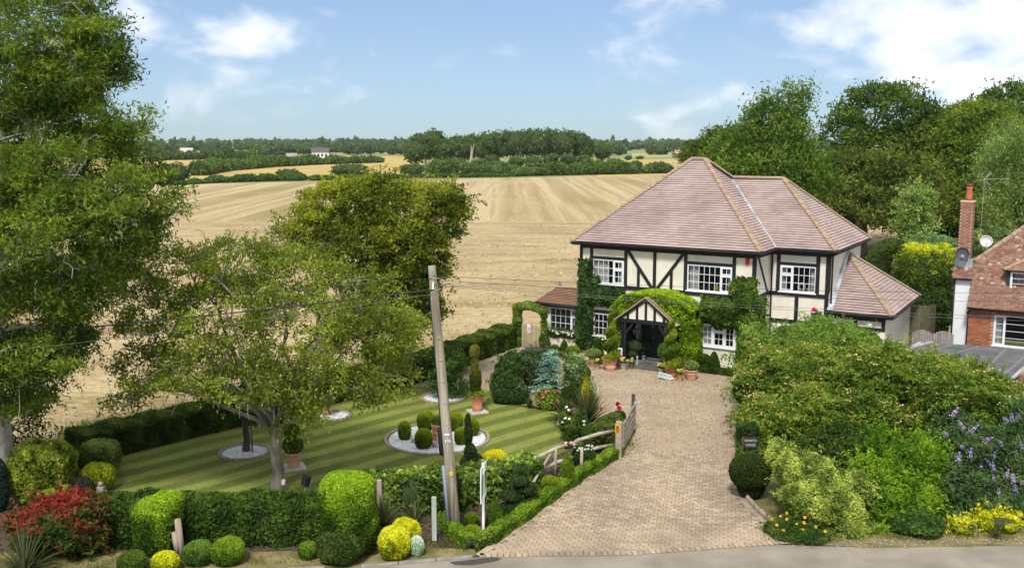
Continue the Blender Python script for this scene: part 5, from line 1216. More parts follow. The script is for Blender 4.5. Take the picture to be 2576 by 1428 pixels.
for k in range(6): m.tube([(random.uniform(-.5, .5), 0, 0), (random.uniform(-.6, .6), 0, 4), (random.uniform(-.9, .9), 0, 7.5 + k * .3)], [.32, .24, .05], 5)
m.build('trunk', BARK_P, dt)
def bush_at(name, label, u, vt, vb, w_px, cols=WD, n=500, size=.7, sd=1, sq=2.0, group=None):
    p = at(u, vb); D = p.y; wd = w_px / ppm(p); h = pz(vt, D)
    t = thing(name, label, 'bush', p, 0, group); random.seed(sd)
    lb = [(0, 0, h * .5, wd * .5, wd * .35, h * .52, sq)] + [(random.uniform(-.3, .3) * wd, random.uniform(-.2, .1) * wd, h * random.uniform(.4, .75), wd * .22, wd * .22, h * .3) for _ in range(4)]
    P, Nn = sh_lobes(lb, n, .3, .05, .12); foliage(P, Nn, 'foliage', t, cols, size, core_lobes(lb, .84), aspect=.75, f=.15, seed=sd, spread=.5); return t
bush_at('field_bush', 'big dark bush at the left end of the far field edge', 443, 410, 462, 80, [(.022, .036, .014), (.035, .055, .018)], 700, .7, 1)
bush_at('field_bush', 'small round bush on the golden field edge', 546, 440, 458, 44, WD, 300, .5, 2)
bush_at('field_bush', 'single dark bush in the middle of the far field edge', 727, 424, 452, 66, WD, 500, .6, 3)
bush_at('field_bush', 'wide dark thicket at the far field edge above the thorn tree', 880, 411, 449, 100, WD, 700, .7, 4)
bush_at('field_bush', 'round bush just left of the wood at the field edge', 1035, 414, 446, 60, WD, 500, .6, 5)
bush_at('field_bush', 'lone rounded bush at the right end of the field hedge', 1653, 406, 436, 60, WD, 500, .6, 6)
bush_at('field_bush', 'small bush on the distant pasture at right', 1610, 392, 401, 24, WD, 200, .7, 7)
bush_at('field_bush', 'second small bush on the distant pasture at right', 1580, 391, 403, 20, WD, 200, .7, 8)
def hedge_line(name, label, pts, h, w_, cols, size, k=1.6, sd=1, cat='hedge', wob=.25, rnd=.25):
    """an unclipped field hedge: bushes grown into one another"""
    r_ = random.Random(sd); ps = [at(*q) for q in pts]; o = ps[0]; t = thing(name, label, cat, o); hs = h if hasattr(h, '__len__') else [h] * len(pts); lb = []
    for (p, q, h0, h1) in zip(ps[:-1], ps[1:], hs[:-1], hs[1:]):
        n = max(2, int((q - p).length / (w_ * .62)))
        for i in range(n):
            f_ = (i + r_.random()) / n; c = p.lerp(q, f_) - o; hh = (h0 + (h1 - h0) * f_) * r_.uniform(.6, 1.12); ww = w_ * r_.uniform(.5, .8)
            lb.append((c.x, c.y + r_.uniform(-.2, .2) * w_, hh * .45, ww, w_ * .5, hh * .55))
    n = cover(sum(area_ell(l[3:6]) for l in lb), size, .7, k * .7); P, Nn = sh_lobes(lb, n, .3, .05, .14)
    foliage(P, Nn, 'foliage', t, cols, size, core_lobes(lb, .82), aspect=.7, f=.12, seed=sd, spread=.5); return t
hedge_line('field_hedge', 'long field hedge running across the golden crop', [(495, 442), (560, 430), (680, 420), (800, 414), (955, 409)], [4.0, 4.4, 4.6, 4.0, 3.4], 5, WD + [(.09, .115, .03)], .9, 1.6, 2, rnd=.6)
hedge_line('field_hedge', 'low green hedge along the far edge of the stubble left', [(430, 466), (560, 459), (690, 455), (900, 452), (1020, 448), (1300, 444)], [1.0, 1.6, 1.9, 1.2, 1.2, 1.2], 2.5, [(.05, .08, .02), (.08, .115, .03)], .6, 1.6, 3, rnd=.3)
hedge_line('field_hedge', 'thick hedge along the far field edge right of the wood', [(1300, 443), (1440, 440), (1560, 438), (1690, 435)], [3.0, 4.4, 4.8, 2.4], 4, WD + [(.10, .13, .03)], .7, 1.7, 4, rnd=.5)
hedge_line('field_hedge', 'hedge below the wood where it meets the stubble', [(1085, 446), (1180, 444), (1285, 442)], [4.5, 5, 4.5], 4.5, EB, .7, 1.7, 5, rnd=.6)
hedge_line('field_hedge', 'thin distant hedge in front of the pale hay field', [(600, 388), (1020, 383)], 4, 5, WD, 1.6, 1.4, 6)
hedge_line('field_hedge', 'distant dark hedge beside the far houses', [(380, 404), (560, 400), (720, 401)], [4, 7, 5], 6, WD, 1.5, 1.5, 7, rnd=1)
# the wooded horizon
def woodland(name, x0, x1, y0, y1, h0, h1, n, cols, sd, spire=0.05, size=3.0):
    random.seed(sd); Vs = []; cs = []; core = MB()
    for i in range(n):
        x, y = random.uniform(x0, x1) , random.uniform(y0, y1); x *= y / y1; h = random.uniform(h0, h1); wd = h * random.uniform(.7, 1.25)
        if random.random() < spire: lb = [(x, y, h * .62, wd * .2, wd * .2, h * .72)]
        else: lb = [(x, y, h * .5, wd * .5, wd * .5, h * .5), (x + random.uniform(-.3, .3) * wd, y, h * .68, wd * .3, wd * .3, h * .3)]
        P, Nn = sh_lobes(lb, 70, .25, .3, .1); c = pal(P, cols, .01, sd + i, .25); V, c = leaf_arrays(P, Nn, size, .9, 0, .4, c); Vs.append(V); cs.append(c)
        k = core_lobes(lb, .86); core.add(k.v, k.f)
    core_m = TWIG
    o = link(bpy.data.objects.new(name, quad_mesh(name, np.concatenate(Vs), np.concatenate(cs), [LEAF, WOODCORE], core))); kind(o, 'stuff'); return o
WOODCORE = mat('woodland_leaf', (.035, .055, .02), (.05, .075, .028), scale=.05, rough=.95)
WF_ = [(.045, .066, .028), (.07, .098, .036), (.105, .13, .05)]
woodland('distant_woodland', -560, 420, 950, 1250, 7, 12, 330, WF_, 5)
woodland('distant_woodland', -420, -60, 700, 800, 7, 11, 80, WF_, 6, .02, 2.4)
woodland('distant_woodland', -760, 620, 1500, 1900, 9, 15, 260, WF_, 7, .10, 4.5)
woodland('distant_woodland', 60, 160, 700, 800, 7, 11, 26, WF_, 8, .05, 2.4)
woodland('distant_woodland', -420, -215, 560, 640, 5, 9, 40, WF_, 9, .0, 2.0)
# distant buildings
def far_house(name, label, u, vb, w_, d_, h_, rh, wallc, roofc, rot=0.0, nwin=3, hip=False):
    p = at(u, vb); t = thing(name, label, 'house', p, rot)
    MB().box(-w_ / 2, w_ / 2, -d_ / 2, d_ / 2, 0, h_).build('wall', mat(name + '_wall', wallc), t)
    m = MB(); k = w_ / 2 + .3; e = d_ / 2 + .3; r = k - (e if hip else 0)
    m.add([(-k, -e, h_), (k, -e, h_), (k, e, h_), (-k, e, h_), (-r, 0, h_ + rh), (r, 0, h_ + rh)], [(0, 1, 5, 4), (2, 3, 4, 5), (1, 2, 5), (3, 0, 4), (0, 3, 2, 1)]); m.build('roof', mat(name + '_roof', roofc), t)
    for i in range(nwin):
        x = -w_ / 2 + (i + .7) * w_ / (nwin + .4); MB().box(x - .6, x + .6, -d_ / 2 - .06, -d_ / 2 + .02, h_ * .45, h_ * .8).build('window', GLASS_FAR, t)
    return t
GLASS_FAR = mat('far_glass', (.05, .06, .08), rough=.2)
far_house('farmhouse', 'white house with grey roof far off left of the wood', 806, 402, 9, 6, 4, 2.6, (.78, .80, .84), (.10, .085, .085), .2, 4)
far_house('farmhouse', 'low tan roofed wing beside the far white house', 846, 403, 6, 5, 2.4, 1.6, (.66, .64, .60), (.26, .19, .14), .2, 3)
far_house('cottage', 'tiny white cottage far off below the dark copper tree', 735, 405, 5, 4, 2.4, 1.6, (.80, .80, .80), (.28, .26, .25), 0, 2)
far_house('barn', 'long pinkish red roofed barn far off right of the wood', 1726, 396, 14, 8, 2.6, 2.0, (.20, .16, .15), (.52, .26, .24), 0, 4)
far_house('glasshouse', 'long pale glasshouse among trees on the far left', 566, 395, 18, 8, 2.2, 2.0, (.70, .74, .74), (.76, .80, .80), 0, 0)
far_house('glasshouse', 'short pale glasshouse beside the long one', 628, 395, 7, 6, 2.2, 2.2, (.70, .74, .74), (.76, .80, .80), 0, 0)
far_house('cottage', 'white gabled cottage at the left behind ash leaves', 470, 397, 7, 5, 3.6, 2.4, (.74, .75, .78), (.50, .46, .44), .5, 2)
bush_at('copper_beech', 'dark purple round tree beside the far cottages', 692, 385, 404, 64, [(.022, .014, .028), (.035, .022, .04)], 300, 2.0, 21)
# ------------------------------------------------------------------ garden trees
G_ASH = [(.036, .054, .010), (.062, .085, .014), (.105, .13, .02), (.18, .20, .035)]
loc = Vector((-15.0, 27.0, 0))
tree('ash_tree', 'huge ash tree filling the left edge of the view', 'tree', loc, 5.5, .42,
     [lob(loc, *l) for l in [(120, 90, 25.5, 1.7, 2, 1.5), (60, 200, 26, 1.9, 2, 1.1), (190, 160, 25, 1.1, 1.4, .9), (30, 40, 26.5, 2.0, 2, 1.6), (255, 100, 25, .45, .8, .4), (160, 240, 25, .7, 1, .5), (305, 300, 24.6, .62, .9, .4), (100, 380, 26, 2.0, 2.2, 1.5), (230, 430, 25, 1.5, 1.8, 1.1), (330, 500, 24.6, 1.15, 1.6, .95), (200, 580, 25, 2.1, 2, 1.4), (340, 580, 25, .8, 1.2, .6), (60, 640, 25.5, 2.1, 2.2, 1.5), (210, 710, 25, 1.15, 1.5, .95), (60, 830, 25.5, 1.5, 1.8, 1.1), (150, 890, 25, .75, 1.1, .6), (-60, 500, 26, 2.2, 2.2, 2.2), (-50, 760, 26, 2, 2, 2), (40, 960, 26, 1.4, 1.5, .9), (90, 960, 25.5, .7, 1, .5)]],
     1700, 120, .155, G_ASH, clus_r=.34, aspect=.27, bark=BARK_P, seed=21, limbs=22, limb_k=.45, clump=.6, twigs=.4, bare=130, twig_r=.02, droop=.7, shell=.6, shoots=(520, .6, 28, .4))
loc = Vector((-16.2, 29.5, 0))
tree('holly_tree', 'dark shaded evergreen under the ash at the left edge', 'tree', loc, 1.2, .15, [lob(loc, *l) for l in [(30, 1060, 29.5, 1.2, 1.2, .9), (-30, 1010, 29.5, 1.4, 1.4, 1.2), (60, 1110, 29.0, .8, .8, .6)]], 150, 45, .13, [(.014, .022, .008), (.024, .036, .010), (.04, .055, .014)], clus_r=.32, seed=22, bark=BARK_D)
G_WAL = [(.075, .088, .016), (.115, .13, .022), (.17, .18, .03), (.25, .25, .045)]
loc = at(697, 1232)
tree('walnut_tree', 'wide spreading walnut with bare silver twigs in front of the lawn', 'tree', loc, 1.95, .175,
     [lob(loc, *l) for l in [(470, 690, 27, 1.3, 1.5, .75), (600, 660, 27.5, 1.3, 1.6, .7), (740, 690, 27.2, 1.5, 1.7, .85), (880, 740, 27, 1.3, 1.6, .85), (970, 830, 26.6, 1.0, 1.5, .85), (400, 800, 26.6, 1.1, 1.5, .85), (560, 800, 26, 1.5, 1.7, .9), (740, 830, 25.6, 1.6, 1.7, 1.0), (900, 890, 26, 1.3, 1.6, .9), (370, 920, 26.5, .9, 1.2, .55), (500, 930, 26, 1.2, 1.4, .6), (640, 950, 25.6, 1.3, 1.4, .6), (800, 980, 25.6, 1.1, 1.4, .55), (960, 960, 26, .9, 1.2, .6), (330, 990, 26.5, .6, .9, .35), (740, 1060, 26, .55, .8, .4)]],
     1000, 66, .112, G_WAL, clus_r=.27, aspect=.42, bark=BARK, seed=23, limbs=24, clump=.55, limb_k=.8, twigs=.5, bare=150, twig_r=.016, lean=(.1, -.1), shell=.8, shoots=(420, .5, 20, .3))
loc = Vector((pxx(930, 930, 37), 37, 0))
tree('hawthorn_tree', 'yellow green thorn tree rising behind the walnut by the stubble', 'tree', loc, 2.4, .2,
     [lob(loc, *l) for l in [(850, 530, 37, 1.5, 1.6, 1.0), (930, 500, 37, 1.5, 1.6, .85), (1010, 520, 37, 1.6, 1.6, 1.1), (1090, 550, 37, 1.2, 1.4, 1.0), (780, 590, 36.5, 1.2, 1.4, .9), (900, 610, 36.2, 1.6, 1.6, 1.1), (1040, 640, 36.6, 1.5, 1.6, 1.2), (1000, 740, 36.6, 1.5, 1.5, 1.2), (1120, 500, 37, .8, .9, .5), (1060, 760, 36.8, .8, 1, .8), (950, 840, 37, 1.3, 1.2, 1)]],
     850, 115, .145, [(.045, .056, .009), (.085, .095, .014), (.14, .145, .022), (.24, .22, .03)], clus_r=.3, aspect=.45, bark=BARK_D, seed=24, limbs=20, clump=.6, twigs=.4, bare=50, twig_r=.015, shoots=(480, .7, 22, .2),
     topbias=lambda P, Nn: .9 * (P[:, 2] / 9.0 - .72) * 3)
loc = at(620, 1133)
tree('garden_tree', 'small dark tree tied to a stake in a ring of white stones', 'tree', loc, 1.25, .11, [lob(loc, *l) for l in [(560, 1000, 30, .8, .9, .6), (640, 1010, 30, .9, 1, .65), (690, 990, 30, .6, .8, .6), (600, 950, 30.3, .9, 1, .6)]], 190, 46, .1, [(.018, .032, .009), (.03, .05, .012), (.05, .075, .016)], clus_r=.24, seed=25, bark=BARK_D)
sk = MB().tube([(.22, -.1, 0), (.2, -.1, 1.9)], .03, 7).build('tree_stake', mat('stake_wood', (.16, .11, .065), rough=.9), None); sk.location = loc; tag(sk, 'thin brown stake beside the small dark tree', 'stake')

# ------------------------------------------------------------------ hedges
BH = [(.024, .038, .010), (.045, .066, .015), (.075, .098, .022), (.14, .13, .035)]
def hedge_path(name, label, pts, w, h, cols, size, k=1.8, sd=1, asp=.55, f=.8, rnd=.07, tb=None, **kw):
    o = pts[0]; path = [((p - o).x, (p - o).y) for p in pts]; t = thing(name, label, 'hedge', o)
    ln = sum((b - a).length for a, b in zip(pts[:-1], pts[1:])); n = cover(ln * (w + 2 * np.mean(h)) + 2 * w * np.mean(h), size, asp, k)
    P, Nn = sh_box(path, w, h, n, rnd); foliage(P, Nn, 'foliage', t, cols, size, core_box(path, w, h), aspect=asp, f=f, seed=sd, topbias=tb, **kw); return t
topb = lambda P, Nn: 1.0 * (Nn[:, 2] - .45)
hb = [at(200, 1172), at(285, 1150), at(545, 1087), at(1062, 962), at(1302, 872)]; off = Vector((-.35, .55, 0))
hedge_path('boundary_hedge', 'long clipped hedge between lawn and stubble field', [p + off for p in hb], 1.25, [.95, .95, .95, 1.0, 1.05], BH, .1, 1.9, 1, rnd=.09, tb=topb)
ws = MB(); rr = random.Random(3)
weeds = thing('field_weeds', 'ragged grass and weeds growing along the field side of the hedge', 'grass', (0, 0, 0)); weeds['kind'] = 'stuff'
Pn = []
for i in range(2600):
    k = rr.randrange(4); q = hb[k].lerp(hb[k + 1], rr.random()) + off * (2.0 + rr.random() * 3); Pn.append((q.x + rr.gauss(0, .3), q.y + rr.gauss(0, .5), .15 + rr.random() * .25))
Pn = np.array(Pn); foliage(Pn, np.tile([0, 0, 1.0], (len(Pn), 1)), 'weeds', weeds, [(.16, .15, .05), (.26, .22, .09), (.10, .12, .03)], .42, None, aspect=.12, droop=-3, spread=.9)['kind'] = 'stuff'
FH = [(.024, .042, .011), (.042, .068, .017), (.068, .10, .022), (.10, .14, .03)]
hedge_path('clipped_hedge', 'long low dark green hedge along the road verge', [Vector((-10.9, 23.4, 0)), Vector((-7.5, 23.35, 0)), Vector((-3.7, 23.5, 0))], 1.15, 1.12, FH, .1, 2.0, 2, rnd=.1, tb=lambda P, Nn: .5 * (Nn[:, 2] - .5))
IV = [(.035, .06, .014), (.065, .10, .022), (.12, .16, .035), (.22, .25, .07), (.34, .33, .08)]
hedge_path('ivy_hedge', 'loose large leaved ivy hedge over the roadside fence behind the pole', [at(935, 1305) + Vector((0, .25, 0)), at(1140, 1285) + Vector((0, .2, 0)), at(1340, 1215) + Vector((0, .2, 0))], .75, [1.25, 1.15, .8], IV, .15, 2.2, 3, .65, 1.2, .14, tb=lambda P, Nn: .6 * (Nn[:, 2] - .3))
hedge_path('box_edging', 'low box hedge edging the drive in a sharp curve', [at(u, v) + Vector((-.1, .12, 0)) for u, v in ((1128, 1322), (1150, 1355), (1195, 1384), (1240, 1372), (1320, 1316), (1440, 1226), (1562, 1150))], .36, .36, [(.05, .085, .012), (.09, .14, .018), (.15, .20, .024), (.22, .26, .03)], .065, 2.2, 4, .6, 1.5, .05, tb=topb)
hedge_path('box_edging', 'short low box hedge in front of the left annex', [hw(-1.45, -1.0), hw(.3, -1.2)], .3, .26, BOX, .07, 2, 5, tb=topb)
hedge_path('box_edging', 'short low box hedge below the right ground floor window', [hw(6.6, -.45), hw(8.9, -.5)], .3, .28, YEW, .07, 2, 6)

# ------------------------------------------------------------------ topiary and shrubs (sizes measured from the photograph)
def size_at(u, vb, wpx, hpx):
    p = at(u, vb); k = ppm(p); return p, wpx / k, hpx / k / .95
def ball(name, label, u, vb, wpx, hpx, cols=BOX, size=.07, q=2.0, k=2.0, tb=young(1.1), group=None, cat='topiary', fat=1.0, lump=.09, sd=1, loc=None, wh=None, **kw):
    if loc is None: p, w_, h_ = size_at(u, vb, wpx, hpx); p = p + Vector((0, w_ * .35, 0))
    else: p, (w_, h_) = loc, wh
    h_ *= .86 if loc is None else 1
    rb_ = random.Random(label); return shrub(name, label, cat, p, [(0, 0, h_ * .5, w_ * .5, w_ * .5 * fat, h_ * .53, q), (w_ * rb_.uniform(-.08, .08), w_ * rb_.uniform(-.08, .02), h_ * rb_.uniform(.5, .58), w_ * .46, w_ * .46 * fat, h_ * .48, q)], size, cols, k, .55, group, .86, .12, 0, 1.2, sd, None, lump, topbias=tb, **kw)
def cone(name, label, u, vb, wpx, hpx, cols=BOX, size=.07, group=None, prof=None, sd=1, loc=None, wh=None):
    if loc is None: p, w_, h_ = size_at(u, vb, wpx, hpx); p = p + Vector((0, w_ * .3, 0))
    else: p, (w_, h_) = loc, wh
    t = thing(name, label, 'topiary', p, 0, group); r = w_ / 2
    pr = prof or [(.02, 1), (.22, .95), (.5, .78), (.8, .5), (.98, .25), (1, .1), (.85, .01)]; pr = [(a * r, b * h_) for a, b in pr]
    n = cover(2 * PI * r * .7 * h_, size, .55, 2.2); P, Nn = sh_revolve(pr, n, .06)
    foliage(P, Nn, 'foliage', t, cols, size, MB().lathe([(a * .88, b * .97) for a, b in pr[::-1]], 12), aspect=.55, seed=sd, f=1.2, topbias=lambda P, Nn: .7 * Nn[:, 2]); return t
# by the road, left to right
def spiky(name, label, loc, n, ln, cols, w=.045, up=.55, group=None, trunk=0, cat='plant', curve=.35, parent=None, z0=.05):
    t = parent or thing(name, label, cat, loc, 0, group); Vs = []; cs = []
    for i in range(n):
        a = random.uniform(0, 2 * PI); el = random.uniform(up - .45, 1.45); L0 = ln * random.uniform(.7, 1.05); d = Vector((math.cos(a) * math.cos(el), math.sin(a) * math.cos(el), math.sin(el))); s = Vector((-math.sin(a), math.cos(a), 0)) * w * .5
        c = np.array(random.choice(cols)) * random.uniform(.75, 1.25); p = Vector((0, 0, trunk + z0)); q = []
        for k in range(4):
            tt = k / 3; wv = (1 - tt) ** .7 + .02; pos = p + d * (L0 * tt) + Vector((0, 0, -curve * L0 * tt * tt * math.cos(el))); q.append((pos - s * wv, pos + s * wv))
        for k in range(3): Vs += [q[k][0], q[k][1], q[k + 1][1], q[k + 1][0]]; cs += [c] * 4
    V = np.array([v[:] for v in Vs]); link(bpy.data.objects.new('leaves', quad_mesh('leaves', V, np.array(cs), [LEAF])), t)
    if trunk: MB().tube([(0, 0, -.05), (0, 0, trunk + z0)], .07, 7).build('stem', BARK, t)
    return t
CORD = [(.06, .085, .03), (.11, .14, .05), (.17, .19, .08), (.22, .22, .11)]
spiky('cordyline', 'large arching spiky clump at the bottom left corner', at(62, 1445), 150, 1.35, CORD, .05, .6)
spiky('cordyline', 'spiky grey green plant between tall conifer and wooden post', at(965, 1325), 130, 1.15, CORD, .045, .7)
spiky('cordyline', 'thin small spiky plant right of the wooden post', at(1045, 1320), 45, .85, CORD[1:], .04, .8)
spiky('cordyline', 'dark thin spiky plant behind the forked stump', at(492, 1372), 50, .85, CORD[:2], .035, .9)
p, w_, h_ = size_at(140, 1410, 225, 128)
ph = shrub('photinia', 'red leaved photinia bush at the lower left', 'shrub', p + Vector((0, .5, 0)), [(-.5, 0, h_ * .5, w_ * .3, .75, h_ * .5), (.45, 0, h_ * .52, w_ * .3, .75, h_ * .5), (0, .2, h_ * .55, w_ * .33, .75, h_ * .5)], .15, [(.025, .045, .012), (.05, .075, .02), (.10, .065, .025), (.20, .03, .028), (.27, .03, .04)], 1.9, .42, topbias=lambda P, Nn: 3.0 * (P[:, 2] / h_ - .76) + rng.normal(size=len(P)) * .8, seed=31, lump=.2, shell=.4, sprays=(220, .3, 12, .1))
def sq(name, label, u, vb, wpx, hpx, cols, size, q=3, **kw): return ball(name, label, u, vb, wpx, hpx, cols, size, q, 2.0, kw.pop('tb', young(.8)), cat=kw.pop('cat', 'shrub'), **kw)
VARI = [(.05, .065, .014), (.10, .115, .022), (.20, .20, .035), (.34, .32, .07)]
sq('variegated_conifer', 'square yellow flecked conifer at the left end of the bed', 88, 1268, 148, 155, VARI, .13, 3.5, lump=.1, asp=.4) if False else sq('variegated_conifer', 'square yellow flecked conifer at the left end of the bed', 88, 1268, 148, 155, VARI, .13, 3.5, lump=.1)
sq('euonymus', 'rounded pale variegated bush near the boundary hedge corner', 240, 1196, 96, 86, [(.05, .08, .02), (.11, .14, .04), (.26, .27, .10)], .1)
sq('juniper', 'flat dark green shrub beside the variegated bush', 180, 1215, 110, 82, [(.02, .036, .010), (.035, .058, .014), (.055, .08, .02)], .09, 2.2)
sq('golden_conifer', 'small yellow green conifer hanging over the lawn edge', 236, 1240, 84, 70, [(.10, .12, .012), (.22, .22, .02), (.36, .33, .03)], .08, 2.4)
sq('heather_mound', 'dark purple grey mound below the yellow green conifer', 186, 1262, 76, 56, [(.020, .018, .018), (.035, .03, .03), (.05, .045, .045)], .07, 2.2)
sq('golden_conifer', 'low yellow green mound just above the red bush', 130, 1290, 110, 56, [(.07, .10, .015), (.15, .17, .02), (.27, .27, .035)], .07, 2)
sq('blue_conifer', 'dark blue green conifer cut by the left edge', -8, 1290, 50, 150, [(.02, .035, .035), (.035, .055, .055)], .09, 2.2)
o = MB(); o.bbox(-.14, .14, -.12, .12, 0, .3, .03); o.bbox(-.1, .1, -.1, .1, .3, .42, .02); o.ball((0, 0, .48), .08, 8, 6)
tag(o.build('stone_ornament', mat('weathered_stone', (.16, .14, .13), (.34, .31, .28), scale=9, rough=.9), None), 'small weathered stone ornament at the lawn edge', 'ornament').location = at(256, 1258)
# golden topped topiary on the verge
GT = [(.028, .05, .010), (.055, .09, .014), (.15, .20, .02), (.25, .31, .03)]
p, w_, h_ = size_at(383, 1404, 128, 140)
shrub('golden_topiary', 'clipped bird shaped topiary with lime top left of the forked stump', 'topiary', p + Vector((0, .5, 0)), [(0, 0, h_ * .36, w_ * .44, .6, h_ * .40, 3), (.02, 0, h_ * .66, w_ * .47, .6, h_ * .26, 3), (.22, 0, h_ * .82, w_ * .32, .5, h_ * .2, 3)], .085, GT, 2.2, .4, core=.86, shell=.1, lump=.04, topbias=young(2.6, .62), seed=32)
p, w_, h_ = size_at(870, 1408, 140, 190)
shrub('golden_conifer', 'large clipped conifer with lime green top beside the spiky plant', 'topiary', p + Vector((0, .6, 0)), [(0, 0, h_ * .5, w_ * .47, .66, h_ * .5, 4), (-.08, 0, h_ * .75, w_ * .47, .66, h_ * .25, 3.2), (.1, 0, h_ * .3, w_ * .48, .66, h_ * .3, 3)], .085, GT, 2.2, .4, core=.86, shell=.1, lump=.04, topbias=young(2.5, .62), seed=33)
ball('low_conifer', 'ragged dark shrub at the foot of the lime topped conifer', 852, 1428, 120, 84, [(.03, .045, .012), (.055, .075, .02), (.09, .11, .03)], .085, 2, 1.8, None, cat='shrub', lump=.2)
ball('box_ball', 'small light green bush left of the ragged dark shrub', 772, 1410, 52, 46, [(.05, .085, .014), (.10, .15, .02), (.17, .21, .03)], .07)
ball('box_ball', 'half hidden round green bush below the bird topiary', 325, 1448, 76, 58, [(.035, .055, .012), (.06, .09, .018), (.10, .13, .025)], .065)
ball('golden_euonymus', 'bright yellow dome at the bottom edge below the stump', 408, 1446, 68, 56, [(.16, .18, .015), (.36, .33, .02), (.52, .44, .03)], .075, cat='shrub')
ball('box_ball', 'grey green domed bush right of the forked stump', 492, 1428, 82, 62, [(.045, .075, .022), (.08, .12, .03), (.14, .19, .04)], .075)
ball('box_ball', 'bright green domed bush rightmost of the stump group', 566, 1428, 88, 70, [(.06, .10, .014), (.11, .16, .02), (.20, .24, .03)], .075)
YE = [(.14, .16, .012), (.34, .30, .02), (.52, .43, .03), (.62, .52, .06)]
ball('golden_euonymus', 'bright yellow rounded bush by the verge', 990, 1414, 80, 88, YE, .085, 2.2, cat='shrub', lump=.08)
ball('golden_euonymus', 'yellow bush partly hidden behind the rounded one', 1020, 1385, 74, 78, YE[:3], .085, 2.2, cat='shrub', lump=.08)
ball('silver_plant', 'white silvery leaved plant at the foot of the yellow bushes', 1048, 1402, 38, 58, [(.20, .24, .22), (.42, .46, .46), (.62, .65, .66)], .06, 2, cat='plant', lump=.2)
# posts
OLDW = mat('weathered_wood', (.26, .20, .15), (.46, .38, .30), scale=5, rough=.9, bump=.5, bscale=20, stretch=(1, 1, .15))
t = thing('tree_stump', 'forked grey wooden stump post standing on the verge', 'stump', at(457, 1402)); MB().tube([(0, 0, -.05), (-.02, 0, .5), (-.06, .02, .98)], [.1, .085, .075], 9).build('stem', OLDW, t, True); MB().tube([(-.06, -.03, .1), (-.1, -.05, .4), (-.14, -.04, .68)], [.08, .075, .06], 9).build('fork', OLDW, t, True)
t = MB().tube([(0, 0, -.05), (0, 0, 1.16)], [.075, .07], 10).build('wooden_post', mat('pinkish_wood', (.38, .29, .23), (.50, .41, .34), scale=4, rough=.9, stretch=(1, 1, .2)), None); t.location = at(956, 1312); tag(t, 'round pinkish post standing in the ivy hedge', 'post')
t = thing('marker_post', 'square grey green marker post on the dry verge', 'post', at(1093, 1363)); MB().bbox(-.06, .06, -.05, .05, -.05, 1.2, .012).build('shaft', mat('green_grey_wood', (.32, .37, .30), (.46, .50, .43), scale=6, rough=.8, stretch=(1, 1, .2)), t); MB().bbox(-.064, .064, -.054, .054, .0, .07, .01).build('foot', BARK_D, t)

# telegraph pole
PB = at(1147, 1340); PT = Vector((pxx(1086, 668, 23.9), 23.9, pz(668, 23.9)))
pole = thing('telegraph_pole', 'leaning weathered wooden telegraph pole beside the drive', 'pole', PB)
POLEW = mat('pole_wood', (.19, .165, .115), (.42, .375, .28), scale=5, rough=.9, bump=.6, bscale=16, stretch=(1.6, 1.6, .06), contrast=(.36, .6))
d = PT - PB; MB().tube([d * -.04, d * .25, d * .6, d * .97, d], [.142, .136, .118, .1, .092], 16).build('shaft', POLEW, pole, True)
dn = d.normalized(); sx = Vector((1, 0, 0)); fy = dn.cross(sx).normalized() * -1
def on_pole(f, side=0, front=0): return d * f + sx * side + Vector((0, -1, 0)) * front
MB().tube([on_pole(f, -.155 + .05 * f) for f in (.29, .6, .88)], .018, 6).build('conduit', BLACK, pole, True)
MB().tube([on_pole(f, -.165) for f in (.005, .26)], .05, 8).build('cable_guard', mat('blue_grey_plastic', (.22, .24, .34), rough=.5), pole, True)
jb = MB(); M = Matrix.Translation(on_pole(.35, -.17)) @ dn.to_track_quat('Z', 'Y').to_matrix().to_4x4()
jb.lathe([(.04, -.36), (.07, -.33), (.075, .30), (.05, .36), (.02, .40)], 10, M); jbo = jb.build('joint_box', BLACK, pole, True)
lb_ = MB()
for k in range(10): lb_.box(-.03, .03, -.085, -.074, -.28 + k * .055, -.265 + k * .055, M)
lb_.build('label_strip', WHITE, jbo)
def text(body, size, parent, loc, rot, m, name='lettering', extrude=.002, align='CENTER'):
    cu = bpy.data.curves.new(name, 'FONT'); cu.body = body; cu.size = size; cu.align_x = align; cu.align_y = 'CENTER'; cu.extrude = extrude; cu.materials.append(m)
    o = bpy.data.objects.new(name, cu); link(o, parent)
    me = bpy.data.meshes.new_from_object(o); bpy.data.objects.remove(o); o = link(bpy.data.objects.new(name, me), parent)
    if not me.materials: me.materials.append(m)
    o.location = loc; o.rotation_euler = rot; return o
for f, h, txt in ((.383, .05, ''), (.358, .06, '000')):
    r = .145 - .04 * f; b = on_pole(f, .01, r + .005); s_ = MB().bbox(-.065, .065, -.006, .004, -h / 2, h / 2, .004).build('number_plate', WHITE, pole); s_.location = b
    if txt: text(txt, .055, s_, (0, -.009, 0), (PI / 2, 0, 0), BLACK)
yl = MB().bbox(-.045, .045, -.006, .004, -.05, .05, .004).build('warning_plate', mat('yellow_enamel', (.75, .60, .04), rough=.4), pole); yl.location = on_pole(.235, .03, .15); text('12', .06, yl, (0, -.009, 0), (PI / 2, 0, 0), BLACK)
st = MB()
for f in (.42, .5, .58, .66, .74): st.box(-.03, .03, -.02, .0, -.012, .012, Matrix.Translation(on_pole(f, .02, .12)))
st.build('step_bolt', LEAD, pole); MB().bbox(-.02, .02, -.03, .0, -.09, .09, .005, Matrix.Translation(on_pole(.93, .0, .105))).build('insulator', WHITE, pole)
WIRE = mat('cable_black', (.03, .03, .032), rough=.5); WIREG = mat('cable_grey', (.12, .13, .115), rough=.5)
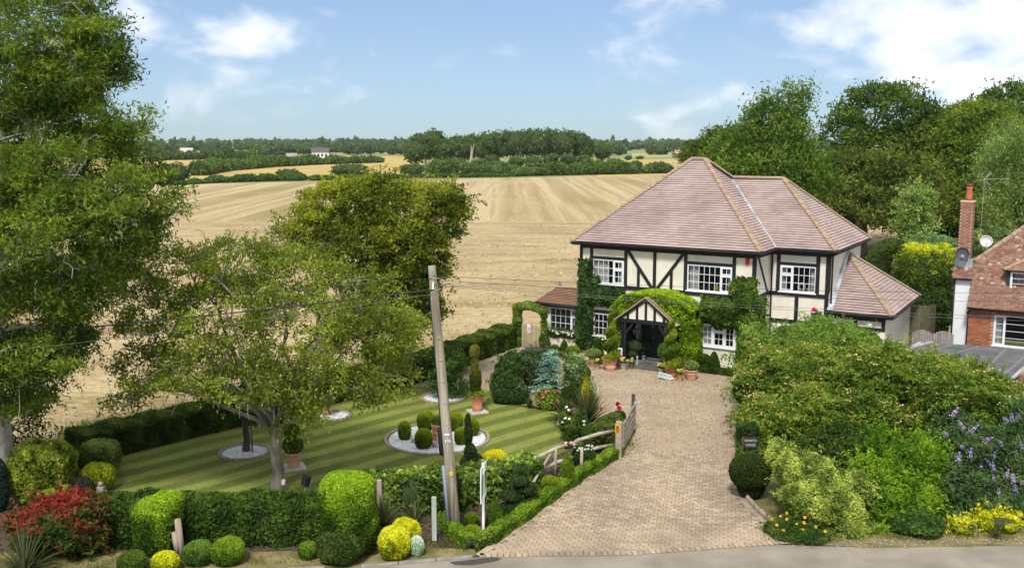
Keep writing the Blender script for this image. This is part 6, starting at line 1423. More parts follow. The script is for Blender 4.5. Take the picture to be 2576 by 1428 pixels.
def cable(label, a, b, sag, r, m=WIRE):
    a = Vector(a); b = Vector(b); pts = [a.lerp(b, i / 24) - Vector((0, 0, sag * 4 * (i / 24) * (1 - i / 24))) for i in range(25)]
    o = MB().tube([p - a for p in pts], r, 5).build('overhead_cable', m, None, True); o.location = a; tag(o, label, 'cable', 'cables strung from the telegraph pole')
tp = lambda f: PB + d * f + Vector((0, -.1, 0))
cable('thick black cable running left from the pole into the ash', tp(.915), P3(-500, 880, 25), .12, .018)
cable('upper thin cable running left from the pole', tp(.955), P3(-500, 790, 25), .15, .007)
cable('lowest pale cable running left from the pole', tp(.90), P3(-500, 930, 24), .16, .006, WIREG)
cable('topmost thin cable running right past the house', tp(.965), P3(3600, 716, 31), .35, .0055)
cable('second thin cable running right past the house', tp(.95), P3(3600, 735, 31), .42, .005)
cable('pale cable crossing the climbers right of the porch', tp(.935), P3(3600, 812, 30), .30, .0055, WIREG)
cable('lowest pale cable crossing in front of the annex roof', tp(.93), P3(3600, 822, 30), .31, .0055, WIREG)

# estate board seen nearly edge-on
bd_ = thing('board_sign', 'tall white post with a green and white board seen edge on', 'sign', at(1216, 1350), .0)
MB().bbox(-.032, .032, -.032, .032, -.05, 1.98, .006).build('post', WHITE, bd_)
M = Matrix.Rotation(R(80), 4, 'Z'); SG = mat('olive_board', (.22, .30, .07), rough=.5)
br = MB(); br.box(-.30, .36, -.012, .012, 1.0, 1.9, M); br = br.build('board', WHITE, bd_)
for s in (-1, 1):
    y0, y1 = (.0125, .016) if s > 0 else (-.016, -.0125)
    MB().add([(-.30, y0 * 1, 1.13), (.36, y0, 1.24), (.36, y0, 1.70), (-.30, y0, 1.56), (-.30, y1, 1.13), (.36, y1, 1.24), (.36, y1, 1.70), (-.30, y1, 1.56)], [(0, 3, 2, 1), (4, 5, 6, 7), (0, 1, 5, 4), (1, 2, 6, 5), (2, 3, 7, 6), (3, 0, 4, 7)], M).build('colour_field', SG, br)
    y0, y1 = (.0165, .019) if s > 0 else (-.019, -.0165)
    MB().add([(-.28, y0, 1.50), (.1, y0, 1.46), (.34, y0, 1.66), (-.1, y0, 1.7), (-.28, y1, 1.50), (.1, y1, 1.46), (.34, y1, 1.66), (-.1, y1, 1.7)], [(0, 3, 2, 1), (4, 5, 6, 7), (0, 1, 5, 4), (1, 2, 6, 5), (2, 3, 7, 6), (3, 0, 4, 7)], M).build('emblem', mat('teal_print', (.02, .17, .16), rough=.5), br)

# ------------------------------------------------------------------ lawn features
STONE_W = chipmat('white_chippings', [(.42, .42, .40), (.62, .62, .61), (.72, .73, .74), (.80, .80, .80)], 16)
RINGB = randmat('ring_brick', [(.30, .23, .17), (.36, .28, .21), (.26, .21, .16)], noise=.25)
def stone_ring(label, u, v, rx, brick=True, seg=48):
    c = at(u, v); t = thing('stone_bed', label, 'flower bed', c); me = bpy.data.meshes.new('white_chippings')
    me.from_pydata([(rx * .9 * math.cos(2 * PI * i / seg), rx * .9 * math.sin(2 * PI * i / seg), .012) for i in range(seg)], [], [tuple(range(seg))]); me.materials.append(STONE_W)
    link(bpy.data.objects.new('white_chippings', me), t)['kind'] = 'stuff'
    if brick:
        n = int(2 * PI * rx / .215); b = MB().bbox(-.1, .1, -.055, .055, 0, .05, .008).mesh('edging_brick', RINGB)
        for i in range(n): a = 2 * PI * i / n; part('edging_brick', b, t, (rx * .95 * math.cos(a), rx * .95 * math.sin(a), random.uniform(0, .006)), (0, 0, a + PI / 2))
    return c
c0 = stone_ring('largest round bed of white stones with box balls on the lawn', 1100, 1102, 1.83)
stone_ring('white stone ring round the standard tree behind the pole', 1114, 1000, .86)
stone_ring('small white stone ring by the walnut with a pot in it', 840, 1046, .62)
stone_ring('white stone ring round the staked dark tree', 616, 1137, .82)
BG = 'clipped box balls round the stone bed'
BXL = [(.05, .08, .009), (.09, .125, .013), (.15, .175, .018), (.23, .235, .02)]
for u, vb, w_, h_, l in ((1017, 1108, 33, 50, 'box ball at the left rim of the round stone bed'), (1071, 1084, 48, 50, 'box ball behind left of the terracotta urn'), (1065, 1130, 46, 52, 'box ball nearest the camera in the round stone bed'), (1144, 1086, 42, 50, 'box ball behind right of the urn beside the pole'), (1161, 1120, 38, 46, 'box ball just right of the pole in the stone bed'), (1190, 1098, 30, 50, 'box ball at the right rim of the round stone bed')):
    ball('box_ball', l, u, vb, w_, h_, BXL, .06, 2.4, 2.2, young(1.3), BG)
rk = randmat('field_stone', [(.20, .17, .14), (.34, .30, .25), (.27, .22, .18)], noise=.3)
for i, (u, v, r_) in enumerate(((1043, 1112, .11), (1086, 1118, .09), (1098, 1124, .10), (1110, 1122, .09), (1075, 1126, .07), (1104, 1115, .08))):
    o = MB().ball((0, 0, r_ * .5), r_, 9, 6, (1.2, .9, .7), .16).build('rock', rk, None, True); o.location = at(u, v); tag(o, ('%s rough stone from the left on the white chippings of the round bed' % ORD[(0, 2, 4, 5, 1, 3)[i]]), 'rock', 'rocks in the round bed')
TERRA = mat('terracotta', (.42, .17, .085), (.56, .27, .15), scale=3.2, rough=.85, detail=6)
TERRA2 = mat('pale_terracotta', (.50, .26, .16), (.62, .37, .25), scale=3.2, rough=.85, detail=6)
TIN = mat('galvanised_tin', (.42, .45, .50), (.56, .59, .63), scale=5, rough=.45, metal=.3)
SOILM = mat('pot_soil', (.03, .022, .015), rough=.95)
def pot(parent, r, h, m=TERRA, rings=(.55,), name='pot'):
    pr = [(r * .72, 0), (r * .76, .02)]
    for q in rings: pr += [(r * (.74 + .2 * q), h * q - .03), (r * (.80 + .2 * q), h * q), (r * (.80 + .2 * q), h * q + .03), (r * (.74 + .2 * q), h * q + .05)]
    pr += [(r * .92, h * .82), (r * .97, h * .84), (r * 1.03, h * .87), (r * 1.03, h), (r * .92, h), (r * .9, h * .9), (r * .2, h * .88)]
    MB().lathe(pr, 22).build(name, m, parent, True); MB().lathe([(r * .9, h * .88), (r * .9, h * .9)], 16).build('soil', SOILM, parent)
def potted(name, label, u, vb, wpx, hpx, m=TERRA, rings=(.55,), slab=False, loc=None, wh=None, cat='potted plant', group=None):
    if loc is None: p, w_, h_ = size_at(u, vb, wpx, hpx); p = p + Vector((0, w_ * .45, 0))
    else: p, (w_, h_) = loc, wh
    t = thing(name, label, cat, p, 0, group)
    z = 0
    if slab: MB().bbox(-w_ * .72, w_ * .72, -w_ * .72, w_ * .72, 0, .06, .01).build('base_slab', mat('slab_stone', (.40, .37, .31), (.50, .46, .39), scale=4) if 'slab_stone' not in bpy.data.materials else bpy.data.materials['slab_stone'], t, False).rotation_euler = (0, 0, .4); z = .062
    before = set(t.children); pot(t, w_ / 2, h_, m, rings)
    for c in t.children:
        if c not in before: c.location.z += z
    return t, w_ / 2, h_ + z
def fill(t, lobes, size, cols, k=1.8, core=.8, aspect=.5, lump=.1, tb=None, name='foliage', **kw):
    ar = sum(area_ell(l[3:6]) for l in lobes); P, Nn = sh_lobes(lobes, cover(ar, size, aspect, k), .25, -9, lump)
    m = None
    if core:
        m = MB()
        for l in lobes: m.ball(l[:3], core, 10, 7, l[3:6])
    return foliage(P, Nn, name, t, cols, size, m, aspect=aspect, topbias=tb, **kw)
t, r_, h_ = potted('urn_planter', 'big terracotta urn in the middle of the round stone bed', 1102, 1112, 36, 42, TERRA, (.5, .75))
fill(t, [(0, 0, h_ + .08, r_ * 1.0, r_, .16)], .1, [(.05, .08, .02), (.09, .13, .03)]); spiky('', '', None, 14, .55, [(.22, .24, .12), (.12, .15, .06)], .03, .9, parent=t, z0=h_)
t, r_, h_ = potted('potted_conifer', 'terracotta pot with a narrow brown green conifer on the lawn', 1200, 1040, 32, 40, TERRA, (.2,), True)
fill(t, [(0, 0, h_ + .05, r_ * 1.2, r_ * 1.2, .13)], .09, [(.12, .14, .02), (.22, .21, .04)], core=.6)
CF = [(.05, .06, .012), (.09, .085, .02), (.15, .125, .035), (.24, .22, .03)]
fill(t, [(-.06, 0, h_ + .55, .22, .2, .55, 3), (-.08, 0, h_ + 1.15, .15, .15, .35), (-.08, 0, h_ + 1.62, .2, .19, .24, 2.4)], .07, CF, 2.2, .8, tb=lambda P, Nn: 1.2 * (P[:, 2] - h_ - 1.2), droop=-1)
t, r_, h_ = potted('potted_shrub', 'terracotta pot with leafy plant on a slab beside the walnut trunk', 735, 1183, 40, 36, TERRA2, (.9,), True)
fill(t, [(0, 0, h_ + .22, .32, .3, .30), (0, 0, h_ + .62, .24, .22, .28)], .1, [(.03, .05, .012), (.06, .085, .02), (.14, .17, .04)], 1.8)
t, r_, h_ = potted('potted_shrub', 'small terracotta pot half hidden under the walnut branches', 825, 1046, 20, 30, TERRA, (.8,)); fill(t, [(0, 0, h_ + .12, .25, .25, .2)], .1, G_OLIVE)
# standard tree behind pole
loc = at(1118, 1000)
tree('standard_tree', 'leafy dark standard tree on the lawn behind the pole', 'tree', loc, .5, .05, [lob(loc, *l) for l in [(1130, 915, loc.y, .62, .6, .5), (1110, 950, loc.y, .5, .5, .5), (1150, 965, loc.y, .4, .4, .35), (1125, 985, loc.y, .3, .3, .3)]], 130, 70, .11, [(.03, .055, .012), (.05, .085, .018), (.085, .13, .026)], clus_r=.2, seed=26, limbs=8)
def flood(label, loc, rot, post=.55, s=1.0):
    t = thing('floodlight', label, 'lamp', loc, rot); M = Matrix.Translation((0, 0, post)) @ Matrix.Rotation(R(-18), 4, 'X')
    MB().bbox(-.14 * s, .14 * s, -.09 * s, .09 * s, 0, .30 * s, .02, M).build('housing', BLACK, t); MB().box(-.12 * s, .12 * s, .092 * s, .1 * s, .03, .27 * s, M).build('lens', mat('lamp_glass', (.55, .57, .6), rough=.15), t); MB().tube([(0, 0, 0), (0, 0, post + .03)], .022, 6).build('stem', LEAD, t)
flood('black garden floodlight on a short stem near the walnut trunk', at(768, 1248), R(-60), .33)
flood('small square floodlight at the gravel edge of the lawn', at(1027, 985), R(165), .03, .75)
o = MB(); o.bbox(-.05, .05, -.09, .05, 0, .13, .015); o = o.build('tree_lamp', WHITE, None); o.location = at(697, 1232) + Vector((.22, -.08, .22)); tag(o, 'small white lamp fixed low on the walnut trunk', 'lamp')
o = MB(); o.ball((0, 0, .12), .16, 10, 7, (1.2, .8, .8), .12); o.ball((.1, -.05, .3), .09, 8, 6); o = o.build('stone_figure', mat('pale_stone', (.60, .58, .56), (.72, .70, .68), scale=6), None, True); o.location = at(1414, 1072); tag(o, 'pale stone figure at the lawn edge by the white roses', 'ornament')
# plants by the fence
loc = at(1189, 1195); t = shrub('dwarf_conifer', 'dark conifer with a thin tall top right of the pole', 'shrub', loc, [(0, 0, .32, .40, .36, .38), (-.05, 0, .75, .2, .2, .3), (-.12, 0, 1.25, .13, .13, .55), (-.14, 0, 1.65, .1, .1, .3)], .075, [(.026, .036, .016), (.045, .058, .024), (.07, .085, .035)], 2.0, .4, core=.75, lump=.2, droop=-.8, seed=41)
ball('golden_heather', 'orange yellow mound beside the dark conifer', 1246, 1180, 66, 44, [(.20, .20, .02), (.46, .34, .015), (.58, .42, .02)], .06, 2.2, cat='shrub')
ball('blue_conifer', 'small blue conifer peeping out left of the pole', 1104, 1212, 38, 40, [(.04, .07, .08), (.07, .11, .13), (.12, .17, .20)], .07, 2, cat='shrub')
ball('box_ball', 'upper box ball between the pole and the white board post', 1186, 1328, 40, 38, BOX, .06)
ball('box_ball', 'box ball in the corner of the low box edging', 1188, 1366, 50, 44, BXL, .06)
cone('box_cone', 'box column right behind the white board post', 1244, 1340, 48, 82, BOX, .065)
cone('box_cone', 'box cone below the split rail fence', 1428, 1228, 46, 84, BXL, .065)
ball('box_ball', 'large box ball left of the box cone', 1385, 1252, 50, 56, BXL, .06)
t = ball('white_hebe', 'dark ball shrub on a stem with white flowers by the fence', 1469, 1182, 60, 62, [(.03, .045, .015), (.05, .075, .02)], .06, cat='shrub')
blooms(t, [(random.uniform(-.3, .3), random.uniform(-.35, 0), .68 + random.uniform(-.06, .06)) for _ in range(14)], .045, (.75, .75, .68))
t = shrub('cloud_conifer', 'cloud pruned conifer in dark tiers beside the ivy hedge', 'topiary', at(1312, 1290), [(0, 0, .2, .42, .36, .2), (-.28, 0, .5, .3, .28, .16), (.15, .1, .68, .28, .26, .18), (-.05, 0, .95, .26, .24, .16), (.05, .1, 1.2, .2, .2, .16)], .07, [(.024, .042, .018), (.042, .066, .026), (.07, .10, .035)], 2.0, .4, core=.8, seed=42)
ball('low_juniper', 'low flat dark juniper on the bark behind the box edging', 1290, 1308, 90, 30, [(.026, .042, .018), (.045, .066, .024)], .07, 2, cat='shrub', tb=None)
cone('box_cone', 'short stepped box between juniper and large box ball', 1340, 1278, 44, 58, BOX, .065, prof=[(.05, 1), (.6, .96), (.75, .6), (.8, .55), (1, .5), (1, .1), (.9, .01)])
# split rail fence
SPLIT = mat('split_oak', (.30, .25, .18), (.50, .43, .33), scale=5, rough=.9, bump=.5, bscale=18, stretch=(.3, 1, 1))
fe = thing('rail_fence', 'rustic split rail fence between lawn and drive bed', 'fence', at(1345, 1218))
fo = at(1345, 1218)
def rail(pts, r_): MB().tube([p - fo for p in pts], r_, 7).build('rail', SPLIT, fe, True)
A_, B_, C_ = at(1345, 1218), at(1455, 1170), at(1552, 1140)
for h0 in (.33, .78):
    rail([A_ + Vector((-.15, 0, h0 - .05)), A_.lerp(B_, .5) + Vector((0, .02, h0 + .06)), B_ + Vector((.05, 0, h0 + .02))], [.05, .062, .05]); rail([B_ + Vector((-.1, .04, h0)), B_.lerp(C_, .5) + Vector((0, .02, h0 + .05)), C_ + Vector((0, 0, h0))], [.05, .06, .05])
rail([at(1335, 1232) + Vector((0, 0, .1)), A_.lerp(B_, .35) + Vector((0, 0, .75))], [.045, .04])
for q in (A_, A_.lerp(B_, .45), B_, at(1462, 1195)): MB().tube([q - fo + Vector((0, 0, -.05)), q - fo + Vector((.01, 0, .88))], [.055, .045], 7).build('post', SPLIT, fe, True)
# field gate, open
GW = mat('gate_oak', (.27, .235, .18), (.42, .37, .29), scale=6, rough=.9, bump=.4, bscale=20, stretch=(.4, 1, 1))
g0 = at(1556, 1152); gp = thing('gate_post', 'thick square oak gate post with an orange notice', 'post', g0, -.35); MB().bbox(-.1, .1, -.1, .1, -.05, 1.22, .025).build('shaft', GW, gp)
nt_ = MB().bbox(-.085, .085, -.008, .004, -.15, .15, .004).build('notice', mat('orange_enamel', (.72, .34, .02), rough=.4), gp); nt_.location = (-.02, -.106, 1.0)
for k in range(3): MB().box(-.06, .06, -.0105, -.0085, -.11 + k * .05, -.085 + k * .05).build('printed_line', BLACK, nt_)
MB().add([(-.05, -.0105, .03), (.05, -.0105, .03), (0, -.0105, .12)], [(0, 1, 2)]).build('printed_symbol', BLACK, nt_)
g1 = at(1590, 1088); fg = thing('field_gate', 'open wooden five bar gate standing along the gravel', 'gate', g0 + Vector((.1, .1, 0)), math.atan2(g1.y - g0.y, g1.x - g0.x)); GL = (g1 - g0).length
for i, z in enumerate((.22, .40, .58, .78, 1.0)): MB().bbox(.08, GL, -.02, .02, z - .045, z + .045, .008).build('bar', GW, fg)
MB().bbox(.05, .15, -.05, .05, .12, 1.12, .015).build('stile', GW, fg); MB().bbox(GL - .07, GL + .03, -.045, .045, .12, 1.25, .015).build('stile', GW, fg)
MB().bar((.15, .03, .2), (GL * .55, .03, 1.0), .03, .07).build('brace', GW, fg); MB().bar((GL * .55, .03, 1.0), (GL - .1, .03, .25), .03, .07).build('brace', GW, fg); MB().bbox(GL - .12, GL - .02, -.07, .02, .95, 1.1, .01).build('latch', LEAD, fg)
t = thing('gate_stop_post', 'dark post holding the far end of the open gate', 'post', at(1592, 1086)); MB().bbox(-.06, .06, -.06, .06, -.05, 1.36, .012).build('shaft', BARK_D, t)

# roses and border plants
LV = [(.03, .05, .014), (.055, .08, .02), (.10, .13, .035), (.16, .18, .05)]
t = shrub('rose_bush', 'rose bush with bright red blooms by the gate post', 'rose', at(1520, 1135), [(0, 0, .6, .5, .45, .55), (.25, 0, .95, .3, .3, .4), (-.3, .1, .45, .4, .4, .4)], .085, LV, 1.3, .5, core=.55, lump=.25, shell=.5, seed=51)
o = at(1520, 1135); rb = [P3(u, v, o.y - .1) - o for u, v in ((1512, 1027), (1538, 1046), (1530, 1061), (1521, 1065), (1509, 1073), (1545, 1049), (1511, 1085), (1526, 1096), (1512, 1100), (1543, 1062), (1531, 1084), (1520, 1112))]
blooms(t, rb, .075, (.62, .012, .015))
t = thing('rose_bush', 'tall single rose stem with dark red blooms above the gate post', 'rose', at(1556, 1130)); o = at(1556, 1130); q = [P3(1555, 1017, o.y) - o, P3(1558, 1027, o.y) - o]
MB().tube([(0, 0, 0), (0, .02, .8), q[0]], [.015, .012, .008], 5).build('stem', BARK_D, t); blooms(t, q, .11, (.5, .005, .02))
fill(t, [(0, 0, 1.15, .22, .2, .16)], .1, LV, 1.5, 0)
t = shrub('rose_bush', 'leggy rose with white blooms at the lawn edge', 'rose', at(1445, 1110), [(0, 0, .45, .5, .4, .42), (.2, 0, .8, .25, .25, .35), (-.35, 0, .7, .18, .2, .4)], .085, LV, 1.1, .5, core=.45, lump=.25, shell=.6, seed=52)
o = at(1445, 1110); blooms(t, [P3(u, v, o.y - .2) - o for u, v in ((1425, 1025), (1430, 1032), (1422, 1052), (1433, 1054), (1468, 1060), (1470, 1068), (1458, 1075), (1415, 1063))], .075, (.80, .76, .70))
t = thing('rose_spray', 'pink and white rose blooms on the fence rail', 'rose', A_.lerp(B_, .75) + Vector((0, -.05, .82))); blooms(t, [(-.08, 0, .05), (.08, -.02, .06), (0, 0, .0), (.15, 0, .02)], .08, (.78, .45, .45)); fill(t, [(0, .02, -.02, .2, .12, .1)], .08, LV, 1.5, 0)
spiky('grass_clump', 'big clump of dark grassy blades in the drive border', at(1478, 1075), 420, 1.75, [(.05, .075, .018), (.08, .11, .025), (.13, .15, .04), (.20, .19, .06)], .06, .55, curve=.5)
spiky('grass_clump', 'second lower grassy clump left of the tall blades', at(1425, 1060), 170, 1.15, [(.06, .085, .02), (.11, .135, .035)], .06, .6, curve=.5)
loc = at(1474, 1040); cone('golden_cypress', 'slender golden tipped conifer behind the grassy clump', 1474, 1040, 30, 100, [(.08, .09, .012), (.22, .20, .015), (.42, .33, .015)], .07, prof=[(.02, 1), (.25, .93), (.35, .8), (.6, .6), (.8, .3), (.8, .02)])
# island bed
isl = lambda u, v: at(u, v)
shrub('viburnum', 'dark tall shrub at the left of the island bed', 'shrub', at(1278, 1000), [(0, 0, .75, .6, .5, .75), (.15, .1, 1.3, .5, .45, .55), (-.15, 0, .4, .55, .5, .4)], .1, [(.03, .05, .018), (.05, .08, .028), (.085, .115, .045), (.18, .20, .09)], 1.9, .5, seed=61, sprays=(90, .35, 12, .2), lump=.22, shell=.4)
shrub('hebe', 'bushy dark shrub behind the blue spruce', 'shrub', at(1345, 990), [(0, .3, .9, .65, .6, .85), (-.25, .2, 1.2, .45, .45, .5), (.4, .4, 1.2, .5, .5, .5)], .1, [(.03, .045, .022), (.055, .075, .034), (.095, .11, .065), (.14, .14, .13)], 1.9, .45, seed=62, sprays=(110, .35, 12, .2), lump=.22, shell=.4)
loc = at(1385, 995); t = thing('blue_spruce', 'silvery blue spruce in the middle of the island bed', 'conifer', loc); bl = []; 
for z, r_ in ((.3, .75), (.6, .62), (.95, .58), (1.25, .42), (1.6, .3), (1.85, .15)):
    for k in range(7): a = random.uniform(0, 6.28); bl.append((math.cos(a) * r_ * .6, math.sin(a) * r_ * .6, z + random.uniform(-.1, .1), r_ * .42, r_ * .42, .085))
nb2 = 190; zb = rng.uniform(.12, 1.85, nb2); Lb = 1.0 * (1 - zb / 2.15) * rng.uniform(.6, 1.15, nb2) + .06; ab_ = rng.uniform(0, 2 * PI, nb2); ii = np.repeat(np.arange(nb2), 26); tt = rng.uniform(.1, 1, len(ii))
P = np.stack([np.cos(ab_)[ii] * Lb[ii] * tt, np.sin(ab_)[ii] * Lb[ii] * tt, zb[ii] + .12 * Lb[ii] * tt - .18 * Lb[ii] * tt ** 2], 1) + rng.normal(size=(len(ii), 3)) * np.array([.05, .05, .02]); foliage(P, unit(np.stack([np.cos(ab_)[ii], np.sin(ab_)[ii], 1.2 + 0 * tt], 1)), 'foliage', t, [(.10, .15, .19), (.19, .26, .32), (.30, .38, .44)], .085, MB().lathe([(.34, .05), (.2, .9), (.02, 1.8)], 9), aspect=.4, spread=.4, topbias=lambda P, Nn: (tt - .5) * 1.2)
MB().tube([(0, 0, 0), (0, 0, 1.9)], [.06, .02], 6).build('trunk', BARK_D, t)
shrub('euonymus', 'tall cream variegated shrub at the right of the island bed', 'shrub', at(1452, 1005), [(0, 0, .8, .5, .45, .8), (-.1, 0, 1.35, .42, .4, .55), (.1, 0, .4, .5, .45, .4)], .09, [(.035, .06, .02), (.08, .11, .04), (.20, .23, .13), (.46, .48, .36)], 2.0, .5, seed=63, f=1.0, sprays=(110, .35, 12, .2), lump=.22, shell=.4)
t = shrub('hydrangea', 'light green hydrangea with pink flower heads in front of the spruce', 'shrub', at(1380, 1028), [(0, 0, .38, .5, .42, .42)], .1, [(.06, .09, .02), (.13, .17, .03), (.23, .26, .05)], 1.9, .6, seed=64)
blooms(t, [(random.uniform(-.42, .42), random.uniform(-.42, -.1), random.uniform(.3, .8)) for _ in range(16)], .065, (.68, .16, .17))
shrub('geranium', 'low dark leafy mound at the left front of the island bed', 'shrub', at(1280, 1012), [(0, 0, .22, .6, .45, .28), (.4, 0, .2, .4, .4, .25)], .11, [(.022, .04, .016), (.04, .065, .022)], 1.9, seed=65)
spiky('day_lily', 'fresh green strappy clump in front of the island bed', at(1332, 1026), 90, .55, [(.06, .10, .015), (.11, .16, .025)], .035, .7)
shrub('dark_shrub', 'dark low filler shrub between hydrangea and variegated shrub', 'shrub', at(1432, 1022), [(0, 0, .35, .45, .4, .4)], .09, [(.022, .036, .014), (.04, .06, .02)], 1.9, seed=66)
t = shrub('lavender', 'grey lavender haze behind the spruce', 'shrub', at(1352, 915), [(0, 0, .35, .9, .5, .4)], .08, [(.07, .09, .06), (.11, .12, .12), (.16, .15, .24)], 1.7, .3, seed=67)

# ------------------------------------------------------------------ climbers and plants on the house
def climber(name, label, boxes, plane, size, cols, k=2.0, th=.22, sd=1, axis='b', asp=.7):
    """leaves hugging the wall: boxes of (a0, a1, z0, z1) on the house front"""
    t = thing(name, label, 'climber', HO, TH); Ps = []; Ns = []; n_all = 0; core = MB()
    for (a0, a1, z0, z1) in boxes:
        n = cover((a1 - a0 + .4) * (z1 - z0 + .4), size, asp, k * 1.5); a = rng.uniform(a0, a1, n); z = rng.uniform(z0, z1, n); e = rng.normal(size=(n, 2)) * .06
        q = np.minimum(np.minimum(a - a0, a1 - a), np.minimum(z - z0, z1 - z)); dd = th * np.clip(q / .25, .15, 1) * (1 + .35 * vnoise(np.stack([a, z * 0, z], 1), .8, sd)) * (1 - .35 * rng.uniform(size=n) ** 2)
        Ps.append(np.stack([a + e[:, 0], plane - dd, z + e[:, 1]], 1)); Ns.append(np.tile([0, -.85, .5], (n, 1)))
        core.box(a0 + .12, a1 - .12, plane - th * .6, plane - .001, z0 + .1, z1 - .1)
    foliage(np.concatenate(Ps), unit(np.concatenate(Ns)), 'foliage', t, cols, size, core, aspect=asp, droop=1.2, spread=.5, f=.9, seed=sd, fold=.16); return t
IVY = [(.022, .040, .016), (.036, .062, .022), (.06, .092, .034), (.10, .13, .05)]
climber('ivy', 'dark ivy column climbing between the left annex and upstairs window', [(.28, .92, .2, 4.5), (.15, 1.02, .4, 2.3), (.6, 2.5, 2.4, 3.25), (1.5, 2.6, 2.75, 3.2), (.3, 1.3, 3.1, 3.7)], .33, .13, IVY, 2.2, .3, 1)
climber('climbing_vine', 'bushy green climber spreading right of the porch', [(6.4, 8.85, 2.2, 3.2), (7.9, 8.85, 2.9, 4.15), (6.9, 9.2, 1.95, 2.6), (8.1, 9.3, 1.2, 3.4), (7.7, 8.7, 3.4, 3.9)], .33, .14, [(.032, .055, .012), (.058, .09, .018), (.10, .14, .026), (.15, .18, .035)], 2.2, .5, 2)
t = climber('climbing_rose', 'thin climbing rose with red blooms beside the annex roof', [(10.75, 11.1, 1.6, 2.6), (11.1, 11.4, 1.3, 2.5)], 2.4, .1, LV, .6, .15, 3); blooms(t, [(10.8, 2.2, 2.78), (10.9, 2.2, 2.7), (10.75, 2.2, 2.68)], .1, (.6, .008, .06))
climber('creeping_rose', 'white flowering rose trained below the left annex window', [(-1.5, .1, .62, .95)], .5, .09, LV, 1.1, .2, 4)
cr = thing('rose_blooms', 'white rose heads under the left annex window', 'flowers', HO, TH); blooms(cr, [(random.uniform(-1.6, .1), .2, random.uniform(.75, 1.0)) for _ in range(14)], .06, (.80, .78, .70)); blooms(cr, [(random.uniform(1.1, 2.2), .05, random.uniform(.8, .98)) for _ in range(8)], .06, (.80, .78, .70))
climber('creeping_rose', 'white flowering rose below the low window left of the porch', [(1.1, 2.3, .55, .9)], .33, .09, LV, 1.2, .2, 5)
# clipped hedge grown over the porch
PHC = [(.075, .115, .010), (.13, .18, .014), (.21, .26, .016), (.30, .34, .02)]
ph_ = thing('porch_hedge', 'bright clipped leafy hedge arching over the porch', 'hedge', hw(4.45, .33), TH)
N_ = 70000; Q = rng.uniform(0, 1, (N_, 3)); 
def hz(a): return 2.15 + 1.22 * np.sqrt(np.clip(1 - (np.abs(a - .1) / 2.1) ** 2.4, 0, 1))
segs = []
# top skin, front skin (with the porch cut out), right and left flanks
n = 9000; a = rng.uniform(-1.92, 2.0, n); b = rng.uniform(-1.42, -.02, n); z = hz(a); dzda = (hz(a + .02) - hz(a - .02)) / .04; segs.append((np.stack([a, b, z], 1), np.stack([-dzda, 0 * a, np.ones(n)], 1)))
n = 9000; a = rng.uniform(-1.92, 2.0, n); z = rng.uniform(0, 1, n) * hz(a); ins = (np.abs(a) < 1.42) & (z < 2.2 + .0 * a) | (z < 3.2 - 1.05 * np.abs(a) / 1.36) & (np.abs(a) < 1.4); k_ = ~ins; m_ = k_.sum(); bfr = -1.45 + np.where(np.abs(a[k_]) > 1.4, .08, 0) + .5 * np.clip((a[k_] - 1.5) / .5, 0, 1) ** 2; segs.append((np.stack([a[k_], bfr, z[k_]], 1), np.stack([.5 * np.clip((a[k_] - 1.4) / .6, -1, 1), -np.ones(m_), .1 * np.ones(m_)], 1)))
for s, n in ((1, 6000), (-1, 5000)):
    b = rng.uniform(-1.3, 0, n); z = rng.uniform(0, 2.3, n); aa = np.where(s > 0, 2.02 - .35 * np.clip((-b - .9) / .5, 0, 1) ** 2, -1.95); segs.append((np.stack([aa, b, z], 1), np.stack([np.full(n, s * 1.0), np.full(n, -.1), np.full(n, .1)], 1)))
P = np.concatenate([s[0] for s in segs]); Nn = unit(np.concatenate([s[1] for s in segs])); P = P - Nn * rng.uniform(-.03, .12, (len(P), 1)) + Nn * vnoise(P, .9, 3)[:, None] * .06
co = MB(); co.box(1.42, 1.8, -.9, -.01, 0, 2.1); co.box(-1.84, -1.42, -1.3, -.01, 0, 2.2)
for q in range(8):
    a0_ = -1.8 + q * .46; a1_ = a0_ + .46; z_ = float(min(hz(np.array(a0_)), hz(np.array(a1_)))) - .1; zl = max(2.24, 3.24 - 1.04 * max(0, min(abs(a0_), abs(a1_))) / 1.36 + .02) if a0_ * a1_ > 0 else 3.24
    if z_ > zl + .03: co.box(a0_, a1_, -1.3 if max(abs(a0_), abs(a1_)) < 1.5 else -.85, -.01, zl, z_)
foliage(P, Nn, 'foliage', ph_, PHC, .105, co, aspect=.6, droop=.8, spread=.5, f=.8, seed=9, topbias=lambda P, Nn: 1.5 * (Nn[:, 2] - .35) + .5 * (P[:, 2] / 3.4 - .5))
# plants along the wall
def hball(name, label, a, b, w_, h_, cols=BOX, **kw): return ball(name, label, 0, 0, 0, 0, cols, loc=hw(a, b), wh=(w_, h_), **kw)
def hcone(name, label, a, b, w_, h_, cols=BOX, **kw): return cone(name, label, 0, 0, 0, 0, cols, loc=hw(a, b), wh=(w_, h_), **kw)
hcone('box_cone', 'box cone at the left end under the annex window', -1.15, -.35, .55, .78); hball('box_ball', 'box ball between the two cones under the annex window', -.55, -.55, .44, .44); hcone('box_cone', 'box cone right of the small ball under the annex window', -.05, -.55, .5, .72)
hball('golden_box_ball', 'yellow green box ball before the ivy column', .5, -.75, .66, .52, BXL); hcone('box_cone', 'dark box cone left of the porch below the window', 1.75, -.6, .62, .9, YEW)
hball('box_ball', 'dark low ball right of the porch hedge', 6.75, -.15, .6, .75, YEW); hcone('box_cone', 'dark cone right of the porch hedge under the window', 7.25, -.35, .62, .95, YEW)
